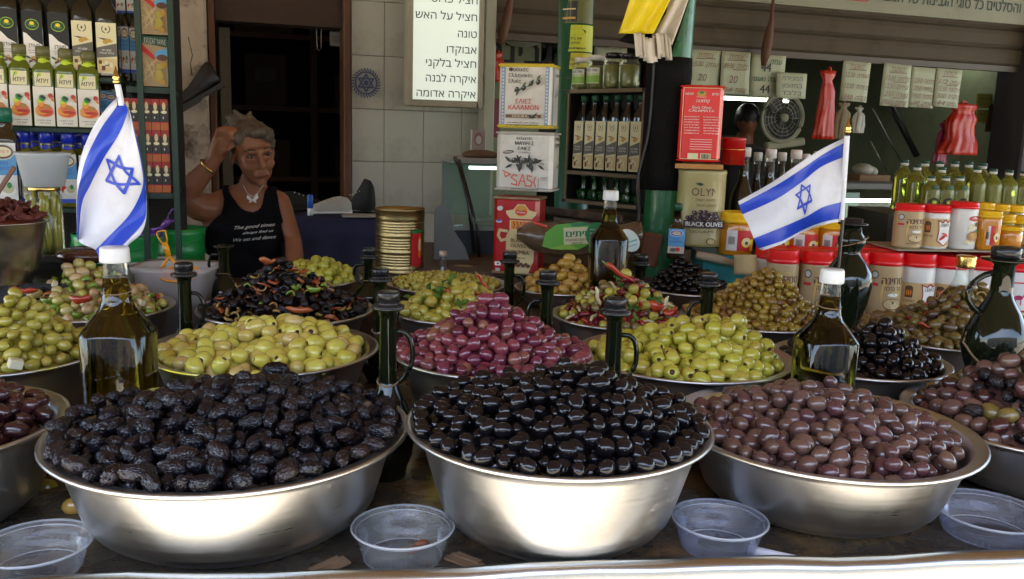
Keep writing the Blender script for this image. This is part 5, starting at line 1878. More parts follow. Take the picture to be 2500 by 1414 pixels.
def d_thr(pr, w_, h_):
    # picture of a two-handled jar filled with lettering
    pr.poly([(-w_ * .13, h_ * .70), (w_ * .36, h_ * .70), (w_ * .36, h_ * .58), (w_ * .42, h_ * .50), (w_ * .42, h_ * .2), (w_ * .3, h_ * .03), (-w_ * .08, h_ * .03), (-w_ * .2, h_ * .2), (-w_ * .2, h_ * .5), (-w_ * .13, h_ * .58)], TANP)
    pr.rect(w_ * .11, h_ * .64, w_ * .42, h_ * .1, ORANGE)
    for i in range(5): pr.line([(w_ * (-.05 + .08 * i), h_ * .60), (w_ * (-.02 + .08 * i), h_ * .64), (w_ * (-.05 + .08 * i), h_ * .68)], .003, BROWN)
    pr.poly([(-w_ * .22, h_ * .81), (-w_ * .2, h_ * .77), (-w_ * .12, h_ * .72), (w_ * .36, h_ * .72), (w_ * .44, h_ * .77), (w_ * .46, h_ * .81), (w_ * .3, h_ * .83), (w_ * .2, h_ * .90), (w_ * .04, h_ * .90), (-w_ * .06, h_ * .83)], TANP)
    pr.ell(w_ * .12, h_ * .82, w_ * .14, h_ * .07, ORANGE); pr.ell(w_ * .12, h_ * .80, w_ * .13, h_ * .035, RED); pr.ell(w_ * .12, h_ * .85, w_ * .08, h_ * .03, GOLDP); pr.text('Pel Sampion', w_ * .12, h_ * .79, h_ * .025, WHITE, shear=.2, width=w_ * .2)
    pr.line([(-w_ * .18, h_ * .56), (-w_ * .34, h_ * .57), (-w_ * .37, h_ * .50), (-w_ * .3, h_ * .44), (-w_ * .2, h_ * .46)], w_ * .06, TANP)
    pr.text('CRETE', w_ * .05, h_ * .50, h_ * .02, GREY); pr.text('BLACK', w_ * .08, h_ * .43, h_ * .045, BROWN, bold=.02); pr.text('OLIVES', w_ * .08, h_ * .365, h_ * .045, BROWN, bold=.02)
    pr.text("'THRUMBA'", w_ * .06, h_ * .28, h_ * .05, BROWN, width=w_ * .56, bold=.015); pr.text('of Thassos', w_ * .08, h_ * .225, h_ * .03, BROWN)
    pr.ell(-w_ * .34, h_ * .84, w_ * .07, h_ * .03, HI, .3, 9); pr.ell(-w_ * .36, h_ * .68, w_ * .07, h_ * .02, HI); pr.ell(-w_ * .36, h_ * .69, w_ * .05, h_ * .012, BLUE)
    pr.rect(-w_ * .36, h_ * .15, w_ * .14, h_ * .05, WHITE); pr.rect(-w_ * .36, h_ * .15, w_ * .05, h_ * .015, INK); pr.rect(-w_ * .36, h_ * .075, w_ * .1, h_ * .04, HI)
    for i in range(9): pr.olive(w_ * (-.12 + .055 * i), h_ * (.14 + .02 * (i % 2)), w_ * .045, BROWN)


tin(PT, 1214, 1345, 152, 316, 'white olive tin with yellow rims and blue bands, top of the stack', TINW, TINY, d_kal, d_side, .62)
tin(PT, 1208, 1346, 319, 470, 'white tin with black olive branch and red scrawl, middle of the stack', TINW, flat('white_tin_rim', (.5, .49, .44)), d_mav, d_mavs, .6, rimh=.03)
tin(PT, 1200, 1310, 478, 674, 'dark red olive tin with a tan jar picture, bottom of the stack', TINR, TINM, d_thr, None, .75, rimh=.03)
# board and crates the rear goods stand on
zr = PT.pt(1260, 676).z
CZ_ = zr
struct_x = 0
t = thing('rear_counter', 'plank counter behind the bowls that carries tins and tubs', 'counter')
MB().box((1.0, 3.17, CZ_ - .02), (3.0, .74, .04), WOODD).obj('plank', t)
for x in (-.35, 2.35):
    MB().box((x, 3.17, (CZ_ - .042) / 2), (.06, .6, CZ_ - .042), WOODD).obj('support', t)
MB().box((1.0, 2.825, CZ_ / 2), (2.9, .02, CZ_ - .1), mat('rough_board', (.12, .085, .05), .8, var=.3)).obj('front_board', t)
MB().box((-1.95, 3.05, PT.pt(100, 655).z - .02), (2.3, .5, .04), WOODD).obj('side_plank', t)
ZL = PT.pt(100, 655).z

# red tin and the olive tin right of the green column
PT2 = PL(1710, 400, 2.75, -8)


def d_cal(pr, w_, h_):
    pr.line([(-w_ * .44, h_ * .05), (w_ * .44, h_ * .05), (w_ * .44, h_ * .95), (-w_ * .44, h_ * .95), (-w_ * .44, h_ * .05)], .002, PALE)
    pr.ell(-w_ * .02, h_ * .88, w_ * .11, h_ * .035, GOLDP); pr.ell(-w_ * .02, h_ * .895, w_ * .05, h_ * .02, GREEN)
    pr.text('!חדש'[::1] if False else he('חדש!'), w_ * .3, h_ * .86, h_ * .035, WHITE, bold=.03); pr.text('NEW!', -w_ * .3, h_ * .86, h_ * .03, WHITE, bold=.03)
    pr.text('Pel Sampion', -w_ * .02, h_ * .83, h_ * .018, WHITE, shear=.2)
    pr.text(he('קלמטה'), w_ * .02, h_ * .77, h_ * .04, WHITE, bold=.03); pr.text('Black Olives', 0, h_ * .69, h_ * .035, WHITE, bold=.02); pr.text('CALAMATA', 0, h_ * .65, h_ * .03, WHITE, width=w_ * .6, bold=.03)
    for i in range(7):
        pr.scrib(-w_ * .22, h_ * (.58 - .035 * i), w_ * .34, h_ * .013, .001, WHITE, i); pr.scrib(w_ * .22, h_ * (.58 - .035 * i), w_ * .34, h_ * .013, .001, WHITE, i + 20)
    for i in range(5): pr.rect(0, h_ * (.30 - .03 * i), w_ * .5, .0012, WHITE)
    pr.rect(-w_ * .17, h_ * .09, w_ * .24, h_ * .075, PALE); pr.rect(w_ * .12, h_ * .09, w_ * .24, h_ * .075, PALE)
    for i in range(9): pr.rect(w_ * (.03 + .022 * i), h_ * .09, .0012 if i % 3 else .002, h_ * .06, INK)


tin(PT2, 1652, 1757, 205, 398, 'bright red black-olive tin right of the green column', TINR2, TINR2, d_cal, None, .7, rimh=.02)
M, wd, hh = PT2.slot(1648, 1764, 400, 413)
tag(MB().box((0, .06, hh / 2), (wd, .16, hh - .002), mat('orange_board', (.45, .22, .06), .6)).obj('orange_board', None, M), 'flat orange carton between the red tin and the pale olive can', 'carton')
# pale cylindrical can
M, wd, hh = PT2.slot(1646, 1766, 415, 602)
t = thing('olive_can', 'big pale olive can with dark olives printed on it, under the red tin', 'can', M=M @ Matrix.Translation((0, wd * .42, 0)))
OLC = mat('pale_olive_lithograph', (.40, .35, .15), .35, var=.25, scale=7, coat=.3)
rr = wd / 2
MB().loft([(0, rr, rr, 2.6), (.008, rr * 1.02, rr * 1.02, 2.6), (.014, rr, rr, 2.6), (hh - .014, rr, rr, 2.6), (hh - .008, rr * 1.02, rr * 1.02, 2.6), (hh, rr, rr, 2.6), (hh - .004, rr * .96, rr * .96, 2.6)], OLC, 48).obj('can_body', t)
pr = Print(step=.0005)
pr.first = .004
pr.text('OLYMP', rr * .22, hh * .67, hh * .10, BROWN, width=rr * 1.3)
pr.text('FINEST FLAVOUR', rr * .2, hh * .60, hh * .032, BROWN, width=rr * .9); pr.text('FROM GREECE', rr * .2, hh * .53, hh * .032, BROWN, width=rr * .8)
pr.leaf(-rr * .3, hh * .83, rr * .35, rr * .06, -.2, LFG); pr.ell(-rr * .1, hh * .82, rr * .1, rr * .05, OLV)
rnd = random.Random(2)
for i in range(26):
    pr.olive(rnd.uniform(-.42, .62) * rr, hh * (.38 + rnd.uniform(-.02, .09) - .05 * abs(rnd.random() - .5)), rr * .11, flat('dark_plum_print', (.045, .02, .03)), HI, rnd.random() * 3)
pr.rect(rr * .1, hh * .305, rr * 1.25, hh * .10, flat('plum_band_print', (.06, .03, .035))); pr.text('BLACK OLIVES', rr * .1, hh * .285, hh * .055, WHITE, width=rr * 1.1, bold=.02)
pr.text('GOURMET', rr * .1, hh * .2, hh * .035, BROWN, width=rr * .8)
pr.ell(rr * .3, hh * .09, rr * .14, rr * .14, BROWN); pr.ell(rr * .3, hh * .09, rr * .11, rr * .11, OLC)
pr.obj('print', t, Matrix.Identity(4), bend=rr * 1.0)
# red round tin behind
M, wd, hh = PT2.slot(1766, 1828, 336, 405)
t = thing('red_can', 'dark red can behind the white-capped bottles', 'can', M=M @ Matrix.Translation((0, .12, 0)))
MB().loft([(0, wd * .5), (hh * .9, wd * .5), (hh * .93, wd * .52), (hh, wd * .5), (hh + .001, wd * .3)], TINR, 28).obj('can_body', t)
MB().loft([(hh * .55, wd * .503), (hh * .58, wd * .503)], GOLD, 28).obj('band', t)

# ================================================================== ribbed gold can with red label
PG = PL(975, 580, 2.86, 0)
M, wd, hh = PG.slot(916, 1036, 508, 660)
t = thing('ribbed_can', 'big ribbed gold can with a red label, behind the tiny green olives', 'can', M=M)
CANG = mat('gold_lacquered_tin', (.46, .35, .16), .36, 1.0, var=.06)
pr_ = [(0, .97), (.01, 1.01), (.02, .98)]
z = .1
pr_.append((.06, .99))
for i in range(17):
    pr_ += [(.10 + i * .043, .99), (.115 + i * .043, .965 if i not in (5, 11) else 1.01), (.13 + i * .043, .99)]
pr_ += [(.86, .99), (.97, .99), (.98, 1.02), (1.0, 1.01), (1.0, .97), (.97, .96)]
MB().loft([(a * hh, c * wd / 2) for a, c in pr_], CANG, 56).obj('can_body', t)
pr = Print(); pr.first = .003
x = wd * .42
pr.rect(x, hh * .40, wd * .26, hh * .56, RED, 8); pr.rect(x, hh * .66, wd * .26, hh * .05, GREEN, 8); pr.ell(x + .01, hh * .42, wd * .05, hh * .18, ORANGE); pr.ell(x + .01, hh * .45, wd * .03, hh * .1, CREAM)
pr.obj('label', t, Matrix.Identity(4), bend=wd / 2)

# ================================================================== shelf box with dark bottles, jars on top
PS = PL(1470, 380, 3.03, -48)
SB = mat('black_painted_wood', (.016, .014, .012), .45, var=.4)
EDGE = mat('worn_shelf_edge', (.16, .12, .07), .6, var=.4)
M, wd, hh = PS.slot(1376, 1556, 222, 502)
t = thing('bottle_cabinet', 'black wooden cabinet with two shelves of dark bottles beside the green column', 'cabinet', M=M)
dp = .12
MB().box((-wd / 2, dp / 2, hh / 2), (.012, dp, hh), SB).obj('side_panel', t)
MB().box((wd / 2, dp / 2, hh / 2), (.012, dp, hh), SB).obj('side_panel', t)
MB().box((0, dp, hh / 2), (wd, .01, hh), SB).obj('back_panel', t)
zs = hh * .275
for z, n_ in ((.006, 'bottom_board'), (zs, 'shelf_board'), (hh, 'top_board')):
    MB().box((0, dp / 2, z), (wd - .014 if n_ == 'shelf_board' else wd + .03, dp + .01, .013), SB).box((0, -.004 if n_ != 'x' else 0, z), (wd - .014, .006, .012), EDGE).obj(n_, t)
for sx in (-1, 1):
    MB().box((sx * wd / 2, -.002, hh / 2), (.008, .006, hh), EDGE).obj('edge_strip', t)
DKB = mat('black_bottle_glass', (.008, .010, .008), .06, spec=.6, coat=.4)
DKG = mat('green_bottle_glass', (.008, .05, .012), .06, spec=.6, coat=.4)


def pale_label(pr, w_, h_):
    """cream label with a laurel, an olive twig and a grey band"""
    pr.rect(0, h_ * .5, w_, h_, PALE)
    for sx in (-1, 1):
        pr.line([(sx * w_ * .06, h_ * .80), (sx * w_ * .17, h_ * .83), (sx * w_ * .2, h_ * .88), (sx * w_ * .16, h_ * .93)], w_ * .05, GREY)
    pr.ell(0, h_ * .875, w_ * .05, h_ * .03, GREY)
    pr.leaf(-w_ * .42, h_ * .70, w_ * .8, w_ * .05, -.2, GREY); pr.ell(-w_ * .02, h_ * .63, w_ * .16, h_ * .045, GOLDP, .4); pr.ell(w_ * .16, h_ * .65, w_ * .12, h_ * .035, GOLDP, -.4)
    pr.poly([(-w_ / 2, h_ * .30), (w_ / 2, h_ * .34), (w_ / 2, h_ * .6), (-w_ / 2, h_ * .5)], GREY)
    pr.text(he('שמן זית'), 0, h_ * .44, h_ * .04, WHITE); pr.text(he('כתית מעולה'), 0, h_ * .385, h_ * .035, WHITE, width=w_ * .7)
    pr.rect(0, h_ * .16, w_ * .96, h_ * .26, TANP)
    rn = random.Random(3)
    for i in range(9): pr.rect(w_ * rn.uniform(-.36, .36), h_ * rn.uniform(.06, .26), w_ * .16, h_ * rn.uniform(.03, .08), rn.choice([GREY, BROWN, PALE]))


def sq_bottle(M, wd, hh, label, glass, labeller, lab=(.06, .60), cap=None, cap2=None, name='oil_bottle', sh=.62, group=None, depth=None, capfrac=.085, parent=None, cat='bottle', nkf=.2):
    """square bottle: body, neck, cap, front label"""
    dpt = depth or wd * .95
    t = thing(name, label, cat, M=M @ Matrix.Translation((0, dpt / 2, 0)) @ Matrix.Rotation(random.uniform(-.035, .035), 4, 'Z'), group=group)
    rx, ry = wd / 2 * .97, dpt / 2
    nk = wd * nkf
    MB().loft([(0, rx * .94, ry * .94, 7), (.004, rx, ry, 7), (hh * sh, rx, ry, 7), (hh * (sh + .04), rx * .95, ry * .95, 5), (hh * (sh + .11), rx * .62, ry * .62, 3), (hh * (sh + .16), nk * 1.15, nk * 1.15, 2), (hh * .9, nk * .95), (hh * (1 - capfrac), nk)], glass, 28, None, True, True).obj('glass', t)
    cm = cap or BLACKP
    MB().loft([(hh * (1 - capfrac), nk * 1.18), (hh - .004, nk * 1.18), (hh, nk * 1.0)], cm, 20).obj('cap', t)
    if cap2:
        MB().loft([(hh * (1 - capfrac * 1.75), nk * 1.13), (hh * (1 - capfrac) - .0005, nk * 1.13)], cap2, 20).obj('neck_band', t)
    if labeller:
        lw, lz0, lz1 = rx * 1.8, hh * lab[0], hh * lab[1]
        pr = Print(); labeller(pr, lw, lz1 - lz0)
        pr.obj('label', t, Matrix.Translation((0, -ry, lz0)))
    return t


g = 'dark bottles in the black cabinet'
ordn = ['first', 'second', 'third', 'fourth', 'fifth', 'sixth']
for i in range(6):
    x = (-.5 + (i + .5) / 6) * (wd - .03)
    sq_bottle(M @ Matrix.Translation((x, .012, zs + .0075)), (wd - .03) / 6 * .97, hh * (1 - .275) - .02, 'dark bottle with cream label, %s from the left on the cabinet shelf' % ordn[i], DKB, pale_label, (.03, .66), DGREEN, name='oil_bottle', sh=.70, group=g, nkf=.24)
for i in range(6):
    x = (-.5 + (i + .5) / 6) * (wd - .03)
    sq_bottle(M @ Matrix.Translation((x, .03, .0135)), (wd - .03) / 6 * .8, zs - .022, 'small green-black bottle, %s from the left on the cabinet floor' % ordn[i], DKG, None, (.03, .4), DGREEN, name='oil_bottle', sh=.3, group='small bottles at the bottom of the cabinet', nkf=.26)
# trays under the cabinet
t = thing('baking_tray', 'dark worn baking tray under the bottle cabinet', 'tray', M=PS.M(1450, 530))
trm = mat('blackened_tray', (.05, .035, .025), .5, .3, var=.5, dirt=(.2, .13, .07), dirt_amt=.5)
MB().box((0, .07, 0), (wd * 1.1, .26, .014), trm, bev=.004).obj('tray_base', t)
MB().box((0, -.065, .012), (wd * 1.1, .012, .026), trm, bev=.003).obj('tray_rim', t)
t = thing('wooden_crate', 'pale wooden slab under the black baking tray', 'crate', M=PS.M(1450, 548))
MB().box((0, .08, 0), (wd * 1.05, .2, .022), mat('worn_pale_wood', (.22, .17, .11), .7, var=.4, scale=20)).obj('plank', t)
# support to the counter
zz = PS.pt(1450, 548).z
t = thing('wooden_crate', 'dark crate standing behind the golden brown olives', 'crate', M=Matrix.Translation((PS.pt(1450, 548).x + .03, PS.pt(1450, 548).y + .10, CZ_)) @ Matrix.Rotation(R(-6), 4, 'Z'))
h_ = zz - CZ_ - .012
for i in range(3):
    MB().box((0, -.15, h_ * (i + .5) / 3), (wd * 1.25, .012, h_ / 3 - .006), mat('crate_board', (.13, .09, .05), .7, var=.4, scale=15)).obj('slat', t)
for sx in (-1, 1):
    MB().box((sx * wd * .6, 0, h_ / 2), (.02, .28, h_ - .002), WOODD).obj('side_board', t)
MB().box((.0, 0, h_ - .006), (wd * 1.18, .28, .01), WOODD).obj('crate_top', t)

# jars on the cabinet
JG = clear_mat('jar_glass', (.90, .93, .85), .6, .03, .03)
BRN = flat('brine_olives', (.17, .15, .03), .3, coat=.5)
BRN2 = mat('pickled_green', (.16, .17, .03), .3, var=.5, scale=30, bump=.5, coat=.5)
tops = PS.pt(1400, 230).z
for i, (x0, x1, y0, y1, lab, lid, d_) in enumerate(((1402, 1438, 142, 222, 'glass jar with a white lid and green label, left end of the cabinet top', CAPW, .0), (1437, 1476, 136, 216, 'glass jar with a white lid and green label, second on the cabinet top', CAPW, .0),
                                           (1476, 1516, 130, 212, 'glass jar of olives with a dark lid, third on the cabinet top', BLACKP, -.02), (1515, 1556, 132, 206, 'glass jar of big olives with a dark lid, right end of the cabinet top', BLACKP, -.02))):
    Mj, w_, h_ = PS.slot(x0, x1, y0, y1, -.06)
    Mj.translation.z = M.translation.z + hh + .008
    h_ = PS.pt((x0 + x1) / 2, y0, -.06).z - Mj.translation.z
    t = thing('glass_jar', lab, 'jar', M=Mj, group='jars on the bottle cabinet')
    r_ = w_ * .47
    MB().loft([(0, r_ * .9), (.006, r_), (h_ * .72, r_), (h_ * .82, r_ * .8), (h_ * .86, r_ * .8)], JG, 24).obj('glass', t)
    MB().loft([(.004, r_ * .8), (.01, r_ * .9), (h_ * .66, r_ * .9), (h_ * .7, r_ * .6)], BRN2, 20).obj('olives', t)
    MB().loft([(h_ * .86, r_ * .86), (h_ - .003, r_ * .86), (h_, r_ * .8)], lid, 24).obj('lid', t)
    if i < 2:
        pr = Print(); pr.first = .001
        pr.rect(0, h_ * .40, r_ * 1.9, h_ * .46, flat('pale_green_label', (.45, .55, .3)), 10); pr.rect(0, h_ * .55, r_ * 1.9, h_ * .16, flat('grey_white_label', (.6, .62, .58)), 10)
        pr.rect(0, h_ * .30, r_ * 1.9, h_ * .2, flat('leaf_green_label', (.22, .42, .06)), 10)
        pr.text('SPECIALITE TERRE', 0, h_ * .52, h_ * .07, INK, width=r_ * 1.5, bold=.02)
        pr.obj('label', t, Matrix.Identity(4), bend=r_)

# ================================================================== green poles
GRN = mat('green_gloss_paint', (.008, .115, .032), .35, var=.3, scale=9, bump=.35, bscale=30, coat=.3, dirt=(.02, .02, .015), dirt_amt=.4, dirt_scale=5)
Y1 = 2.86
top, bot = at(1660, -60, Y1), at(1607, 640, Y1)
t = thing('green_column', 'thick green painted iron column right of the bottle cabinet', 'column')
dv = (bot - top)
bot2 = top + dv * ((top.z + .0) / (top.z - bot.z))
MB().tube([top - dv * .6, top, bot, bot2], [.055, .055, .059, .060], GRN, 36).obj('pole', t)
a, c = at(1672, -40, Y1 - .05), at(1636, 240, Y1 - .05)
MB().tube([at(1618, 190, Y1 - .03), at(1645, 100, Y1 - .03)], .03, GRN, 16).obj('bracket', t)
b = MB()
sl_ = mat('black_sleeve_cloth', (.006, .006, .006), .85, spec=.15, var=.4, bump=.4)
rs = []
for i in range(14):
    v = i / 13
    c0 = top.lerp(bot, .28 + .74 * v)
    rr = .059 + (.012 - .010 * v)
    rs.append([(c0.x - .016 + rr * math.cos(a) * (1 + .1 * noise.noise(Vector((a, v * 5, 0)))), c0.y - .02 + rr * math.sin(a) * .8, c0.z) for a in (2 * math.pi * j / 24 for j in range(24))])
b.rings(rs[:9], sl_, True, None, True, True)
o = b.obj('black_wrap'); tag(o, 'black cloth sleeve wrapped round the green column', 'cloth')
# newspapers / bags pinned on the column
YB_ = mat('bright_yellow_carrier', (.78, .62, .01), .4, var=.05)
WP = mat('white_newsprint', (.66, .62, .54), .7, var=.1)
Yc = 2.72


def sheet(name, label, pts, m, Y, cat, parts=None, th=.004, fold=.012):
    """a hanging sheet from its outline corners (pixels), with soft folds"""
    o = None
    p4 = [Vector((x, y, 0)) for x, y in pts]
    t = thing(name, label, cat)

    def f(u, v):
        q = p4[0] * (1 - u) * (1 - v) + p4[1] * u * (1 - v) + p4[2] * u * v + p4[3] * (1 - u) * v
        return at(q.x, q.y, Y + fold * math.sin(u * 9 + v * 2) + .02 * v)
    MB().grid(f, 14, 10, m).obj('sheet', t, None, th)
    return t


t = sheet('carrier_bag', 'bright yellow plastic carrier hanging at the top of the green column', [(1548, -30), (1650, -30), (1595, 82), (1511, 82)], YB_, Yc - .01, 'bag')
sheet('newspaper', 'folded newspaper edge behind the yellow carrier', [(1640, -30), (1690, -30), (1640, 110), (1590, 85)], WP, Yc + .02, 'newspaper', fold=.02)
sheet('black_cloth', 'bunched black cloth hanging under the yellow carrier', [(1645, -20), (1688, -20), (1640, 130), (1512, 100)], sl_, Yc + .05, 'cloth', fold=.03)
b = MB()
for i in range(9):
    xx = 1548 + i * 9
    b.grid(lambda u, v, xx=xx, i=i: at(xx + 16 * u + 5 * v, 88 + 58 * v - 8 * math.cos(i), Yc + .01 * (i % 3) + .012 * math.sin(u * 3 + i)), 3, 5, WP)
o = b.obj('newspaper_bundle', None, None, .002); tag(o, 'bundle of curled newspaper ends below the black cloth', 'newspaper')
# black cable
CBL = flat('black_cable', (.02, .02, .022), .4)
o = MB().tube(spline([at(1597, 150, 2.8), at(1592, 230, 2.8), at(1582, 330, 2.8), at(1556, 440, 2.78), at(1560, 520, 2.74), at(1545, 600, 2.7), at(1518, 650, 2.66)], 30), .0045, CBL, 8).obj('cable')
tag(o, 'black cable running down beside the bottle cabinet', 'cable')
# slim pole with stickers
Y2 = 3.35
a, c = at(1409, -60, Y2), at(1400, 640, Y2)
t = thing('green_pole', 'slim green pole plastered with yellow stickers above the glass jars', 'pole')
rp = 41 * mpp(Y2)
MB().tube([a, Vector((c.x, c.y, 0))], rp, mat('dark_green_gloss', (.012, .10, .05), .35, var=.3), 32).obj('pole_tube', t)


def sticker(name, y0, y1, draw, m):
    p0_, p1_ = at(1409, y1, Y2), at(1409, y0, Y2)
    h_ = p1_.z - p0_.z
    o0 = a.lerp(c, (a.z - p0_.z) / (a.z - c.z))
    pr = Print(); pr.first = .0015
    pr.rect(-rp * .12, h_ / 2, rp * 2.5, h_, m, 14)
    draw(pr, rp * 2, h_)
    pr.obj(name, t, Matrix.Translation((o0.x, o0.y, p0_.z)) @ Matrix.Rotation(R(-8), 4, 'Z'), bend=rp)


BLKP = flat('sticker_black', (.02, .02, .018))


def st1(pr, w_, h_):
    pr.ell(0, h_ * .74, w_ * .30, h_ * .14, BLKP); pr.text(he('טחינה'), 0, h_ * .70, h_ * .1, LIME, shear=.2, bold=.03); pr.text(he('זית בלדי'), 0, h_ * .44, h_ * .1, BLKP, bold=.03); pr.text(he('מבוקע'), 0, h_ * .29, h_ * .09, BLKP, bold=.02); pr.scrib(0, h_ * .1, w_ * .5, h_ * .04, .002, BLKP, 3)


def st2(pr, w_, h_):
    pr.rect(0, h_ * .88, w_ * 1.1, h_ * .14, BLKP); pr.text(he('זית בלדי'), 0, h_ * .5, h_ * .16, BLKP, bold=.03); pr.text(he('מבוקע'), 0, h_ * .25, h_ * .15, BLKP, bold=.02)


def st3(pr, w_, h_):
    pr.text('Bre', w_ * .1, h_ * .3, h_ * .35, INK, bold=.04); pr.scrib(0, h_ * .75, w_ * .7, h_ * .08, .003, INK, 6); pr.scrib(0, h_ * .08, w_ * .7, h_ * .06, .003, INK, 7)


def st0(pr, w_, h_):
    pr.rect(-w_ * .2, h_ * .45, w_ * .5, h_ * .8, BLKP, 4); pr.rect(-w_ * .2, h_ * .2, w_ * .4, h_ * .08, GOLDP, 4); pr.rect(-w_ * .2, h_ * .55, w_ * .4, h_ * .05, TANP, 4)


sticker('sticker', 0, 62, st0, flat('olive_brown_sticker', (.10, .11, .03)))
sticker('sticker', 66, 130, st1, flat('lime_yellow_sticker', (.45, .50, .03)))
sticker('sticker', 133, 172, st2, flat('yellow_sticker', (.5, .45, .03)))
sticker('sticker', 185, 228, st3, flat('pale_grey_sticker', (.38, .38, .34)))

# ================================================================== bag of olives lying on the crate
t = thing('olive_bag', 'brown and green printed plastic bag of olives lying behind the golden olives', 'bag')
BG1 = mat('brown_crinkled_film', (.10, .065, .04), .22, var=.5, scale=10, bump=.6, bscale=30, coat=.6)
Yb = 2.63
rs = []
for i in range(21):
    u = i / 20
    cx, cy = 1262 + u * 300, 572 + 18 * math.sin(u * 3.3) - 4
    hy = (26 + 16 * math.sin(math.pi * min(1, u * 1.15 + .06))) * (1 - .5 * max(0, .12 - u) / .12)
    c0 = at(cx, cy, Yb)
    s_ = mpp(Yb)
    rs.append([(c0.x + .0, c0.y + .06 * math.sin(a) * (1 + .15 * noise.noise(Vector((u * 6, a, 0)))), c0.z + hy * s_ * math.cos(a) * (1 + .16 * noise.noise(Vector((u * 7, a * 1.4, 3))))) for a in (2 * math.pi * j / 26 for j in range(26))])
b = MB(); b.rings(rs, BG1, True, None, True, True); b.obj('sack', t)


def onbag(pr_px, m, off=.062):
    b = MB()
    pts = [at(x, y, Yb - off) for x, y in pr_px]
    b.add(pts, [tuple(range(len(pts)))], m)
    return b


BGM = Matrix.Translation(at(1400, 580, Yb - .066))
pr = Print(); s_ = mpp(Yb)
gl = flat('bag_green_print', (.10, .30, .04), .3, coat=.5); gd = flat('bag_dark_green_print', (.02, .16, .06), .3, coat=.5)
pr.poly([(-75 * s_, -18 * s_), (-66 * s_, 14 * s_), (-40 * s_, 32 * s_), (20 * s_, 36 * s_), (50 * s_, 28 * s_), (52 * s_, -10 * s_), (10 * s_, -30 * s_), (-50 * s_, -26 * s_)], gl)
pr.poly([(-60 * s_, -24 * s_), (-30 * s_, -28 * s_), (10 * s_, -28 * s_), (-10 * s_, -14 * s_)], flat('bag_lime_print', (.2, .36, .05), .3)); pr.poly([(-10 * s_, 34 * s_), (30 * s_, 34 * s_), (44 * s_, 28 * s_), (0, 26 * s_)], gd)
pr.rect(6 * s_, 4 * s_, 58 * s_, 40 * s_, flat('bag_cream_print', (.5, .48, .3), .4))
pr.text(he('זיתים'), 8 * s_, 2 * s_, 15 * s_, gd, width=52 * s_, bold=.05); pr.text(he('ירוקים מבוקעים'), 6 * s_, -8 * s_, 6 * s_, BROWN, width=50 * s_, bold=.03); pr.text(he('חזן העמק'), 8 * s_, -16 * s_, 6 * s_, BROWN, width=26 * s_, bold=.02)
pr.ell(56 * s_, 4 * s_, 27 * s_, 30 * s_, gd)
for i in range(5): pr.scrib(56 * s_, (16 - 8 * i) * s_, 32 * s_, 3 * s_, .0016, HI, i)
pr.obj('print', t, BGM @ Matrix.Rotation(R(-4), 4, 'Y'))
pr = Print(); pr.ell(0, 0, 22 * s_, 30 * s_, flat('round_white_label', (.6, .68, .64)), .35); pr.rect(0, -4 * s_, 36 * s_, 3 * s_, flat('teal_line', (.1, .4, .38))); pr.rect(0, -14 * s_, 30 * s_, 2 * s_, MATS['teal_line'])
pr.obj('round_label', t, Matrix.Translation(at(1536, 587, Yb - .07)) @ Matrix.Rotation(R(-20), 4, 'Y'))
o = MB().tube([at(1302, 543, Yb - .066), at(1335, 554, Yb - .066)], .004, flat('red_straw', (.6, .05, .04), .3)).obj('red_straw'); tag(o, 'short red and white straw lying on the olive bag', 'straw')
# red-brown board behind column foot, small bottle with blue label
M, w_, h_ = PT2.slot(1556, 1602, 568, 650, .0)
tag(MB().box((0, 0, h_ / 2), (w_, .02, h_), mat('red_brown_board', (.16, .05, .02), .5, var=.2), bev=.006).obj('chopping_board', None, M @ Matrix.Rotation(R(8), 4, 'Y')), 'small red-brown board leaning against the foot of the green column', 'board')
AMB = mat('amber_dark_glass', (.03, .018, .006), .08, coat=.5)


def blue_label(pr, w_, h_):
    pr.rect(0, h_ * .5, w_, h_, flat('sky_label', (.10, .33, .62)))
    pr.rect(0, h_ * .14, w_, h_ * .28, flat('pale_food_print', (.5, .46, .4)))
    pr.ell(w_ * .1, h_ * .16, w_ * .16, h_ * .08, RED); pr.ell(-w_ * .18, h_ * .14, w_ * .2, h_ * .08, GREY)
    pr.ell(0, h_ * .82, w_ * .40, h_ * .14, WHITE); pr.ell(0, h_ * .82, w_ * .36, h_ * .12, BLUE); pr.ell(0, h_ * .82, w_ * .28, h_ * .08, PALE); pr.text(he('יד מרדכי'), 0, h_ * .80, h_ * .06, RED, width=w_ * .5, bold=.03)
    pr.text(he('כתית'), 0, h_ * .56, h_ * .06, BLUE); pr.text(he('זית מעולה'), 0, h_ * .45, h_ * .06, BLUE, width=w_ * .7, bold=.02)


M, w_, h_ = PT2.slot(1626, 1672, 498, 632, .10)
sq_bottle(M, w_, h_, 'small dark bottle with a sky blue label in front of the pale olive can', AMB, blue_label, (.1, .55), DGREEN, name='oil_bottle', sh=.5, capfrac=.13)
# ================================================================== left: green steel shelving full of oil bottles and tins
PA = PL(150, 200, 2.50, 16)
SG = mat('dark_green_shelf_paint', (.012, .035, .022), .5, var=.3, dirt=(.05, .04, .03), dirt_amt=.3)
x_l, x_m, x_r = -120, 338, 425
t = thing('shelving_unit', 'dark green steel shelving full of bottles and tins at the left', 'shelving', M=PA.base())
lx = lambda px, py=250, d=0: PA.loc(PA.pt(px, py, d))[0]
zt_ = PA.pt(200, -90).z
dpS = .30


def shelf(py, x0, x1, d=0.0, ref=200):
    z = PA.pt(ref, py, d).z
    MB().box(((lx(x0) + lx(x1)) / 2, dpS / 2 - d, z - .008), (lx(x1) - lx(x0) - .004, dpS, .014), SG, bev=.002).obj('shelf_board', t)
    return z


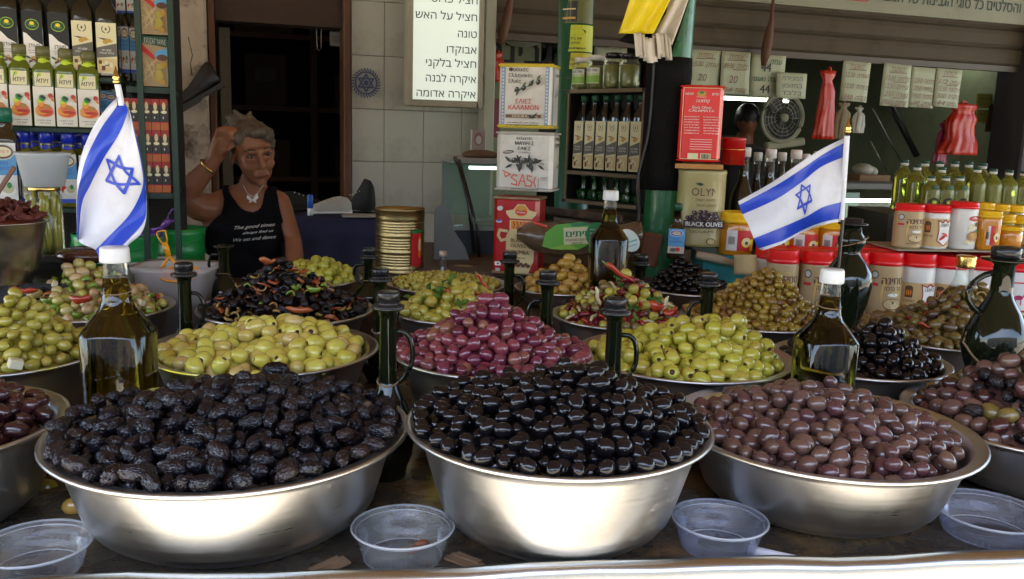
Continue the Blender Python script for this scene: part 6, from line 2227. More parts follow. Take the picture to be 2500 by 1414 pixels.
za = shelf(185, x_l, 300)
zb_ = shelf(312, x_l, 300)
zc_ = shelf(508, x_l, 300)
for px in (300, 345, 424):
    MB().box((lx(px), -.004 + (.0 if px != 300 else .15), zt_ / 2), (.016, .02, zt_), SG).obj('upright', t)
MB().box(((lx(x_l) + lx(x_r)) / 2, dpS + .01, zt_ / 2), (lx(x_r) - lx(x_l), .008, zt_), DARKW).obj('back_panel', t)
zd = PA.pt(380, 212).z
MB().box(((lx(300) + lx(424)) / 2, dpS / 2, zd - .01), (lx(424) - lx(300) - .02, dpS, .016), SG).obj('shelf_board', t)
ze = PA.pt(380, 470).z
MB().box(((lx(300) + lx(424)) / 2, dpS / 2, ze - .01), (lx(424) - lx(300) - .02, dpS, .016), SG).obj('shelf_board', t)
zf = PA.pt(380, 88).z

GLK = mat('green_oil_glass', (.09, .12, .008), .06, var=.3, spec=.6, coat=.5)
GLD = mat('brown_black_oil_glass', (.012, .012, .006), .06, var=.3, spec=.6, coat=.5)
SKY_ = flat('sky_label', (.10, .33, .62))


def lab_arch(pr, w_, h_):
    """black arch with a green oval, slanted white lower label"""
    pr.rect(0, h_ * .5, w_, h_, flat('label_black', (.012, .014, .014)))
    pr.poly([(-w_ * .46, h_ * .02), (w_ * .46, h_ * .10), (w_ * .46, h_ * .44), (0, h_ * .52), (-w_ * .3, h_ * .62), (-w_ * .46, h_ * .64)], WHITE)
    pr.ell(0, h_ * .77, w_ * .34, h_ * .09, LIME); pr.ell(0, h_ * .77, w_ * .32, h_ * .08, DGREEN); pr.ell(0, h_ * .79, w_ * .12, h_ * .03, YELL); pr.text(he('הגליל'), 0, h_ * .735, h_ * .035, LIME)
    pr.text(he('מעודן'), w_ * .06, h_ * .40, h_ * .06, INK, width=w_ * .55); pr.scrib(0, h_ * .33, w_ * .5, h_ * .02, .0008, GREY, 1); pr.scrib(0, h_ * .29, w_ * .4, h_ * .02, .0008, GREY, 2)
    for a, c in ((.0, .2), (.14, .16), (-.12, .15)): pr.ell(w_ * a, h_ * c, w_ * .10, h_ * .032, BROWN, .4)
    pr.ell(w_ * .02, h_ * .22, w_ * .08, h_ * .025, GOLDP); pr.leaf(-w_ * .4, h_ * .25, w_ * .35, w_ * .06, -.5, LFG)
    pr.ell(0, h_ * .09, w_ * .2, h_ * .06, HI)


def lab_zeta(pr, w_, h_):
    pr.rect(0, h_ * .365, w_ * 1.04, h_ * .73, flat('carton_white', (.70, .68, .60)))
    pr.rect(0, h_ * .865, w_ * .8, h_ * .25, PALE)
    pr.text(he('זיתא'), 0, h_ * .80, h_ * .09, GREY, width=w_ * .62, bold=.02); pr.ell(-w_ * .16, h_ * .95, w_ * .11, h_ * .035, LIME); pr.line([(-w_ * .26, h_ * .89), (-w_ * .16, h_ * .96)], .002, GREEN)
    sau = [flat('sauce_print_%s' % n_, c_) for n_, c_ in (('peach', (.70, .36, .16)), ('amber', (.72, .30, .04)), ('tomato', (.58, .07, .02)), ('coral', (.62, .15, .06)), ('crimson', (.42, .03, .02)))]
    pr.ell(w_ * .02, h_ * .26, w_ * .47, h_ * .10, sau[0]); pr.ell(w_ * .04, h_ * .27, w_ * .43, h_ * .09, sau[2]); pr.ell(-w_ * .1, h_ * .30, w_ * .34, h_ * .09, sau[1]); pr.ell(w_ * .08, h_ * .31, w_ * .36, h_ * .07, sau[3])
    pr.ell(w_ * .1, h_ * .27, w_ * .3, h_ * .03, sau[4]); pr.ell(0, h_ * .37, w_ * .3, h_ * .04, sau[2]); pr.ell(-w_ * .14, h_ * .42, w_ * .16, h_ * .07, sau[1]); pr.ell(w_ * .14, h_ * .36, w_ * .2, h_ * .04, flat('salsa_print', (.40, .20, .04)))
    pr.leaf(-w_ * .3, h_ * .42, w_ * .4, w_ * .12, .8, LIME); pr.ell(-w_ * .05, h_ * .52, w_ * .16, h_ * .06, GREEN, .5); pr.ell(.0, h_ * .53, w_ * .14, h_ * .025, OLV, -.3); pr.ell(w_ * .38, h_ * .56, w_ * .12, h_ * .05, sau[4], .5); pr.ell(w_ * .44, h_ * .5, w_ * .06, h_ * .05, sau[3], .5)
    pr.text(he('שמן זית'), w_ * .05, h_ * .04, h_ * .035, GREY, width=w_ * .5); pr.scrib(0, h_ * .10, w_ * .7, h_ * .015, .0008, GREY, 2)


def lab_blue(pr, w_, h_):
    pr.rect(0, h_ * .5, w_ * 1.05, h_, flat('label_white', (.68, .68, .66)))
    pr.rect(0, h_ * .66, w_ * 1.05, h_ * .34, SKY_)
    pr.rect(0, h_ * .04, w_ * 1.05, h_ * .08, BLUE)
    pr.ell(0, h_ * .86, w_ * .48, h_ * .13, HI); pr.ell(0, h_ * .86, w_ * .42, h_ * .11, BROWN); pr.ell(0, h_ * .86, w_ * .36, h_ * .08, PALE); pr.text(he('יד מרדכי'), 0, h_ * .84, h_ * .05, RED, width=w_ * .5)
    pr.text(he('כתית'), 0, h_ * .66, h_ * .05, BLUE); pr.text(he('זית מעולה'), 0, h_ * .58, h_ * .05, BLUE, width=w_ * .6)
    pr.ell(-w_ * .25, h_ * .28, w_ * .16, h_ * .07, RED); pr.ell(w_ * .1, h_ * .24, w_ * .38, h_ * .08, WHITE); pr.ell(w_ * .14, h_ * .28, w_ * .24, h_ * .08, flat('salad_print', (.5, .5, .3))); pr.ell(w_ * .2, h_ * .33, w_ * .1, h_ * .05, GREEN)


def on_shelf(x0, x1, ytop, z, d=0.0):
    M, wd, hh = PA.slot(x0, x1, ytop, ytop + 100, d)
    M.translation.z = z
    # height from the pixel of the top
    h_ = PA.pt((x0 + x1) / 2, ytop, d).z - z
    return M, wd, h_


for i, (c, y, lb, lab) in enumerate(((15, -62, lab_arch, 'tall black bottle with slanted white label, leftmost of the top row'), (77, -55, lab_arch, 'tall black bottle with slanted white label, second of the top row'), (140, -48, lab_arch, 'tall black bottle with slanted white label, third of the top row'),
                                     (198, -40, pale_label, 'tall dark bottle with cream label, fourth of the top row'), (258, -33, pale_label, 'tall dark bottle with cream label, right end of the top row'))):
    M, wd, h_ = on_shelf(c - 28, c + 29, y, za)
    sq_bottle(M, wd, h_, lab, GLD, lb, (.03, .66) if lb is lab_arch else (.04, .60), BLACKP, sh=.70, group='tall dark bottles on the top shelf')
for i, (c, y) in enumerate(((-8, 100), (47, 106), (105, 112), (160, 118), (214, 124))):
    M, wd, h_ = on_shelf(c - 28, c + 28, y, zb_, .02)
    sq_bottle(M, wd, h_, 'green oil bottle with lime neck band, %s from the left in the middle row' % ordn[i], GLK, lab_zeta, (.01, .68), mat('olive_green_cap', (.12, .12, .04), .4), LIME, sh=.70, group='green bottles with red food labels', capfrac=.13, nkf=.30)
BC = mat('cobalt_cap_plastic', (.012, .03, .42), .3, coat=.3)
for i, (c, y, d_) in enumerate(((84, 312, -.13), (137, 314, -.13), (188, 318, -.13), (36, 310, -.13), (58, 316, -.02), (111, 318, -.02), (165, 321, -.02), (216, 325, -.02))):
    M, wd, h_ = on_shelf(c - 25, c + 25, y, zc_, d_)
    row_ = 'behind' if i < 4 else 'in front'
    t_ = sq_bottle(M, wd * .96, h_, 'blue-capped bottle with sky blue food label, %s, %s from the left' % (row_, ['second', 'third', 'fourth', 'first', 'first', 'second', 'third', 'fourth'][i]), mat('golden_oil_glass', (.14, .12, .01), .08, coat=.5), lab_blue if i > 3 else None, (.06, .70), BC, BC, sh=.66, group='blue-capped bottles on the lower shelf', capfrac=.16, nkf=.30)
# big green-capped bottle far left
M, wd, h_ = on_shelf(-30, 40, 262, zc_, .10)
sq_bottle(M, wd, h_, 'large dark bottle with green cap and blue label at the very left edge', AMB, lab_blue, (.05, .66), mat('bottle_green_cap', (.01, .12, .07), .3), sh=.68, capfrac=.14, nkf=.27)
# green capped pair and blue-labelled bottles behind the flag tip
for c, y, z_, d_, lab in ((250, 128, zb_, -.10, 'green-capped bottle behind the end of the middle row, left one'), (272, 134, zb_, -.10, 'green-capped bottle behind the end of the middle row, right one')):
    M, wd, h_ = on_shelf(c - 22, c + 22, y, z_, d_)
    sq_bottle(M, wd, h_, lab, AMB, blue_label, (.1, .5), MATS['bottle_green_cap'], sh=.55, capfrac=.16, nkf=.3, group='green-capped bottles behind the flag tip')
z2 = PA.pt(320, 196).z
MB().box(((lx(290) + lx(342)) / 2, dpS / 2 + .12, z2 - .01), (lx(342) - lx(290), .1, .014), SG).obj('shelf_board', t)
for i, (c, y) in enumerate(((306, 28), (327, 32))):
    M, wd, h_ = on_shelf(c - 10, c + 11, y, z2, -.08)
    sq_bottle(M, wd, h_, 'slim bottle with sky blue label beside the shelf upright, %s one' % ('left', 'right')[i], AMB, lab_blue, (.12, .78), BLACKP, sh=.8, group='slim blue-labelled bottles')
z3 = PA.pt(310, 24).z
MB().box(((lx(280) + lx(342)) / 2, dpS / 2 + .12, z3 - .01), (lx(342) - lx(280), .1, .014), SG).obj('shelf_board', t)
for i, c in enumerate((296, 322)):
    M, wd, h_ = on_shelf(c - 12, c + 12, -60, z3, -.08)
    sq_bottle(M, wd, h_, 'blue and white bottle at the top of the shelving, %s one' % ('left', 'right')[i], MATS['golden_oil_glass'], lab_blue, (.0, .7), BC, sh=.8, group='blue and white bottles at the top')


# tins with a photograph of green olives
def d_kv(pr, w_, h_):
    pr.rect(0, h_ * .5, w_ * .98, h_ * .98, flat('straw_print', (.42, .30, .16)))
    pr.poly([(-w_ * .49, h_ * .86), (w_ * .49, h_ * .78), (w_ * .49, h_ * .99), (-w_ * .49, h_ * .99)], DGREEN)
    pr.text('KVUZAT YAVNE', w_ * .05, h_ * .84, h_ * .11, WHITE, width=w_ * .8, rot=-.06, bold=.01)
    pr.poly([(-w_ * .49, h_ * .86), (w_ * .05, h_ * .60), (w_ * .0, h_ * .52), (-w_ * .49, h_ * .72)], RED)
    pr.poly([(0, h_ * .60), (w_ * .49, h_ * .55), (w_ * .49, h_ * .76), (w_ * .1, h_ * .72)], LBLUE)
    pr.ell(w_ * .3, h_ * .58, w_ * .2, h_ * .06, BROWN)
    rn = random.Random(1)
    for i in range(14): pr.line([(w_ * rn.uniform(-.48, .1), h_ * rn.uniform(.1, .6)), (w_ * rn.uniform(-.48, .1), h_ * rn.uniform(.1, .6))], .002, TANP)
    for i in range(13): pr.ell(w_ * rn.uniform(.05, .42), h_ * rn.uniform(.06, .46), w_ * .10, h_ * .06, rn.choice([GOLDP, flat('olive_gold_print', (.42, .38, .06))]), rn.random())


for x0, x1, y0, z_, lab in ((346, 412, 88, zd, 'tin with green olives and a red stripe, lower one on the right shelf'), (346, 410, -40, zf + .004, 'tin with green olives standing on the other olive tin')):
    M, wd, hh = PA.slot(x0, x1, y0, y0 + 120, -.02)
    M.translation.z = z_
    h_ = PA.pt(380, y0, -.02).z - z_
    tt = thing('olive_tin', lab, 'tin', M=M, group='olive tins with a photo print')
    MB().box((0, wd * .5, h_ / 2), (wd, wd, h_ - .002), mat('dark_green_tin', (.02, .06, .03), .35, coat=.3), bev=.008).obj('can_body', tt)
    pr = Print(); d_kv(pr, wd, h_); pr.obj('print', tt)


# small red and black tins stacked in columns
def d_red(pr, w_, h_):
    pr.rect(0, h_ * .5, w_, h_ * .96, flat('tin_black_print', (.03, .025, .02)))
    pr.rect(0, h_ * .90, w_, h_ * .18, DRED); pr.rect(0, h_ * .12, w_, h_ * .24, flat('tin_orange_print', (.40, .10, .02)))
    pr.ell(0, h_ * .76, w_ * .22, h_ * .13, TANP); pr.ell(0, h_ * .58, w_ * .36, h_ * .05, PALE); pr.ell(0, h_ * .36, w_ * .36, h_ * .13, INK); pr.ell(-w_ * .1, h_ * .40, w_ * .08, h_ * .04, HI); pr.rect(0, h_ * .24, w_, h_ * .03, RED)


rows_ = ((233, 310), (311, 388), (389, 464))
zz_ = ze
cols_ = (313, 330, 360, 381, 402)
hs = [PA.pt(380, y0).z - PA.pt(380, y1).z for y0, y1 in rows_]
for r_ in (2, 1, 0):
    h_ = hs[r_]
    for j, c in enumerate(cols_):
        M, wd, _ = PA.slot(c - 10, c + 10.5, 300, 320, 0)
        M.translation.z = zz_
        tt = thing('small_tin', 'small red-topped black olive tin, %s row, %s from the left' % (('top', 'middle', 'bottom')[r_], ordn[j]), 'tin', M=M, group='small red and black tins')
        MB().loft([(0, wd * .5), (h_ - .002, wd * .5)], TINR, 14, Matrix.Translation((0, wd * .5, 0))).obj('can_body', tt)
        pr = Print(); pr.first = .002; d_red(pr, wd * .98, h_); pr.obj('print', tt)
    zz_ += h_

# ================================================================== things standing on the left plank
# jar of pickled peppers with a clear tub upside on its lid
PQ = PL(116, 560, 2.28, 0)
M, wd, hh = PQ.slot(78, 156, 456, 622)
t = thing('pickle_jar', 'tall glass jar of pickled green peppers with a gold lid', 'jar', M=M)
r_ = wd / 2
MB().loft([(0, r_ * .94), (.008, r_), (hh * .86, r_), (hh * .92, r_ * .84), (hh * .94, r_ * .84)], JG, 32).obj('glass', t)
pm = mat('pickled_pepper', (.26, .25, .03), .25, coat=.5, var=.25)
MB().loft([(.006, r_ * .8), (.01, r_ * .88), (hh * .8, r_ * .88), (hh * .82, r_ * .5)], flat('brine', (.12, .11, .02), .3), 20).obj('brine', t)
rnd = random.Random(4)
for k in range(15):
    a = -math.pi * (.05 + .9 * (k % 8) / 7) + rnd.uniform(-.1, .1)
    z = hh * (.30 if k < 8 else .62) + rnd.uniform(-.01, .01)
    MB().tube([((r_ * .88) * math.cos(a) + rnd.uniform(-.003, .003), (r_ * .86) * math.sin(a), z + q) for q in (-.05, -.03, 0, .03, .05)], [.003, .007, .009, .008, .004], pm, 8).obj('pepper', t)
MB().loft([(hh * .94, r_ * .9), (hh * .945, r_ * .94), (hh - .002, r_ * .94), (hh, r_ * .9)], GOLD, 32).obj('lid', t)
M2, wd2, hh2 = PQ.slot(46, 172, 372, 455)
M2.translation.z = M.translation.z + hh + .001
t = thing('plastic_tub', 'empty clear plastic tub standing on the gold jar lid', 'tub', M=M2)
r2 = wd2 / 2
MB().loft([(0, r2 * .68), (.002, r2 * .72), (hh2 * .9, r2 * .94), (hh2 * .92, r2), (hh2, r2), (hh2 * .93, r2 * .96), (hh2 * .9, r2 * .92), (.004, r2 * .7)], clear_mat('frosted_tub_plastic', (.8, .86, .9), .5, .15, .35), 40).obj('cup', t)

# steel bowl of sun-dried tomatoes
M, wd, hh = PL(20, 600, 2.05, 0).slot(-110, 116, 540, 690)
t = thing('steel_bowl', 'steel bowl of dark red dried tomatoes at the left edge, above the green olives', 'bowl', M=M)
r_ = wd / 2
MB().loft([(0, r_ * .55), (.004, r_ * .6), (hh * .3, r_ * .78), (hh * .7, r_ * .88), (hh * .97, r_ * .94), (hh, r_), (hh + .002, r_ * .99), (hh - .003, r_ * .93), (hh * .5, r_ * .8), (.01, r_ * .55)], mat('worn_steel', (.5, .46, .4), .3, 1.0, var=.15, dirt=(.2, .15, .1), dirt_amt=.3), 48).obj('basin', t)
DT = mat('dried_tomato', (.13, .02, .012), .4, var=.5, scale=40, bump=.5, coat=.3)
DTm = [strip_mesh('dried_tomato', DT, i, 1.5, .5, .12) for i in range(3)]
rnd = random.Random(8)
zb2 = M.translation.z + hh
MB().loft([(hh - .04, r_ * .85), (hh - .005, r_ * .86), (hh + .02, r_ * .5), (hh + .028, .001)], DT, 30, None, False, True).obj('filling', t)
for k in range(110):
    a, q = rnd.random() * 6.28, math.sqrt(rnd.random()) * r_ * .84
    o = bpy.data.objects.new('dried_tomato', rnd.choice(DTm)); COL.objects.link(o)
    o.matrix_world = Matrix.Translation((M.translation.x + q * math.cos(a), M.translation.y + q * math.sin(a), zb2 + .036 * (1 - (q / r_) ** 2) + rnd.uniform(0, .008))) @ Euler((rnd.uniform(-.9, .9), rnd.uniform(-.9, .9), rnd.random() * 6)).to_matrix().to_4x4() @ Matrix.Diagonal((.022, .016, .016, 1))
    tag(o, 'dark red dried tomato piled in the steel bowl at the left edge', 'dried tomato', 'dried tomatoes in the left bowl')
o = MB().box((0, 0, 0), (.012, .004, .10), flat('wood_handle', (.12, .05, .025), .4), bev=.002).obj('spoon_handle', None, Matrix.Translation(at(8, 450, 2.05)) @ Matrix.Rotation(R(35), 4, 'Y')); tag(o, 'brown spoon handle above the dried tomatoes', 'spoon')
# support block under the bowl
zL = M.translation.z
t = thing('plastic_crate', 'dark crate under the bowl of dried tomatoes', 'crate', M=Matrix.Translation((M.translation.x - .05, 2.22, TZ)))
for i in range(4):
    MB().box((0, -.16, (zL - TZ) * (i + .5) / 4), (.42, .01, (zL - TZ) / 4 - .008), BLACKP).obj('slat', t)
MB().box((0, 0, zL - TZ - .005), (.42, .32, .008), BLACKP).obj('crate_top', t)
for sx in (-1, 1): MB().box((sx * .2, 0, (zL - TZ) / 2 - .006), (.01, .3, zL - TZ - .012), BLACKP).obj('side', t)

# green buckets
GB = mat('green_bucket_plastic', (.015, .26, .05), .35, var=.1, coat=.2)
for c, y0, y1, r_px, Y, lab in ((415, 562, 640, 62, 2.80, 'bright green plastic bucket, right one behind the orange spoon'), (300, 572, 650, 58, 2.62, 'bright green plastic bucket, middle one behind the left flag'), (205, 575, 660, 52, 2.6, 'bright green plastic bucket, left one behind the flag')):
    p_ = at(c, y0, Y); r_ = r_px * mpp(Y); zb0 = ZL + .001
    t = thing('green_bucket', lab, 'bucket', (p_.x, p_.y + r_, zb0), 0, 'green buckets')
    h_ = p_.z - zb0
    MB().loft([(0, r_ * .86), (h_ * .55, r_ * .93), (h_ * .6, r_ * 1.0), (h_ * .66, r_ * .95), (h_ * .8, r_ * .96), (h_ * .9, r_), (h_, r_ * 1.01), (h_ + .001, r_ * .96), (h_ - .02, r_ * .94)], GB, 40, None, True, True).obj('pail', t)
    MB().tube([(r_ * 1.0 * math.cos(a), -r_ * 1.0 * abs(math.sin(a)), h_ * .9 - .03 * abs(math.sin(a))) for a in (math.pi * i / 16 for i in range(17))], .003, GB, 6).obj('bail_handle', t)


# skimmer spoons
def skim(name, label, pts, m, Y, bowl_px, hole=True, dy=0.0, tilt=.8):
    t = thing(name, label, 'spoon')
    P3 = [at(x, y, Y) for x, y in pts]
    (a, b_), s_ = (P3[0], P3[1]), mpp(Y)
    n_ = (b_ - a).normalized(); side = Vector((-n_.z, 0, n_.x))
    loop = [a + side * 22 * s_ * .5, a - side * 22 * s_ * .5, a + n_ * 26 * s_ - side * 13 * s_ * .5, a + n_ * 26 * s_ + side * 13 * s_ * .5]
    MB().tube(spline(loop + [loop[0]], 24)[:-1], 2.2 * s_, m, 8, True).obj('hanging_loop', t)
    k = a + n_ * 26 * s_
    b = MB()
    b.tube([k, k.lerp(b_, .5), b_], [7 * s_, 8 * s_, 6 * s_], m, 8)
    b.tube([b_, b_.lerp(P3[2], .5) , P3[2]], [4 * s_] * 3, m, 8)
    b.tube([b_, b_.lerp(P3[3], .5), P3[3]], [4 * s_] * 3, m, 8)
    b.obj('handle', t)
    c = at(bowl_px[0], bowl_px[1], Y - dy)
    r_ = bowl_px[2] * s_
    Mb = Matrix.Translation(c) @ Matrix.Rotation(tilt, 4, 'X')
    MB().tube([(r_ * math.cos(a_), r_ * math.sin(a_), 0) for a_ in (2 * math.pi * i / 28 for i in range(28))], 2.5 * s_, m, 8, True, Mb).loft([(-.012, r_ * .5), (-.006, r_ * .85), (0, r_)], m, 28, Mb, True, False).obj('ladle', t)
    return t


OR = mat('orange_yellow_plastic', (.80, .34, .01), .3, coat=.3)
PUP = mat('purple_plastic', (.16, .06, .30), .3, coat=.3)
skim('skimmer_spoon', 'orange-yellow plastic spoon standing in the clear tray, in front of the green bucket', [(393, 566), (412, 625), (392, 662), (440, 655)], OR, 2.36, (440, 668, 48), tilt=.25)
skim('skimmer_spoon', 'purple plastic spoon lying on the green bucket', [(432, 518), (396, 555), (372, 562), (392, 578)], PUP, 2.62, (362, 566, 26), tilt=.2)
# clear trays
TR = clear_mat('tray_plastic', (.86, .82, .78), .5, .2, .35)
for c, Y, w_, lab in (((430, 655), 2.40, .20, 'clear plastic tray with lid marks, right of the left flag'), ((345, 640), 2.62, .2, 'clear plastic tray further back behind the left flag')):
    p_ = at(c[0], c[1], Y)
    t = thing('plastic_tray', lab, 'tray', (p_.x, Y, TZ + .002 if Y < 2.45 else ZL + .001), .05, 'clear trays')
    h_ = p_.z - t.location.z + .012
    MB().loft([(0, w_ * .42, w_ * .32, 6), (.002, w_ * .45, w_ * .35, 6), (h_ * .9, w_ * .49, w_ * .38, 6), (h_ * .93, w_ * .53, w_ * .42, 6), (h_, w_ * .53, w_ * .42, 6), (h_ * .94, w_ * .485, w_ * .375, 6), (.004, w_ * .44, w_ * .34, 6)], TR, 44).obj('tray_body', t)
o = MB().ball((0, 0, 0), (.075, .06, .022), mat('chocolate_brown_lid', (.07, .02, .012), .2, coat=.5), 24, 10).obj('brown_ladle'); o.location = at(210, 622, 2.22)
tag(o, 'glossy dark brown ladle resting on the pepper and olive mix', 'ladle')

# ================================================================== blue table with shoes beside the woman
PT3 = PL(800, 520, 3.45, 12)
BLC = mat('navy_cloth', (.014, .017, .055), .8, var=.3, scale=6, bump=.3)
M, wd, hh = PT3.slot(640, 915, 535, 760)
t = thing('shoe_table', 'table under a navy cloth beside the woman, with shoes on it', 'table', M=M)
MB().grid(lambda u, v: ((u - .5) * wd * 1.1, .55 * (1 - v), hh + .004 * math.sin(u * 17) * (1 - v)), 24, 4, BLC).grid(lambda u, v: ((u - .5) * wd * 1.1, -.012 * math.sin(u * 22) * v - .01, hh - .35 * v), 40, 5, BLC).obj('cloth', t, None, .004)
for sx in (-1, 1):
    for y_ in (.05, .5):
        MB().box((sx * wd * .5, y_, hh / 2 - .01), (.04, .04, hh - .02), WOODD).obj('leg', t)
tz = M.translation.z + hh
WS = mat('white_canvas_shoe', (.42, .42, .38), .7, var=.1, bump=.2)


def shoe(px, py, Y, m, sole, label, rz, L=.24, hi=.0):
    p_ = at(px, py, Y)
    t = thing('shoe', label, 'shoe', (p_.x, Y, tz + .006), rz)
    k = L / .24
    rs = []
    for x, ry, h_ in ((-.12, .028, .05 + hi), (-.10, .036, .075 + hi), (-.06, .038, .085 + hi), (-.02, .037, .08 + hi * .5), (.03, .04, .062), (.07, .042, .045), (.105, .034, .034), (.12, .016, .024)):
        rs.append([(x * k, ry * k * math.cos(a), .012 + max(0, h_ * math.sin(a)) * k if math.sin(a) > 0 else .012 + .01 * math.sin(a)) for a in (2 * math.pi * j / 18 for j in range(18))])
    MB().rings(rs, m, True, None, True, True).obj('upper', t)
    rs = [[(x * k, ry * 1.08 * k * math.cos(a), .006 + .009 * math.sin(a)) for a in (2 * math.pi * j / 14 for j in range(14))] for x, ry in ((-.125, .02), (-.115, .034), (-.05, .038), (.03, .041), (.08, .042), (.115, .03), (.126, .012))]
    MB().rings(rs, sole, True, None, True, True).obj('sole', t)
    for i in range(4):
        MB().tube([(.03 * k - .018 * i, -.02, .07 * k + .006 * i + hi * .2), (.035 * k - .018 * i, .02, .07 * k + .006 * i + hi * .2)], .0022, WHITE, 6).obj('lace', t)
    return t


shoe(806, 480, 3.62, WS, WHITE, 'white canvas sneaker on the navy table', 3.5, .17)
shoe(872, 480, 3.75, mat('dark_suede', (.012, .014, .012), .8, bump=.2), BLACKP, 'black high-top boot on the navy table, against the door frame', 2.6, .17, .10)
shoe(735, 480, 3.72, MATS['dark_suede'], BLACKP, 'dark shoe in the shade left of the white sneaker', .4, .2)
o = MB().loft([(0, .012), (.05, .012), (.055, .008)], flat('blue_tube', (.03, .12, .5)), 16).loft([(-.03, .011), (0, .011)], WHITE, 16).obj('small_tube', None, Matrix.Translation((at(757, 480, 3.55).x, 3.55, tz + .032))); tag(o, 'little blue and white tube standing on the navy table', 'tube')
p_ = at(880, 522, 3.5)
t = thing('notebook', 'open pale notebook lying at the right of the navy table', 'notebook', (p_.x, 3.52, tz + .008), .25)
MB().box((0, 0, .004), (.15, .1, .006), flat('notebook_paper', (.34, .33, .29), .8)).obj('pages', t); MB().box((0, 0, .0), (.155, .105, .0015), flat('notebook_cover', (.06, .06, .07))).obj('cover', t)

# ================================================================== meat display case behind the gold can
PD = PL(1140, 520, 3.35, 10)
M, wd, hh = PD.slot(1092, 1216, 385, 650)
t = thing('display_case', 'pale green lit display case with a curved glass front left of the tins', 'display case', M=M)
CW = mat('dull_white_case', (.28, .31, .28), .5, var=.15)
MB().box((0, .12, hh - .012), (wd, .34, .024), CW, bev=.004).obj('case_top', t)
b = MB()
b.grid(lambda u, v: ((u - .5) * wd, -.04 - .16 * math.sin(v * 1.45), hh * (1 - .52 * v) - .024), 6, 12, GLZ)
b.obj('curved_pane', t)
MB().box((0, .28, hh * .5), (wd, .02, hh * .9), mat('case_green_inner', (.16, .23, .19), .4)).obj('back_panel', t)
MB().box((0, .05, hh * .40), (wd, .42, .02), CW).obj('case_shelf', t)
MB().box((0, .06, hh * .19), (wd * 1.0, .40, hh * .38), mat('dark_case_base', (.03, .04, .05), .5)).obj('case_base', t)
MB().tube([(-wd * .05, .1, hh * .9), (wd * .5, .1, hh * .9)], .006, mat('dim_lamp_tube', (.7, .95, .85), .5, var=0, emit=.7), 8).obj('lamp_tube', t)
MB().loft([(0, .05), (.012, .055)], CW, 24, Matrix.Translation((.03, .02, hh * .42))).obj('dish', t)
MB().tube([(-wd * .42, -.06, hh + .0), (-wd * .36, -.10, hh * .93), (-wd * .22, -.20, hh * .6), (-wd * .12, -.22, hh * .2)], .007, BLACKP, 8).obj('hinge_arm', t)
MB().tube([(-wd * .34, -.06, hh * .98), (-wd * .26, -.14, hh * .78), (-wd * .06, -.2, hh * .4), (.0, -.21, hh * .05)], .005, BLACKP, 8).obj('hinge_arm', t)
# white rounded chair-back like panel
t = thing('plastic_chair', 'back of a white plastic chair left of the display case', 'chair', M=PD.M(1096, 650, .28))
hw = (PD.pt(1135, 600, .28) - PD.pt(1062, 600, .28)).length
hc = PD.pt(1096, 500, .28).z - PD.pt(1096, 650, .28).z
out_ = [(-hw / 2, 0), (hw * .75, 0), (hw * .55, hc * .3), (hw * .1, hc * .62), (-hw * .02, hc * .95), (-hw * .25, hc), (-hw * .45, hc * .96), (-hw / 2, hc * .85)]
MB().prism(out_, 0, .012, mat('white_resin', (.15, .17, .17), .5)).obj('backrest', t)
MB().box((0, .2, -.05), (hw, .4, .015), MATS['white_resin']).obj('seat', t)
for sx in (-1, 1): MB().box((sx * hw * .45, .2, -.4), (.02, .3, .7), MATS['white_resin']).obj('leg', t)
# little wrapped box on the case
M, wd, hh = PD.slot(1150, 1186, 316, 368, .0)
t = thing('small_package', 'small clear package with an oval picture on the display case', 'package', M=M)
MB().box((0, .02, hh / 2), (wd, .04, hh), mat('package_film', (.33, .30, .28), .3), bev=.003).obj('box', t)
pr = Print(); pr.ell(0, hh * .55, wd * .3, hh * .32, flat('pink_oval', (.3, .14, .14))); pr.ell(0, hh * .5, wd * .2, hh * .2, HI); pr.obj('print', t)
o = MB().ball((0, 0, .0), (.07, .05, .02), mat('brown_paper_heap', (.14, .08, .055), .8, bump=.5, var=.4), 18, 8).obj('crumpled_paper', None, PD.M(1172, 378, -.02)); tag(o, 'crumpled brown paper on the display case', 'paper')
o = MB().grid(lambda u, v: ((u - .5) * .28, (v - .5) * .2, .025 * noise.noise(Vector((u * 3, v * 3, 7)))), 10, 8, mat('kraft_paper', (.26, .20, .12), .8, var=.2)).obj('paper_sheet', None, Matrix.Translation(at(1145, 668, 2.86)) @ Matrix.Rotation(.2, 4, 'Z'), .001); tag(o, 'brown wrapping paper between the gold can and the red tin', 'paper')
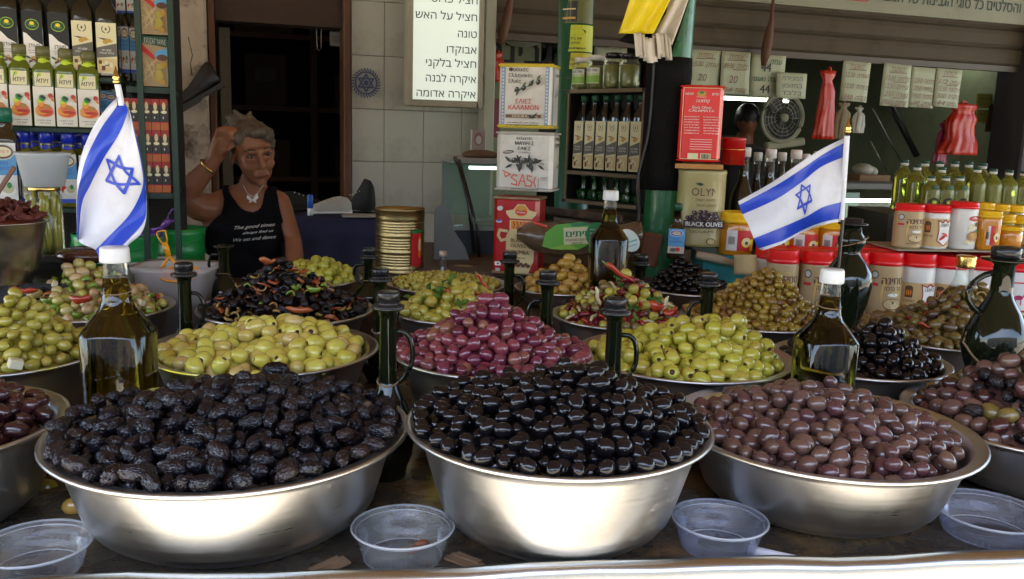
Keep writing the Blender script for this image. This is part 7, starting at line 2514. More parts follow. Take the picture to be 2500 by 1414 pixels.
# ================================================================== right: white-capped dark bottles
CZR = CZ_
PR = PL(1900, 600, 2.98, 6)
DKO = mat('dark_oil_in_glass', (.018, .014, .004), .05, coat=.6, var=.4)
for i, (c, y, d_, w_) in enumerate(((1831, 372, -.12, 46), (1857, 378, -.12, 44), (1889, 372, -.12, 46), (1946, 376, -.10, 44), (1800, 360, .02, 60), (1862, 364, .02, 58), (1922, 366, .02, 60), (1976, 370, .02, 56))):
    M, wd, hh = PR.slot(c - w_ / 2, c + w_ / 2, y, 640, d_)
    M.translation.z = CZR + .001
    h_ = PR.pt(c, y, d_).z - CZR
    t = thing('oil_bottle', 'dark oil bottle with white cap behind the right flag, %s row, %s from the left' % ('rear' if i < 4 else 'front', ordn[i % 4]), 'bottle', M=M, group='white-capped dark bottles behind the right flag')
    r_ = wd / 2
    MB().loft([(0, r_ * .9), (.006, r_), (h_ * .55, r_), (h_ * .64, r_ * .86), (h_ * .74, r_ * .45), (h_ * .80, r_ * .36), (h_ * .90, r_ * .34)], DKO, 28).obj('glass', t)
    MB().loft([(h_ * .80, r_ * .37), (h_ - .03, r_ * .35)], clear_mat('clear_glass', (.92, .95, .92)), 20, None, False, False).obj('neck', t)
    MB().loft([(h_ - .030, r_ * .44), (h_ - .004, r_ * .44), (h_, r_ * .38)], CAPW, 22).obj('cap', t)

# honey tubs with yellow lids
HON = mat('honey_in_plastic', (.58, .23, .010), .2, var=.15, coat=.5, sub=.2)
YL = mat('yellow_lid_plastic', (.82, .50, .01), .35, coat=.2)


def d_honey(pr, w_, h_):
    pr.rect(-w_ * .2, h_ * .5, w_ * .3, h_ * .9, flat('label_white', (.68, .68, .66)), 6); pr.rect(w_ * .18, h_ * .5, w_ * .46, h_ * .9, RED, 8); pr.rect(w_ * .40, h_ * .3, w_ * .12, h_ * .5, YELL, 2)
    for i in range(7): pr.rect(-w_ * (.28 - .026 * i), h_ * .5, .0012, h_ * .35, INK)
    pr.ell(w_ * .2, h_ * .42, w_ * .14, h_ * .22, YELL); pr.ell(w_ * .2, h_ * .44, w_ * .11, h_ * .19, PALE); pr.ell(w_ * .2, h_ * .40, w_ * .05, h_ * .08, BROWN)


def tubj(M, wd, hh, label, body, lid, draw=None, lab=(.1, .8), group=None, square=2.0, lidf=.16, name='plastic_jar', prof=None, cat='jar'):
    t = thing(name, label, cat, M=M @ Matrix.Translation((0, wd / 2, 0)) @ Matrix.Rotation(random.uniform(-.28, .2), 4, 'Z'), group=group)
    r_ = wd / 2
    pf = prof or [(0, .93), (.03, .98), (.5, 1.0), (1 - lidf - .05, .99), (1 - lidf, .93)]
    MB().loft([(a * hh, c * r_, c * r_, square) for a, c in pf], body, 36).obj('jar_body', t)
    zl_ = hh * (1 - lidf)
    MB().loft([(zl_ - .001, r_ * .99, r_ * .99, square), (zl_ + .002, r_ * 1.03, r_ * 1.03, square), (zl_ + hh * lidf * .35, r_ * 1.03, r_ * 1.03, square), (zl_ + hh * lidf * .38, r_ * .98, r_ * .98, square), (hh - .003, r_ * .98, r_ * .98, square), (hh, r_ * .94, r_ * .94, square), (hh - .002, r_ * .9, r_ * .9, square)], lid, 44).obj('lid', t)
    if draw:
        pr = Print(); pr.first = .0015 if square <= 2.2 else .001
        draw(pr, wd, hh * (lab[1] - lab[0]))
        pr.obj('label', t, Matrix.Translation((0, 0, hh * lab[0])), bend=r_)
    return t


PH = PL(1880, 600, 2.72, 6)
for i, (c, w_, y0, y1) in enumerate(((1809, 84, 520, 626), (1900, 80, 530, 626), (1970, 80, 536, 626), (2042, 72, 540, 626))):
    M, wd, hh = PH.slot(c - w_ / 2, c + w_ / 2, y0, y1)
    tubj(M, wd, hh, 'honey tub with yellow lid below the right flag, %s from the left' % ordn[i], HON, YL, d_honey, (.10, .62), 'honey tubs below the right flag', lidf=.24, name='honey_tub', cat='tub')
zh = PH.pt(1880, 626).z
tag(MB().box((PH.pt(1880, 626).x + .1, 2.80, (zh + CZR) / 2), (.62, .2, zh - CZR - .002), mat('teal_box', (.02, .22, .24), .5)).obj('teal_box'), 'teal and brown box under the honey tubs', 'box')
o = MB().grid(lambda u, v: at(1792 + 55 * u, 622 + 48 * v, 2.60 - .02 * math.sin(u * 3)), 8, 6, mat('kraft_tan_paper', (.48, .36, .18), .8)).obj('tan_paper', None, None, .001); tag(o, 'tan paper bag corner hanging below the honey tub', 'paper')
o = MB().tube([at(1700, 622, 2.66), at(1750, 632, 2.66), at(1795, 645, 2.65)], [.012, .014, .010], mat('pale_horn', (.35, .29, .2), .6), 10).obj('serving_handle'); tag(o, 'pale worn handle lying behind the tiny black olives', 'handle')

# tahini jars, two tiers
TANS = mat('tan_jar_label', (.46, .34, .18), .4, var=.15, coat=.2)
WJ = mat('white_jar_plastic', (.74, .74, .70), .35, coat=.2)
RL = mat('red_lid_plastic', (.75, .008, .014), .3, coat=.3, var=.05)
PJ = PL(2200, 700, 2.60, 6)


def d_tan(pr, w_, h_):
    pr.rect(0, h_ * .5, w_ * 1.2, h_, TANS, 14)
    pr.ell(w_ * .1, h_ * .45, w_ * .28, h_ * .42, flat('sunny_patch', (.68, .46, .12)))
    pr.text(he('טחינה'), w_ * .14, h_ * .66, h_ * .15, BROWN, width=w_ * .66, bold=.05); pr.text(he('הר ברכה'), w_ * .14, h_ * .53, h_ * .09, BROWN, width=w_ * .5, bold=.03)
    pr.ell(w_ * .16, h_ * .44, w_ * .16, h_ * .035, WHITE); pr.ell(w_ * .16, h_ * .25, w_ * .27, h_ * .12, BROWN); pr.ell(w_ * .16, h_ * .255, w_ * .25, h_ * .105, flat('dip_print', (.62, .48, .26))); pr.ell(w_ * .16, h_ * .26, w_ * .12, h_ * .04, TANP); pr.ell(w_ * .16, h_ * .28, w_ * .03, h_ * .03, BROWN)
    pr.text(he('טחינה משומשום'), w_ * .14, h_ * .08, h_ * .05, BROWN, width=w_ * .56, bold=.02)
    pr.ell(-w_ * .36, h_ * .84, w_ * .10, h_ * .09, GREY); pr.ell(-w_ * .36, h_ * .84, w_ * .07, h_ * .06, HI); pr.rect(-w_ * .36, h_ * .64, w_ * .2, h_ * .06, RED, 3)


def d_wht(pr, w_, h_):
    pr.rect(0, h_ * .42, w_ * 1.2, h_ * .8, flat('sand_label', (.62, .44, .20)), 14)
    pr.rect(-w_ * .34, h_ * .55, w_ * .2, h_ * .26, BROWN, 3); pr.ell(-w_ * .34, h_ * .68, w_ * .1, h_ * .06, BROWN)
    for a in (-.39, -.34, -.29): pr.ell(w_ * a, h_ * .55, w_ * .02, h_ * .08, ORANGE)
    pr.text(he('טחינה'), -w_ * .32, h_ * .3, h_ * .07, BROWN, bold=.02)
    pts = [(-.04, .78), (.1, .72), (.2, .8), (.32, .72), (.46, .78), (.42, .5), (.46, .2), (.32, .12), (.2, .04), (.08, .12), (-.04, .18), (0, .5)]
    pr.poly([(w_ * a * 1.03, h_ * (c * 1.02)) for a, c in pts], DRED); pr.poly([(w_ * (.2 + (a - .2) * .88), h_ * (.42 + (c - .42) * .92)) for a, c in pts], WHITE)
    pr.text(he('היונה'), w_ * .2, h_ * .60, h_ * .1, INK, width=w_ * .3, bold=.02); pr.leaf(w_ * .02, h_ * .2, w_ * .38, w_ * .05, .7, RED); pr.leaf(w_ * .12, h_ * .42, w_ * .26, w_ * .05, -.5, RED)


def d_pic(pr, w_, h_):
    pr.ell(w_ * .22, h_ * .78, w_ * .24, h_ * .07, RED); pr.text(he('טחינה'), w_ * .22, h_ * .76, h_ * .05, WHITE, width=w_ * .3)
    pr.ell(w_ * .16, h_ * .55, w_ * .2, h_ * .09, PALE, .3); pr.ell(w_ * .34, h_ * .62, w_ * .12, h_ * .06, BROWN); pr.ell(w_ * .2, h_ * .3, w_ * .24, h_ * .14, flat('nut_print', (.42, .22, .09))); pr.ell(w_ * .2, h_ * .33, w_ * .17, h_ * .09, GOLDP); pr.ell(w_ * .05, h_ * .16, w_ * .2, h_ * .06, PALE); pr.ell(w_ * .36, h_ * .44, w_ * .1, h_ * .03, GREEN)


def d_camel(pr, w_, h_):
    pr.rect(0, h_ * .5, w_, h_ * .9, WHITE, 12); pr.rect(0, h_ * .93, w_, h_ * .04, RED, 12); pr.rect(0, h_ * .1, w_, h_ * .06, RED, 12)
    pr.ell(-w_ * .1, h_ * .5, w_ * .12, h_ * .07, flat('magenta_print', (.5, .02, .12))); pr.line([(-w_ * .18, h_ * .5), (-w_ * .18, h_ * .3)], .003, MATS['magenta_print']); pr.line([(-w_ * .04, h_ * .5), (-w_ * .03, h_ * .3)], .003, MATS['magenta_print']); pr.line([(0, h_ * .5), (w_ * .06, h_ * .62), (w_ * .12, h_ * .6)], .004, MATS['magenta_print'])


TP = [(0, .90), (.04, .97), (.3, 1.0), (.6, .95), (.82, .99), (.84, .93)]
z_low = PJ.pt(2200, 778).z
if z_low < TZ: z_low = TZ
lows = ((1915, 74, 612, 'tan'), (1999, 78, 615, 'tan'), (2085, 80, 617, 'tan'), (2169, 82, 618, 'tan'), (2249, 84, 622, 'wht'), (2331, 84, 628, 'wht'), (2412, 80, 632, 'wht'), (2490, 78, 636, 'cam'))
for i, (c, w_, y0, kd) in enumerate(lows):
    for back in (1, 0):
        M, wd, hh = PJ.slot(c - w_ / 2, c + w_ / 2, y0, 778, 0)
        M.translation.z = z_low
        h_ = PJ.pt(c, y0 + (0 if not back else 0)).z - z_low
        if back:
            M = M @ Matrix.Translation((-.0, wd * 1.03, .0))
            tubj(M, wd, h_, 'red-lidded jar in the rear row behind the big jars, %s from the left' % (['first', 'second', 'third', 'fourth', 'fifth', 'sixth', 'seventh', 'eighth'][i]), WJ, RL, None, group='back row of red-lidded jars', lidf=.20)
        else:
            kn = {'tan': 'tan-labelled jar with red lid', 'wht': 'white red-lidded jar with sand-coloured label', 'cam': 'white jar with red lid and camel label'}[kd]
            tubj(M, wd, h_, '%s, %s from the left in the lower row' % (kn, ['first', 'second', 'third', 'fourth', 'fifth', 'sixth', 'seventh', 'eighth'][i]), TANS if kd == 'tan' else WJ, RL, {'tan': d_tan, 'wht': d_wht, 'cam': d_camel}[kd], (.03, .78) if kd == 'tan' else (.08, .66), 'lower row of red-lidded tahini jars', lidf=.20, prof=TP if kd == 'tan' else None)
# board under the lower row
tag(MB().box((PJ.pt(2200, 700).x + .03, PJ.pt(2200, 700).y + .11, (z_low + TZ) / 2), (.95, .24, z_low - TZ - .002), mat('white_foam_block', (.68, .66, .55), .6)).obj('foam_block', None) if z_low > TZ + .01 else MB().box((1.2, 2.7, TZ + .003), (.9, .2, .004), PAPER).obj('paper_liner'), 'pale slab the tahini jars stand on', 'slab')
# upper tier stands on a plank laid on the rear lids
zu = PJ.pt(2300, 612).z
PU = PL(2300, 560, 2.66, 6)
zu = max(PJ.pt(c_, y_).z for c_, y_ in ((2169, 618), (2249, 622), (2331, 628), (2412, 632))) + .002
tag(MB().box((0, .10, .003), ((PU.pt(2520, 600) - PU.pt(2190, 600)).length, .2, .005), mat('thin_board', (.3, .25, .18), .7)).obj('thin_board', None, Matrix.Translation((PU.pt(2355, 600).x, PU.pt(2355, 600).y - .01, zu)) @ Matrix.Rotation(PU.al, 4, 'Z')), 'thin board on the red lids under the upper jars', 'board')
zu += .006
for c, w_, y0, kd, lab in ((2230, 66, 500, 'tan', 'tan-labelled jar with red lid, left end of the upper row'), (2294, 66, 502, 'wht', 'small white jar with red lid and red-edged badge in the upper row'), (2363, 64, 495, 'pic', 'tall white jar with red lid and food picture in the upper row'),
                           (2421, 54, 516, 'hon', 'honey jar with yellow lid and red label in the upper row'), (2478, 62, 555, 'hy', 'squat honey jar with yellow lid, right end of the upper row')):
    M, wd, hh = PU.slot(c - w_ / 2, c + w_ / 2, y0, 605)
    M.translation.z = zu
    h_ = PU.pt(c, y0).z - zu
    tubj(M, wd, h_, lab, {'tan': TANS, 'wht': WJ, 'pic': WJ, 'hon': HON, 'hy': HON}[kd], RL if kd in ('tan', 'wht', 'pic') else YL, {'tan': d_tan, 'wht': d_wht, 'pic': d_pic, 'hon': d_honey, 'hy': None}[kd], (.04, .84) if kd != 'hon' else (.1, .65), 'upper row of jars', lidf=.13 if kd == 'pic' else .17, square=2.0 if kd != 'hon' else 3.5)
PV = PL(2440, 520, 2.86, 6)
i = 0
for (c, y0, y1) in ((2412, 496, 560), (2450, 500, 560), (2486, 502, 560), (2462, 524, 600), (2500, 528, 600)):
    M, wd, hh = PV.slot(c - 21, c + 21, y0, y1, 0 if y0 < 510 else .06)
    M.translation.z = zu + (.05 if y0 < 510 else .004)
    h_ = PV.pt(c, y0, 0 if y0 < 510 else .06).z - M.translation.z
    tubj(M, wd, h_, 'yellow-lidded jar stacked at the right behind the upper row, %s of five' % ordn[i], mat('pale_oil_jar', (.28, .25, .04), .25, coat=.5), YL, None, group='yellow-lidded jars at the right', lidf=.28)
    i += 1

# plastic bottles of seed oil with green and white caps
SO = glassm('pale_olive_oil', (.34, .36, .05), .06, .6)
SOD = mat('bottle_oil_back', (.16, .17, .02), .12, coat=.6, var=.3)
GC = mat('dark_green_cap', (.01, .07, .05), .35)
PO = PL(2330, 440, 3.05, 6)
zo = PO.pt(2330, 520).z
kz = 0
for (c, y0, d_) in ((2196, 390, -.10), (2246, 392, -.10), (2282, 393, -.10), (2318, 393, -.10), (2352, 395, -.10), (2386, 398, -.10), (2228, 402, 0), (2288, 408, 0), (2374, 408, 0), (2413, 412, 0), (2452, 415, 0), (2488, 417, 0), (2265, 430, .08), (2300, 430, .08), (2335, 430, .08)):
    M, wd, hh = PO.slot(c - 21, c + 21, y0, 520, d_)
    M.translation.z = zo
    h_ = PO.pt(c, y0, d_).z - zo
    t = thing('seed_oil_bottle', 'pale green oil bottle, %s row behind the upper jars, %s from the left' % ({-.10: 'rear', 0: 'middle', .08: 'front'}[d_], ordn[kz % 6]), 'bottle', M=M, group='pale green oil bottles behind the tahini jars')
    kz += 1
    if kz in (6, 12): kz = kz // 6 * 6
    r_ = wd / 2
    b = MB()
    pf = [(0, .9), (.02, 1.0)]
    for q in range(7): pf += [(.1 + q * .07, 1.0), (.13 + q * .07, .95)]
    pf += [(.62, 1.0), (.72, .9), (.80, .55), (.86, .34), (.90, .33)]
    b.loft([(a * h_, c_ * r_, c_ * r_, 2.6 if a < .7 else 2) for a, c_ in pf], SO, 26)
    b.obj('bottle_body', t)
    MB().loft([(h_ * .885, r_ * .40), (h_ * .94, r_ * .42)], CAPW, 20).obj('cap_ring', t)
    MB().loft([(h_ * .9405, r_ * .42), (h_ - .001, r_ * .42), (h_, r_ * .36)], GC, 20).obj('cap', t)
    if d_ == .08:
        pr = Print(); pr.first = .0015; pr.ell(0, h_ * .3, r_ * .62, r_ * .62, BLKP); pr.ell(0, h_ * .33, r_ * .25, r_ * .18, LIME); pr.rect(0, h_ * .72, r_ * .7, h_ * .1, DGREEN, 3); pr.obj('label', t, Matrix.Identity(4), bend=r_)
tag(MB().box((PO.pt(2350, 520).x, PO.pt(2350, 520).y + .05, zo / 2 - .001), (.62, .36, zo - .002), mat('dark_cabinet', (.05, .055, .045), .6)).obj('low_cabinet', None), 'dark cabinet the pale green oil bottles stand on', 'cabinet')
# stored things: wedge papers among the bottles
o = MB().box((0, 0, .03), (.07, .004, .06), flat('yellow_green_card', (.4, .45, .16))).obj('price_card', None, PF.M(2115, 540, .4)); tag(o, 'pale yellow-green card in the glass case', 'card')

# ================================================================== people
SKIN = None


def remesh_body(spheres, name, voxel=.006, smooth=6, mats_=(), parent=None):
    """one continuous surface from tapering limbs (p0, r0, p1, r1)"""
    bm = bmesh.new()
    for a, ra, c, rc in spheres:
        a, c = Vector(a), Vector(c)
        ra3 = Vector(ra) if isinstance(ra, (tuple, list)) else None
        L_ = (c - a).length
        n = max(1, int(L_ / (min(max(rc if not isinstance(rc, (tuple, list)) else min(rc), .004), max(ra if not ra3 else min(ra), .004)) * .35)) + 1)
        n = min(n, 40)
        for i in range(n + 1):
            f = i / n
            p = a.lerp(c, f)
            if ra3 is not None:
                rr = ra3.lerp(Vector(rc), f)
            else:
                q = ra + (rc - ra) * f
                rr = Vector((q, q, q))
            bmesh.ops.create_icosphere(bm, subdivisions=2, radius=1, matrix=Matrix.Translation(p) @ Matrix.Diagonal((rr.x, rr.y, rr.z, 1)))
            if L_ < 1e-6: break
    me = bpy.data.meshes.new(name)
    bm.to_mesh(me); bm.free()
    o = bpy.data.objects.new(name, me); COL.objects.link(o)
    md = o.modifiers.new('r', 'REMESH'); md.mode = 'VOXEL'; md.voxel_size = voxel; md.use_smooth_shade = True
    ms = o.modifiers.new('s', 'SMOOTH'); ms.factor = .5; ms.iterations = smooth
    dg = bpy.context.evaluated_depsgraph_get()
    me2 = bpy.data.meshes.new_from_object(o.evaluated_get(dg))
    me2.name = name
    o.modifiers.clear(); o.data = me2
    bpy.data.meshes.remove(me)
    me2.materials.clear()
    for m_ in mats_: me2.materials.append(m_)
    me2.polygons.foreach_set('use_smooth', [True] * len(me2.polygons))
    if parent: o.parent = parent
    return o


SKIN = mat('tanned_skin', (.25, .10, .050), .45, var=.18, scale=18, bump=.12, bscale=90, sub=.1, spec=.4)
HAIRM = mat('grey_brown_hair', (.095, .072, .05), .5, var=.5, scale=40, bump=.8, bscale=70)
TANK = mat('black_jersey', (.005, .005, .006), .9, spec=.1, var=.3, bump=.3, bscale=30)
YW = 2.98
s_ = mpp(YW)


def W(px, py, dy=0.0):
    return at(px, py, YW) + Vector((0, dy, 0))


woman = thing('person', 'woman in a black tank top, hand raised to her grey hair', 'person', (W(600, 700).x, YW, 0))
inv = Matrix.Translation(-Vector(woman.location))
Mh = Matrix.Translation(W(622, 378, -.01)) @ Matrix.Rotation(R(-10), 4, 'Y') @ Matrix.Rotation(R(30), 4, 'Z') @ Matrix.Rotation(R(15), 4, 'X')


def Hd(x, y, z):
    return Mh @ Vector((x, y, z))


def hs_(x, y, z, r):       # head lump
    return (Hd(x, y, z), r, Hd(x, y, z), r)


B_ = []
# skull, face
B_ += [hs_(0, .015, .035, (.068, .084, .074)), hs_(0, -.018, -.008, (.058, .060, .080)), hs_(0, -.024, -.050, (.048, .048, .042)), hs_(0, -.050, -.082, (.019, .018, .016)),
       hs_(.030, -.050, -.020, (.024, .020, .026)), hs_(-.030, -.050, -.020, (.024, .020, .026)),
       (Hd(-.034, -.070, .028), .009, Hd(0, -.080, .030), .009), (Hd(.034, -.070, .028), .009, Hd(0, -.080, .030), .009),
       (Hd(0, -.080, .020), .0075, Hd(0, -.101, -.020), .0115), hs_(.012, -.088, -.024, (.008, .008, .007)), hs_(-.012, -.088, -.024, (.008, .008, .007)),
       (Hd(-.022, -.074, -.055), .0065, Hd(.022, -.074, -.055), .0065), (Hd(-.018, -.076, -.047), .006, Hd(.018, -.076, -.047), .006),
       hs_(.066, .012, -.005, (.007, .016, .026)), hs_(-.066, .012, -.005, (.007, .016, .026)),
       (Hd(-.042, -.064, .004), .006, Hd(-.018, -.074, .002), .005), (Hd(.042, -.064, .004), .006, Hd(.018, -.074, .002), .005)]
# neck, torso
B_ += [(W(616, 425, .03), .043, W(600, 495, .04), .052),
       (W(598, 478, .04), .05, W(525, 503, .04), .050), (W(598, 478, .04), .05, W(668, 500, .04), .048),
       (W(600, 530, .04), (.125, .085, .09), W(600, 620, .03), (.125, .09, .10)), (W(600, 620, .03), (.125, .09, .10), W(600, 760, .03), (.15, .11, .12)),
       (W(566, 568, -.02), (.065, .055, .06), W(640, 572, -.02), (.065, .055, .06)), (W(556, 580, -.03), (.05, .045, .05), W(556, 590, -.03), (.05, .045, .05)), (W(648, 582, -.03), (.05, .045, .05), W(648, 592, -.03), (.05, .045, .05)),
       (W(600, 760, .03), (.15, .11, .12), W(600, 1000, .03), (.15, .11, .15))]
# raised arm (towards the left of the picture)
sh_, elb, wr = W(525, 512, .03), W(460, 478, -.05), W(537, 390, -.055)
B_ += [(sh_, .052, W(490, 505, -.01), .050), (W(490, 505, -.01), .05, elb, .038), (elb, .037, elb.lerp(wr, .35), .039), (elb.lerp(wr, .35), .039, wr, .023)]
B_ += [(W(520, 520, .03), .05, W(530, 590, .04), .06)]
# hand with fingers curled into the hair
hc0, hc1 = W(546, 370, -.060), W(560, 345, -.075)
B_ += [(wr, (.026, .02, .024), hc0, (.034, .020, .030)), (hc0, (.034, .020, .030), hc1, (.036, .020, .026))]
for (a, c_, e_, r0) in (((545, 338), (558, 316), (578, 312), .0088), ((556, 334), (570, 315), (590, 314), .0092), ((567, 338), (582, 324), (598, 324), .0090), ((574, 348), (590, 338), (602, 340), .0080)):
    B_ += [(W(*a, -.080), r0 * 1.1, W(*c_, -.100), r0), (W(*c_, -.100), r0, W(*e_, -.078), r0 * .85)]
B_ += [(W(562, 372, -.075), .0105, W(578, 364, -.092), .0095), (W(578, 364, -.092), .0095, W(588, 354, -.085), .0085)]
# hanging arm
sh2, el2, wr2 = W(672, 510, .04), W(712, 590, .0), W(757, 668, -.16)
B_ += [(sh2, .048, el2, .036), (el2, .036, el2.lerp(wr2, .3), .034), (el2.lerp(wr2, .3), .034, wr2, .023)]
pm_ = wr2 + (wr2 - el2).normalized() * .05
B_ += [(wr2, (.024, .02, .024), pm_, (.036, .022, .03))]
dirf = (wr2 - el2).normalized()
for k, (sx, ln) in enumerate(((-.024, .062), (-.008, .07), (.009, .066), (.025, .052))):
    q0 = pm_ + Vector((sx, -.002, 0)); q1 = q0 + dirf * ln * .6; q2 = q1 + (dirf + Vector((0, .4, -.6))).normalized() * ln * .5
    B_ += [(q0, .0095, q1, .0085), (q1, .0085, q2, .007)]
B_ += [(wr2 + Vector((-.02, 0, 0)), .011, wr2 + dirf * .05 + Vector((-.045, -.01, 0)), .009)]
# seat and legs (she sits behind the counter)
hipz = .50
for sx in (-1, 1):
    hp = Vector((W(600, 900).x + sx * .09, YW + .03, .56)); kn = hp + Vector((sx * .05, -.38, 0)); ft = Vector((kn.x, kn.y + .02, .08))
    B_ += [(hp, .085, kn, .058), (kn, .056, ft, .036), (ft, .036, ft + Vector((0, -.14, -.035)), .03)]
LIP = flat('lip_colour', (.26, .08, .06), .45)
EYEW = flat('eye_white', (.20, .16, .14), .3); EYED = flat('dark_iris', (.02, .012, .008), .15)
body = remesh_body(B_, 'body', .0052, 8, (SKIN, TANK, LIP))
body.data.transform(inv); body.parent = woman
body.data.update()
# clothes: a shirt that follows the torso
me = body.data
nv = len(me.vertices)
co = np.empty(nv * 3); me.vertices.foreach_get('co', co); co = co.reshape(-1, 3) + np.array(woman.location)
no = np.empty(nv * 3); me.vertices.foreach_get('normal', no); no = no.reshape(-1, 3)
q = co - np.array((0, 0, CAMZ))
ww = q @ np.array(FW)
pxs, pys = 1250 + FPX * (q @ np.array(RT)) / ww, 707 - FPX * (q @ np.array(UP)) / ww
nx = (pxs - 603) / 50
neckline = 517 - 95 * np.clip(np.abs((pxs - 606 + (pys - 480) * -.25) / 50) / 1.0, 0, 2) ** 2.8
arm_l = 545 - (560 - pys) * -.0
left_edge = np.interp(pys, [420, 470, 505, 530, 545, 556, 575], [532, 545, 549, 540, 522, 500, 490])
right_edge = np.where(pys < 540, 676 + np.maximum(0, pys - 470) * .25, 700)
on = (pys > neckline) & (pxs > left_edge) & (pxs < right_edge) & (pys > 425) & (pys < 1010)
back = co[:, 1] > YW + .06
on = on | (back & (pys > 460) & (pxs > left_edge) & (pxs < right_edge))
hd_ = np.array(Hd(0, 0, -.01))
on &= np.linalg.norm(co - hd_, axis=1) > .115
arm2 = (pxs > 668 + (pys - 500) * .42) & (pys > 545)
on &= ~arm2
vs, fs, mp = [], [], {}
for p in me.polygons:
    ids = p.vertices
    if all(on[i] for i in ids):
        f = []
        for i in ids:
            if i not in mp:
                mp[i] = len(vs); vs.append(tuple(co[i] + no[i] * .006 - np.array(woman.location)))
            f.append(mp[i])
        fs.append(tuple(f))
ec = {}
for f in fs:
    for i in range(len(f)):
        e_ = tuple(sorted((f[i], f[(i + 1) % len(f)]))); ec[e_] = ec.get(e_, 0) + 1
nbr = {}
for (a_, b_), c_ in ec.items():
    if c_ == 1: nbr.setdefault(a_, []).append(b_); nbr.setdefault(b_, []).append(a_)
V_ = [Vector(v) for v in vs]
for _ in range(45):
    nw = {i: (V_[i] + sum((V_[j] for j in l), Vector()) ) / (1 + len(l)) for i, l in nbr.items()}
    for i, v in nw.items(): V_[i] = v
vs = [tuple(v) for v in V_]
m2 = bpy.data.meshes.new('tank_top'); m2.from_pydata(vs, [], fs); m2.materials.append(TANK); m2.polygons.foreach_set('use_smooth', [True] * len(fs)); m2.update()
o = bpy.data.objects.new('tank_top', m2); COL.objects.link(o); o.parent = woman
md = o.modifiers.new('t', 'SOLIDIFY'); md.thickness = .004; md.offset = 1
sm_ = o.modifiers.new('s', 'SMOOTH'); sm_.factor = .5; sm_.iterations = 4
tank = o
# white writing across the shirt, laid on the cloth
rn = random.Random(12)
b = MB()
from mathutils.bvhtree import BVHTree
bv = BVHTree.FromPolygons([Vector(v) + Vector(woman.location) for v in vs], fs)


def on_cloth(px, py):
    d = (at(px, py, 3) - Vector((0, 0, CAMZ))).normalized()
    h = bv.ray_cast(Vector((0, 0, CAMZ)), d)
    return (h[0] - d * .009) if h[0] is not None else None


WI = flat('white_shirt_print', (.62, .60, .56))


def cloth_print(lines, name):
    b = MB()
    for pts, wd_ in lines:
        for (x0, y0), (x1, y1) in zip(pts, pts[1:]):
            l = math.hypot(x1 - x0, y1 - y0) or 1
            nx_, ny_ = -(y1 - y0) / l * wd_, (x1 - x0) / l * wd_
            cs = [on_cloth(x0 + nx_, y0 + ny_), on_cloth(x1 + nx_, y1 + ny_), on_cloth(x1 - nx_, y1 - ny_), on_cloth(x0 - nx_, y0 - ny_)]
            if all(c is not None for c in cs):
                b.add([c - Vector(woman.location) for c in cs], [(0, 1, 2, 3)], WI)
    return b.obj(name, tank)


def txt_on_cloth(s_t, x, y, h, wd_, name, shear=.25):
    v_, f_ = text_polys(s_t, .0, shear)
    xa, xb = min(q[0] for q in v_), max(q[0] for q in v_)
    b = MB(); out = []
    for a, c in v_:
        u = (a - (xa + xb) / 2) / (xb - xa) * wd_
        p_ = on_cloth(x + u, y - c / .7 * h - u * .09)
        if p_ is None: p_ = W(x + u, y - c / .7 * h, -.12)
        out.append(p_ - Vector(woman.location))
    b.add(out, f_, WI)
    return b.obj(name, tank)


txt_on_cloth('The good times', 622, 556, 8, 100, 'print', .5)
txt_on_cloth('always find us', 630, 569, 6, 76, 'print', .5)
txt_on_cloth('We eat and dance', 622, 586, 8, 104, 'print', .4)
# butterfly pendant
bt = bpy.data.objects.new('necklace', None)
PEN_ = flat('silver_pendant', (.7, .68, .62), .3)
b = MB()
bvb = BVHTree.FromPolygons([Vector(c) for c in co], [tuple(p.vertices) for p in me.polygons])


def on_skin(px, py, off=.006):
    d = (at(px, py, 3) - Vector((0, 0, CAMZ))).normalized()
    h = bvb.ray_cast(Vector((0, 0, CAMZ)), d)
    return ((h[0] - d * off) if h[0] is not None else W(px, py, -.1)) - Vector(woman.location)


for pts in ([(617, 487), (604, 476), (602, 484), (609, 489), (608, 496), (616, 492)], [(617, 487), (628, 472), (631, 483), (625, 488), (626, 496), (618, 492)]):
    b.add([on_skin(*p_) for p_ in pts], [tuple(range(len(pts)))], PEN_)
b.obj('pendant', woman, None, .002)
MB().tube([on_skin(x, y, .002) for x, y in ((594, 452), (598, 461), (605, 472), (617, 482), (632, 468), (643, 452))], .0010, PEN_, 5).obj('necklace', woman)
MB().tube([Vector(wr.lerp(elb, .18)) - Vector(woman.location) + Vector((.029 * math.cos(a) * .8, .027 * math.sin(a), -.022 * math.cos(a))) for a in (2 * math.pi * i / 24 for i in range(24))], .0035, GOLD, 6, True).obj('bracelet', woman)
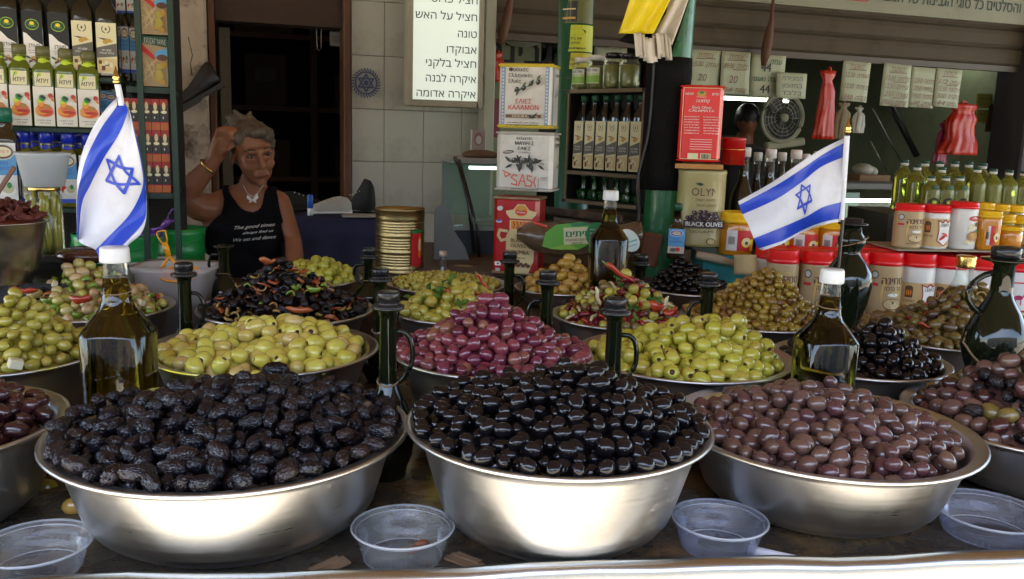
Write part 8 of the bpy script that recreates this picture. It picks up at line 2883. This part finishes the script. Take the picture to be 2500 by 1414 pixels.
# face details
for sx in (-1, 1):
    e = Hd(sx * .028, -.0655, .012) - Vector(woman.location)
    MB().ball(e, (.0115, .0085, .0062), EYEW, 14, 8).obj('eye', woman)
    e = Hd(sx * .028 + .001, -.0738, .0115) - Vector(woman.location)
    MB().ball(e, (.0052, .0022, .0052), EYED, 12, 6).obj('iris', woman)
    MB().tube([Hd(sx * .046, -.066, .030) - Vector(woman.location), Hd(sx * .032, -.0785, .038) - Vector(woman.location), Hd(sx * .014, -.0845, .036) - Vector(woman.location)], [.0015, .003, .0025], flat('eyebrow_hair', (.05, .03, .02), .7), 6).obj('eyebrow', woman)
    MB().tube([Hd(sx * .041, -.070, .014) - Vector(woman.location), Hd(sx * .029, -.0775, .0195) - Vector(woman.location), Hd(sx * .017, -.077, .015) - Vector(woman.location)], .0016, EYED, 6).obj('eyelid', woman)
MB().tube([Hd(-.020, -.0755, -.0505) - Vector(woman.location), Hd(0, -.0825, -.0505) - Vector(woman.location), Hd(.020, -.0755, -.0505) - Vector(woman.location)], [.002, .0042, .002], LIP, 8).obj('lips', woman)
# hair
Hh = [hs_(0, .026, .050, (.075, .084, .068)), hs_(0, .050, .01, (.070, .060, .074)), hs_(.040, -.006, .062, (.033, .055, .034)), hs_(-.040, -.006, .062, (.033, .055, .034)), hs_(0, -.026, .082, (.052, .040, .026)), hs_(.062, .0, .034, (.011, .028, .032)), hs_(-.060, .012, .040, (.011, .030, .030))]
rn = random.Random(3)
for k in range(7):
    a = rn.uniform(-1.2, 1.2)
    c0 = Hd(math.sin(a) * .05 - .02, .03, .105)
    Hh.append((c0, .016, c0 + Vector((rn.uniform(-.035, .02), rn.uniform(-.02, .03), rn.uniform(.005, .04))), .007))
for cx, cy, r_ in ((562, 312, 11), (588, 304, 10), (576, 312, 13)):
    ctr = W(cx, cy, .0)
    for k in range(12):
        a0, a1 = k / 12 * 6.283, (k + 1) / 12 * 6.283
        Hh.append((ctr + Vector((math.cos(a0) * r_ * s_, .004 * math.sin(a0 * 2), math.sin(a0) * r_ * s_)), .0055, ctr + Vector((math.cos(a1) * r_ * s_, .004 * math.sin(a1 * 2), math.sin(a1) * r_ * s_)), .0055))
ho = remesh_body(Hh, 'hair', .0045, 2, (HAIRM,))
ho.data.transform(inv); ho.parent = woman
for v in ho.data.vertices:
    pz = v.co + Vector(woman.location)
    lp = Mh.inverted() @ pz
    v.co += v.normal * (.003 * noise.noise(Vector((lp.x * 70, lp.y * 12, lp.z * 30))) + .0018 * noise.noise(Vector((lp.x * 220, lp.y * 30, lp.z * 60))))
for k in range(0):     # loose strands
    a = rn.uniform(-1.5, 1.5)
    p0_ = Hd(.07 * math.sin(a), .0 + rn.uniform(-.02, .05), .06 + .055 * math.cos(a)) - Vector(woman.location)
    MB().tube([p0_, p0_ + Vector((.02 * math.sin(a) + rn.uniform(-.01, .01), -.005, .012)), p0_ + Vector((.035 * math.sin(a), 0, rn.uniform(-.02, .01)))], [.0016, .0012, .0005], HAIRM, 5).obj('hair_strand', woman)
# her stool
t = thing('stool', 'low stool the woman sits on behind the counter', 'stool', (W(600, 900).x, YW + .08, 0))
MB().loft([(.43, .17), (.46, .18), (.475, .17)], WOODD, 24).obj('seat', t)
for a in range(4): MB().tube([(.12 * math.cos(a * 1.57 + .78), .12 * math.sin(a * 1.57 + .78), .43), (.16 * math.cos(a * 1.57 + .78), .16 * math.sin(a * 1.57 + .78), 0)], .014, WOODD).obj('leg', t)

# man in the dim deli, only his dark head and back show
pm0 = PF.pt(1824, 292, -1.1)
man = thing('person', 'dark-haired person seen from behind in the dim shop, beside the round fan', 'person', (pm0.x, pm0.y, 0))
sk = mpp(pm0.y)
c0 = Vector((0, 0, pm0.z))
Bm = [(c0 + Vector((0, 0, .0)), (.075, .09, .10), c0, (.075, .09, .10)), (c0 + Vector((0, .02, -.08)), .055, c0 + Vector((0, .03, -.17)), .06), (c0 + Vector((0, .03, -.2)), .06, c0 + Vector((-.17, .03, -.25)), .055), (c0 + Vector((0, .03, -.2)), .06, c0 + Vector((.17, .03, -.25)), .055),
      (c0 + Vector((0, .03, -.33)), (.17, .10, .12), c0 + Vector((0, .03, -.75)), (.15, .10, .12)), (c0 + Vector((-.2, .03, -.28)), .048, c0 + Vector((-.24, .02, -.55)), .04), (c0 + Vector((.2, .03, -.28)), .048, c0 + Vector((.24, .02, -.55)), .04),
      (c0 + Vector((-.24, .02, -.55)), .038, c0 + Vector((-.2, -.15, -.72)), .03), (c0 + Vector((.24, .02, -.55)), .038, c0 + Vector((.2, -.15, -.72)), .03), (c0 + Vector((-.08, .03, -.8)), .085, Vector((-.09, 0, .5)), .06), (c0 + Vector((.08, .03, -.8)), .085, Vector((.09, 0, .5)), .06),
      (Vector((-.09, 0, .5)), .058, Vector((-.09, .02, .08)), .04), (Vector((.09, 0, .5)), .058, Vector((.09, .02, .08)), .04), (Vector((-.09, .02, .05)), .04, Vector((-.09, -.13, .035)), .032), (Vector((.09, .02, .05)), .04, Vector((.09, -.13, .035)), .032)]
bo = remesh_body(Bm, 'body', .012, 4, (flat('dark_clothes', (.02, .02, .022), .8), SKIN))
bo.parent = man
for p in bo.data.polygons:
    if abs(p.center.z - (pm0.z - .02)) < .14 and abs(p.center.x) < .09: p.material_index = 1
hr = remesh_body([(c0 + Vector((0, .0, .02)), (.080, .096, .09), c0 + Vector((0, .03, -.02)), (.078, .09, .09))], 'hair', .01, 2, (flat('black_hair', (.012, .010, .009), .5),))
hr.parent = man
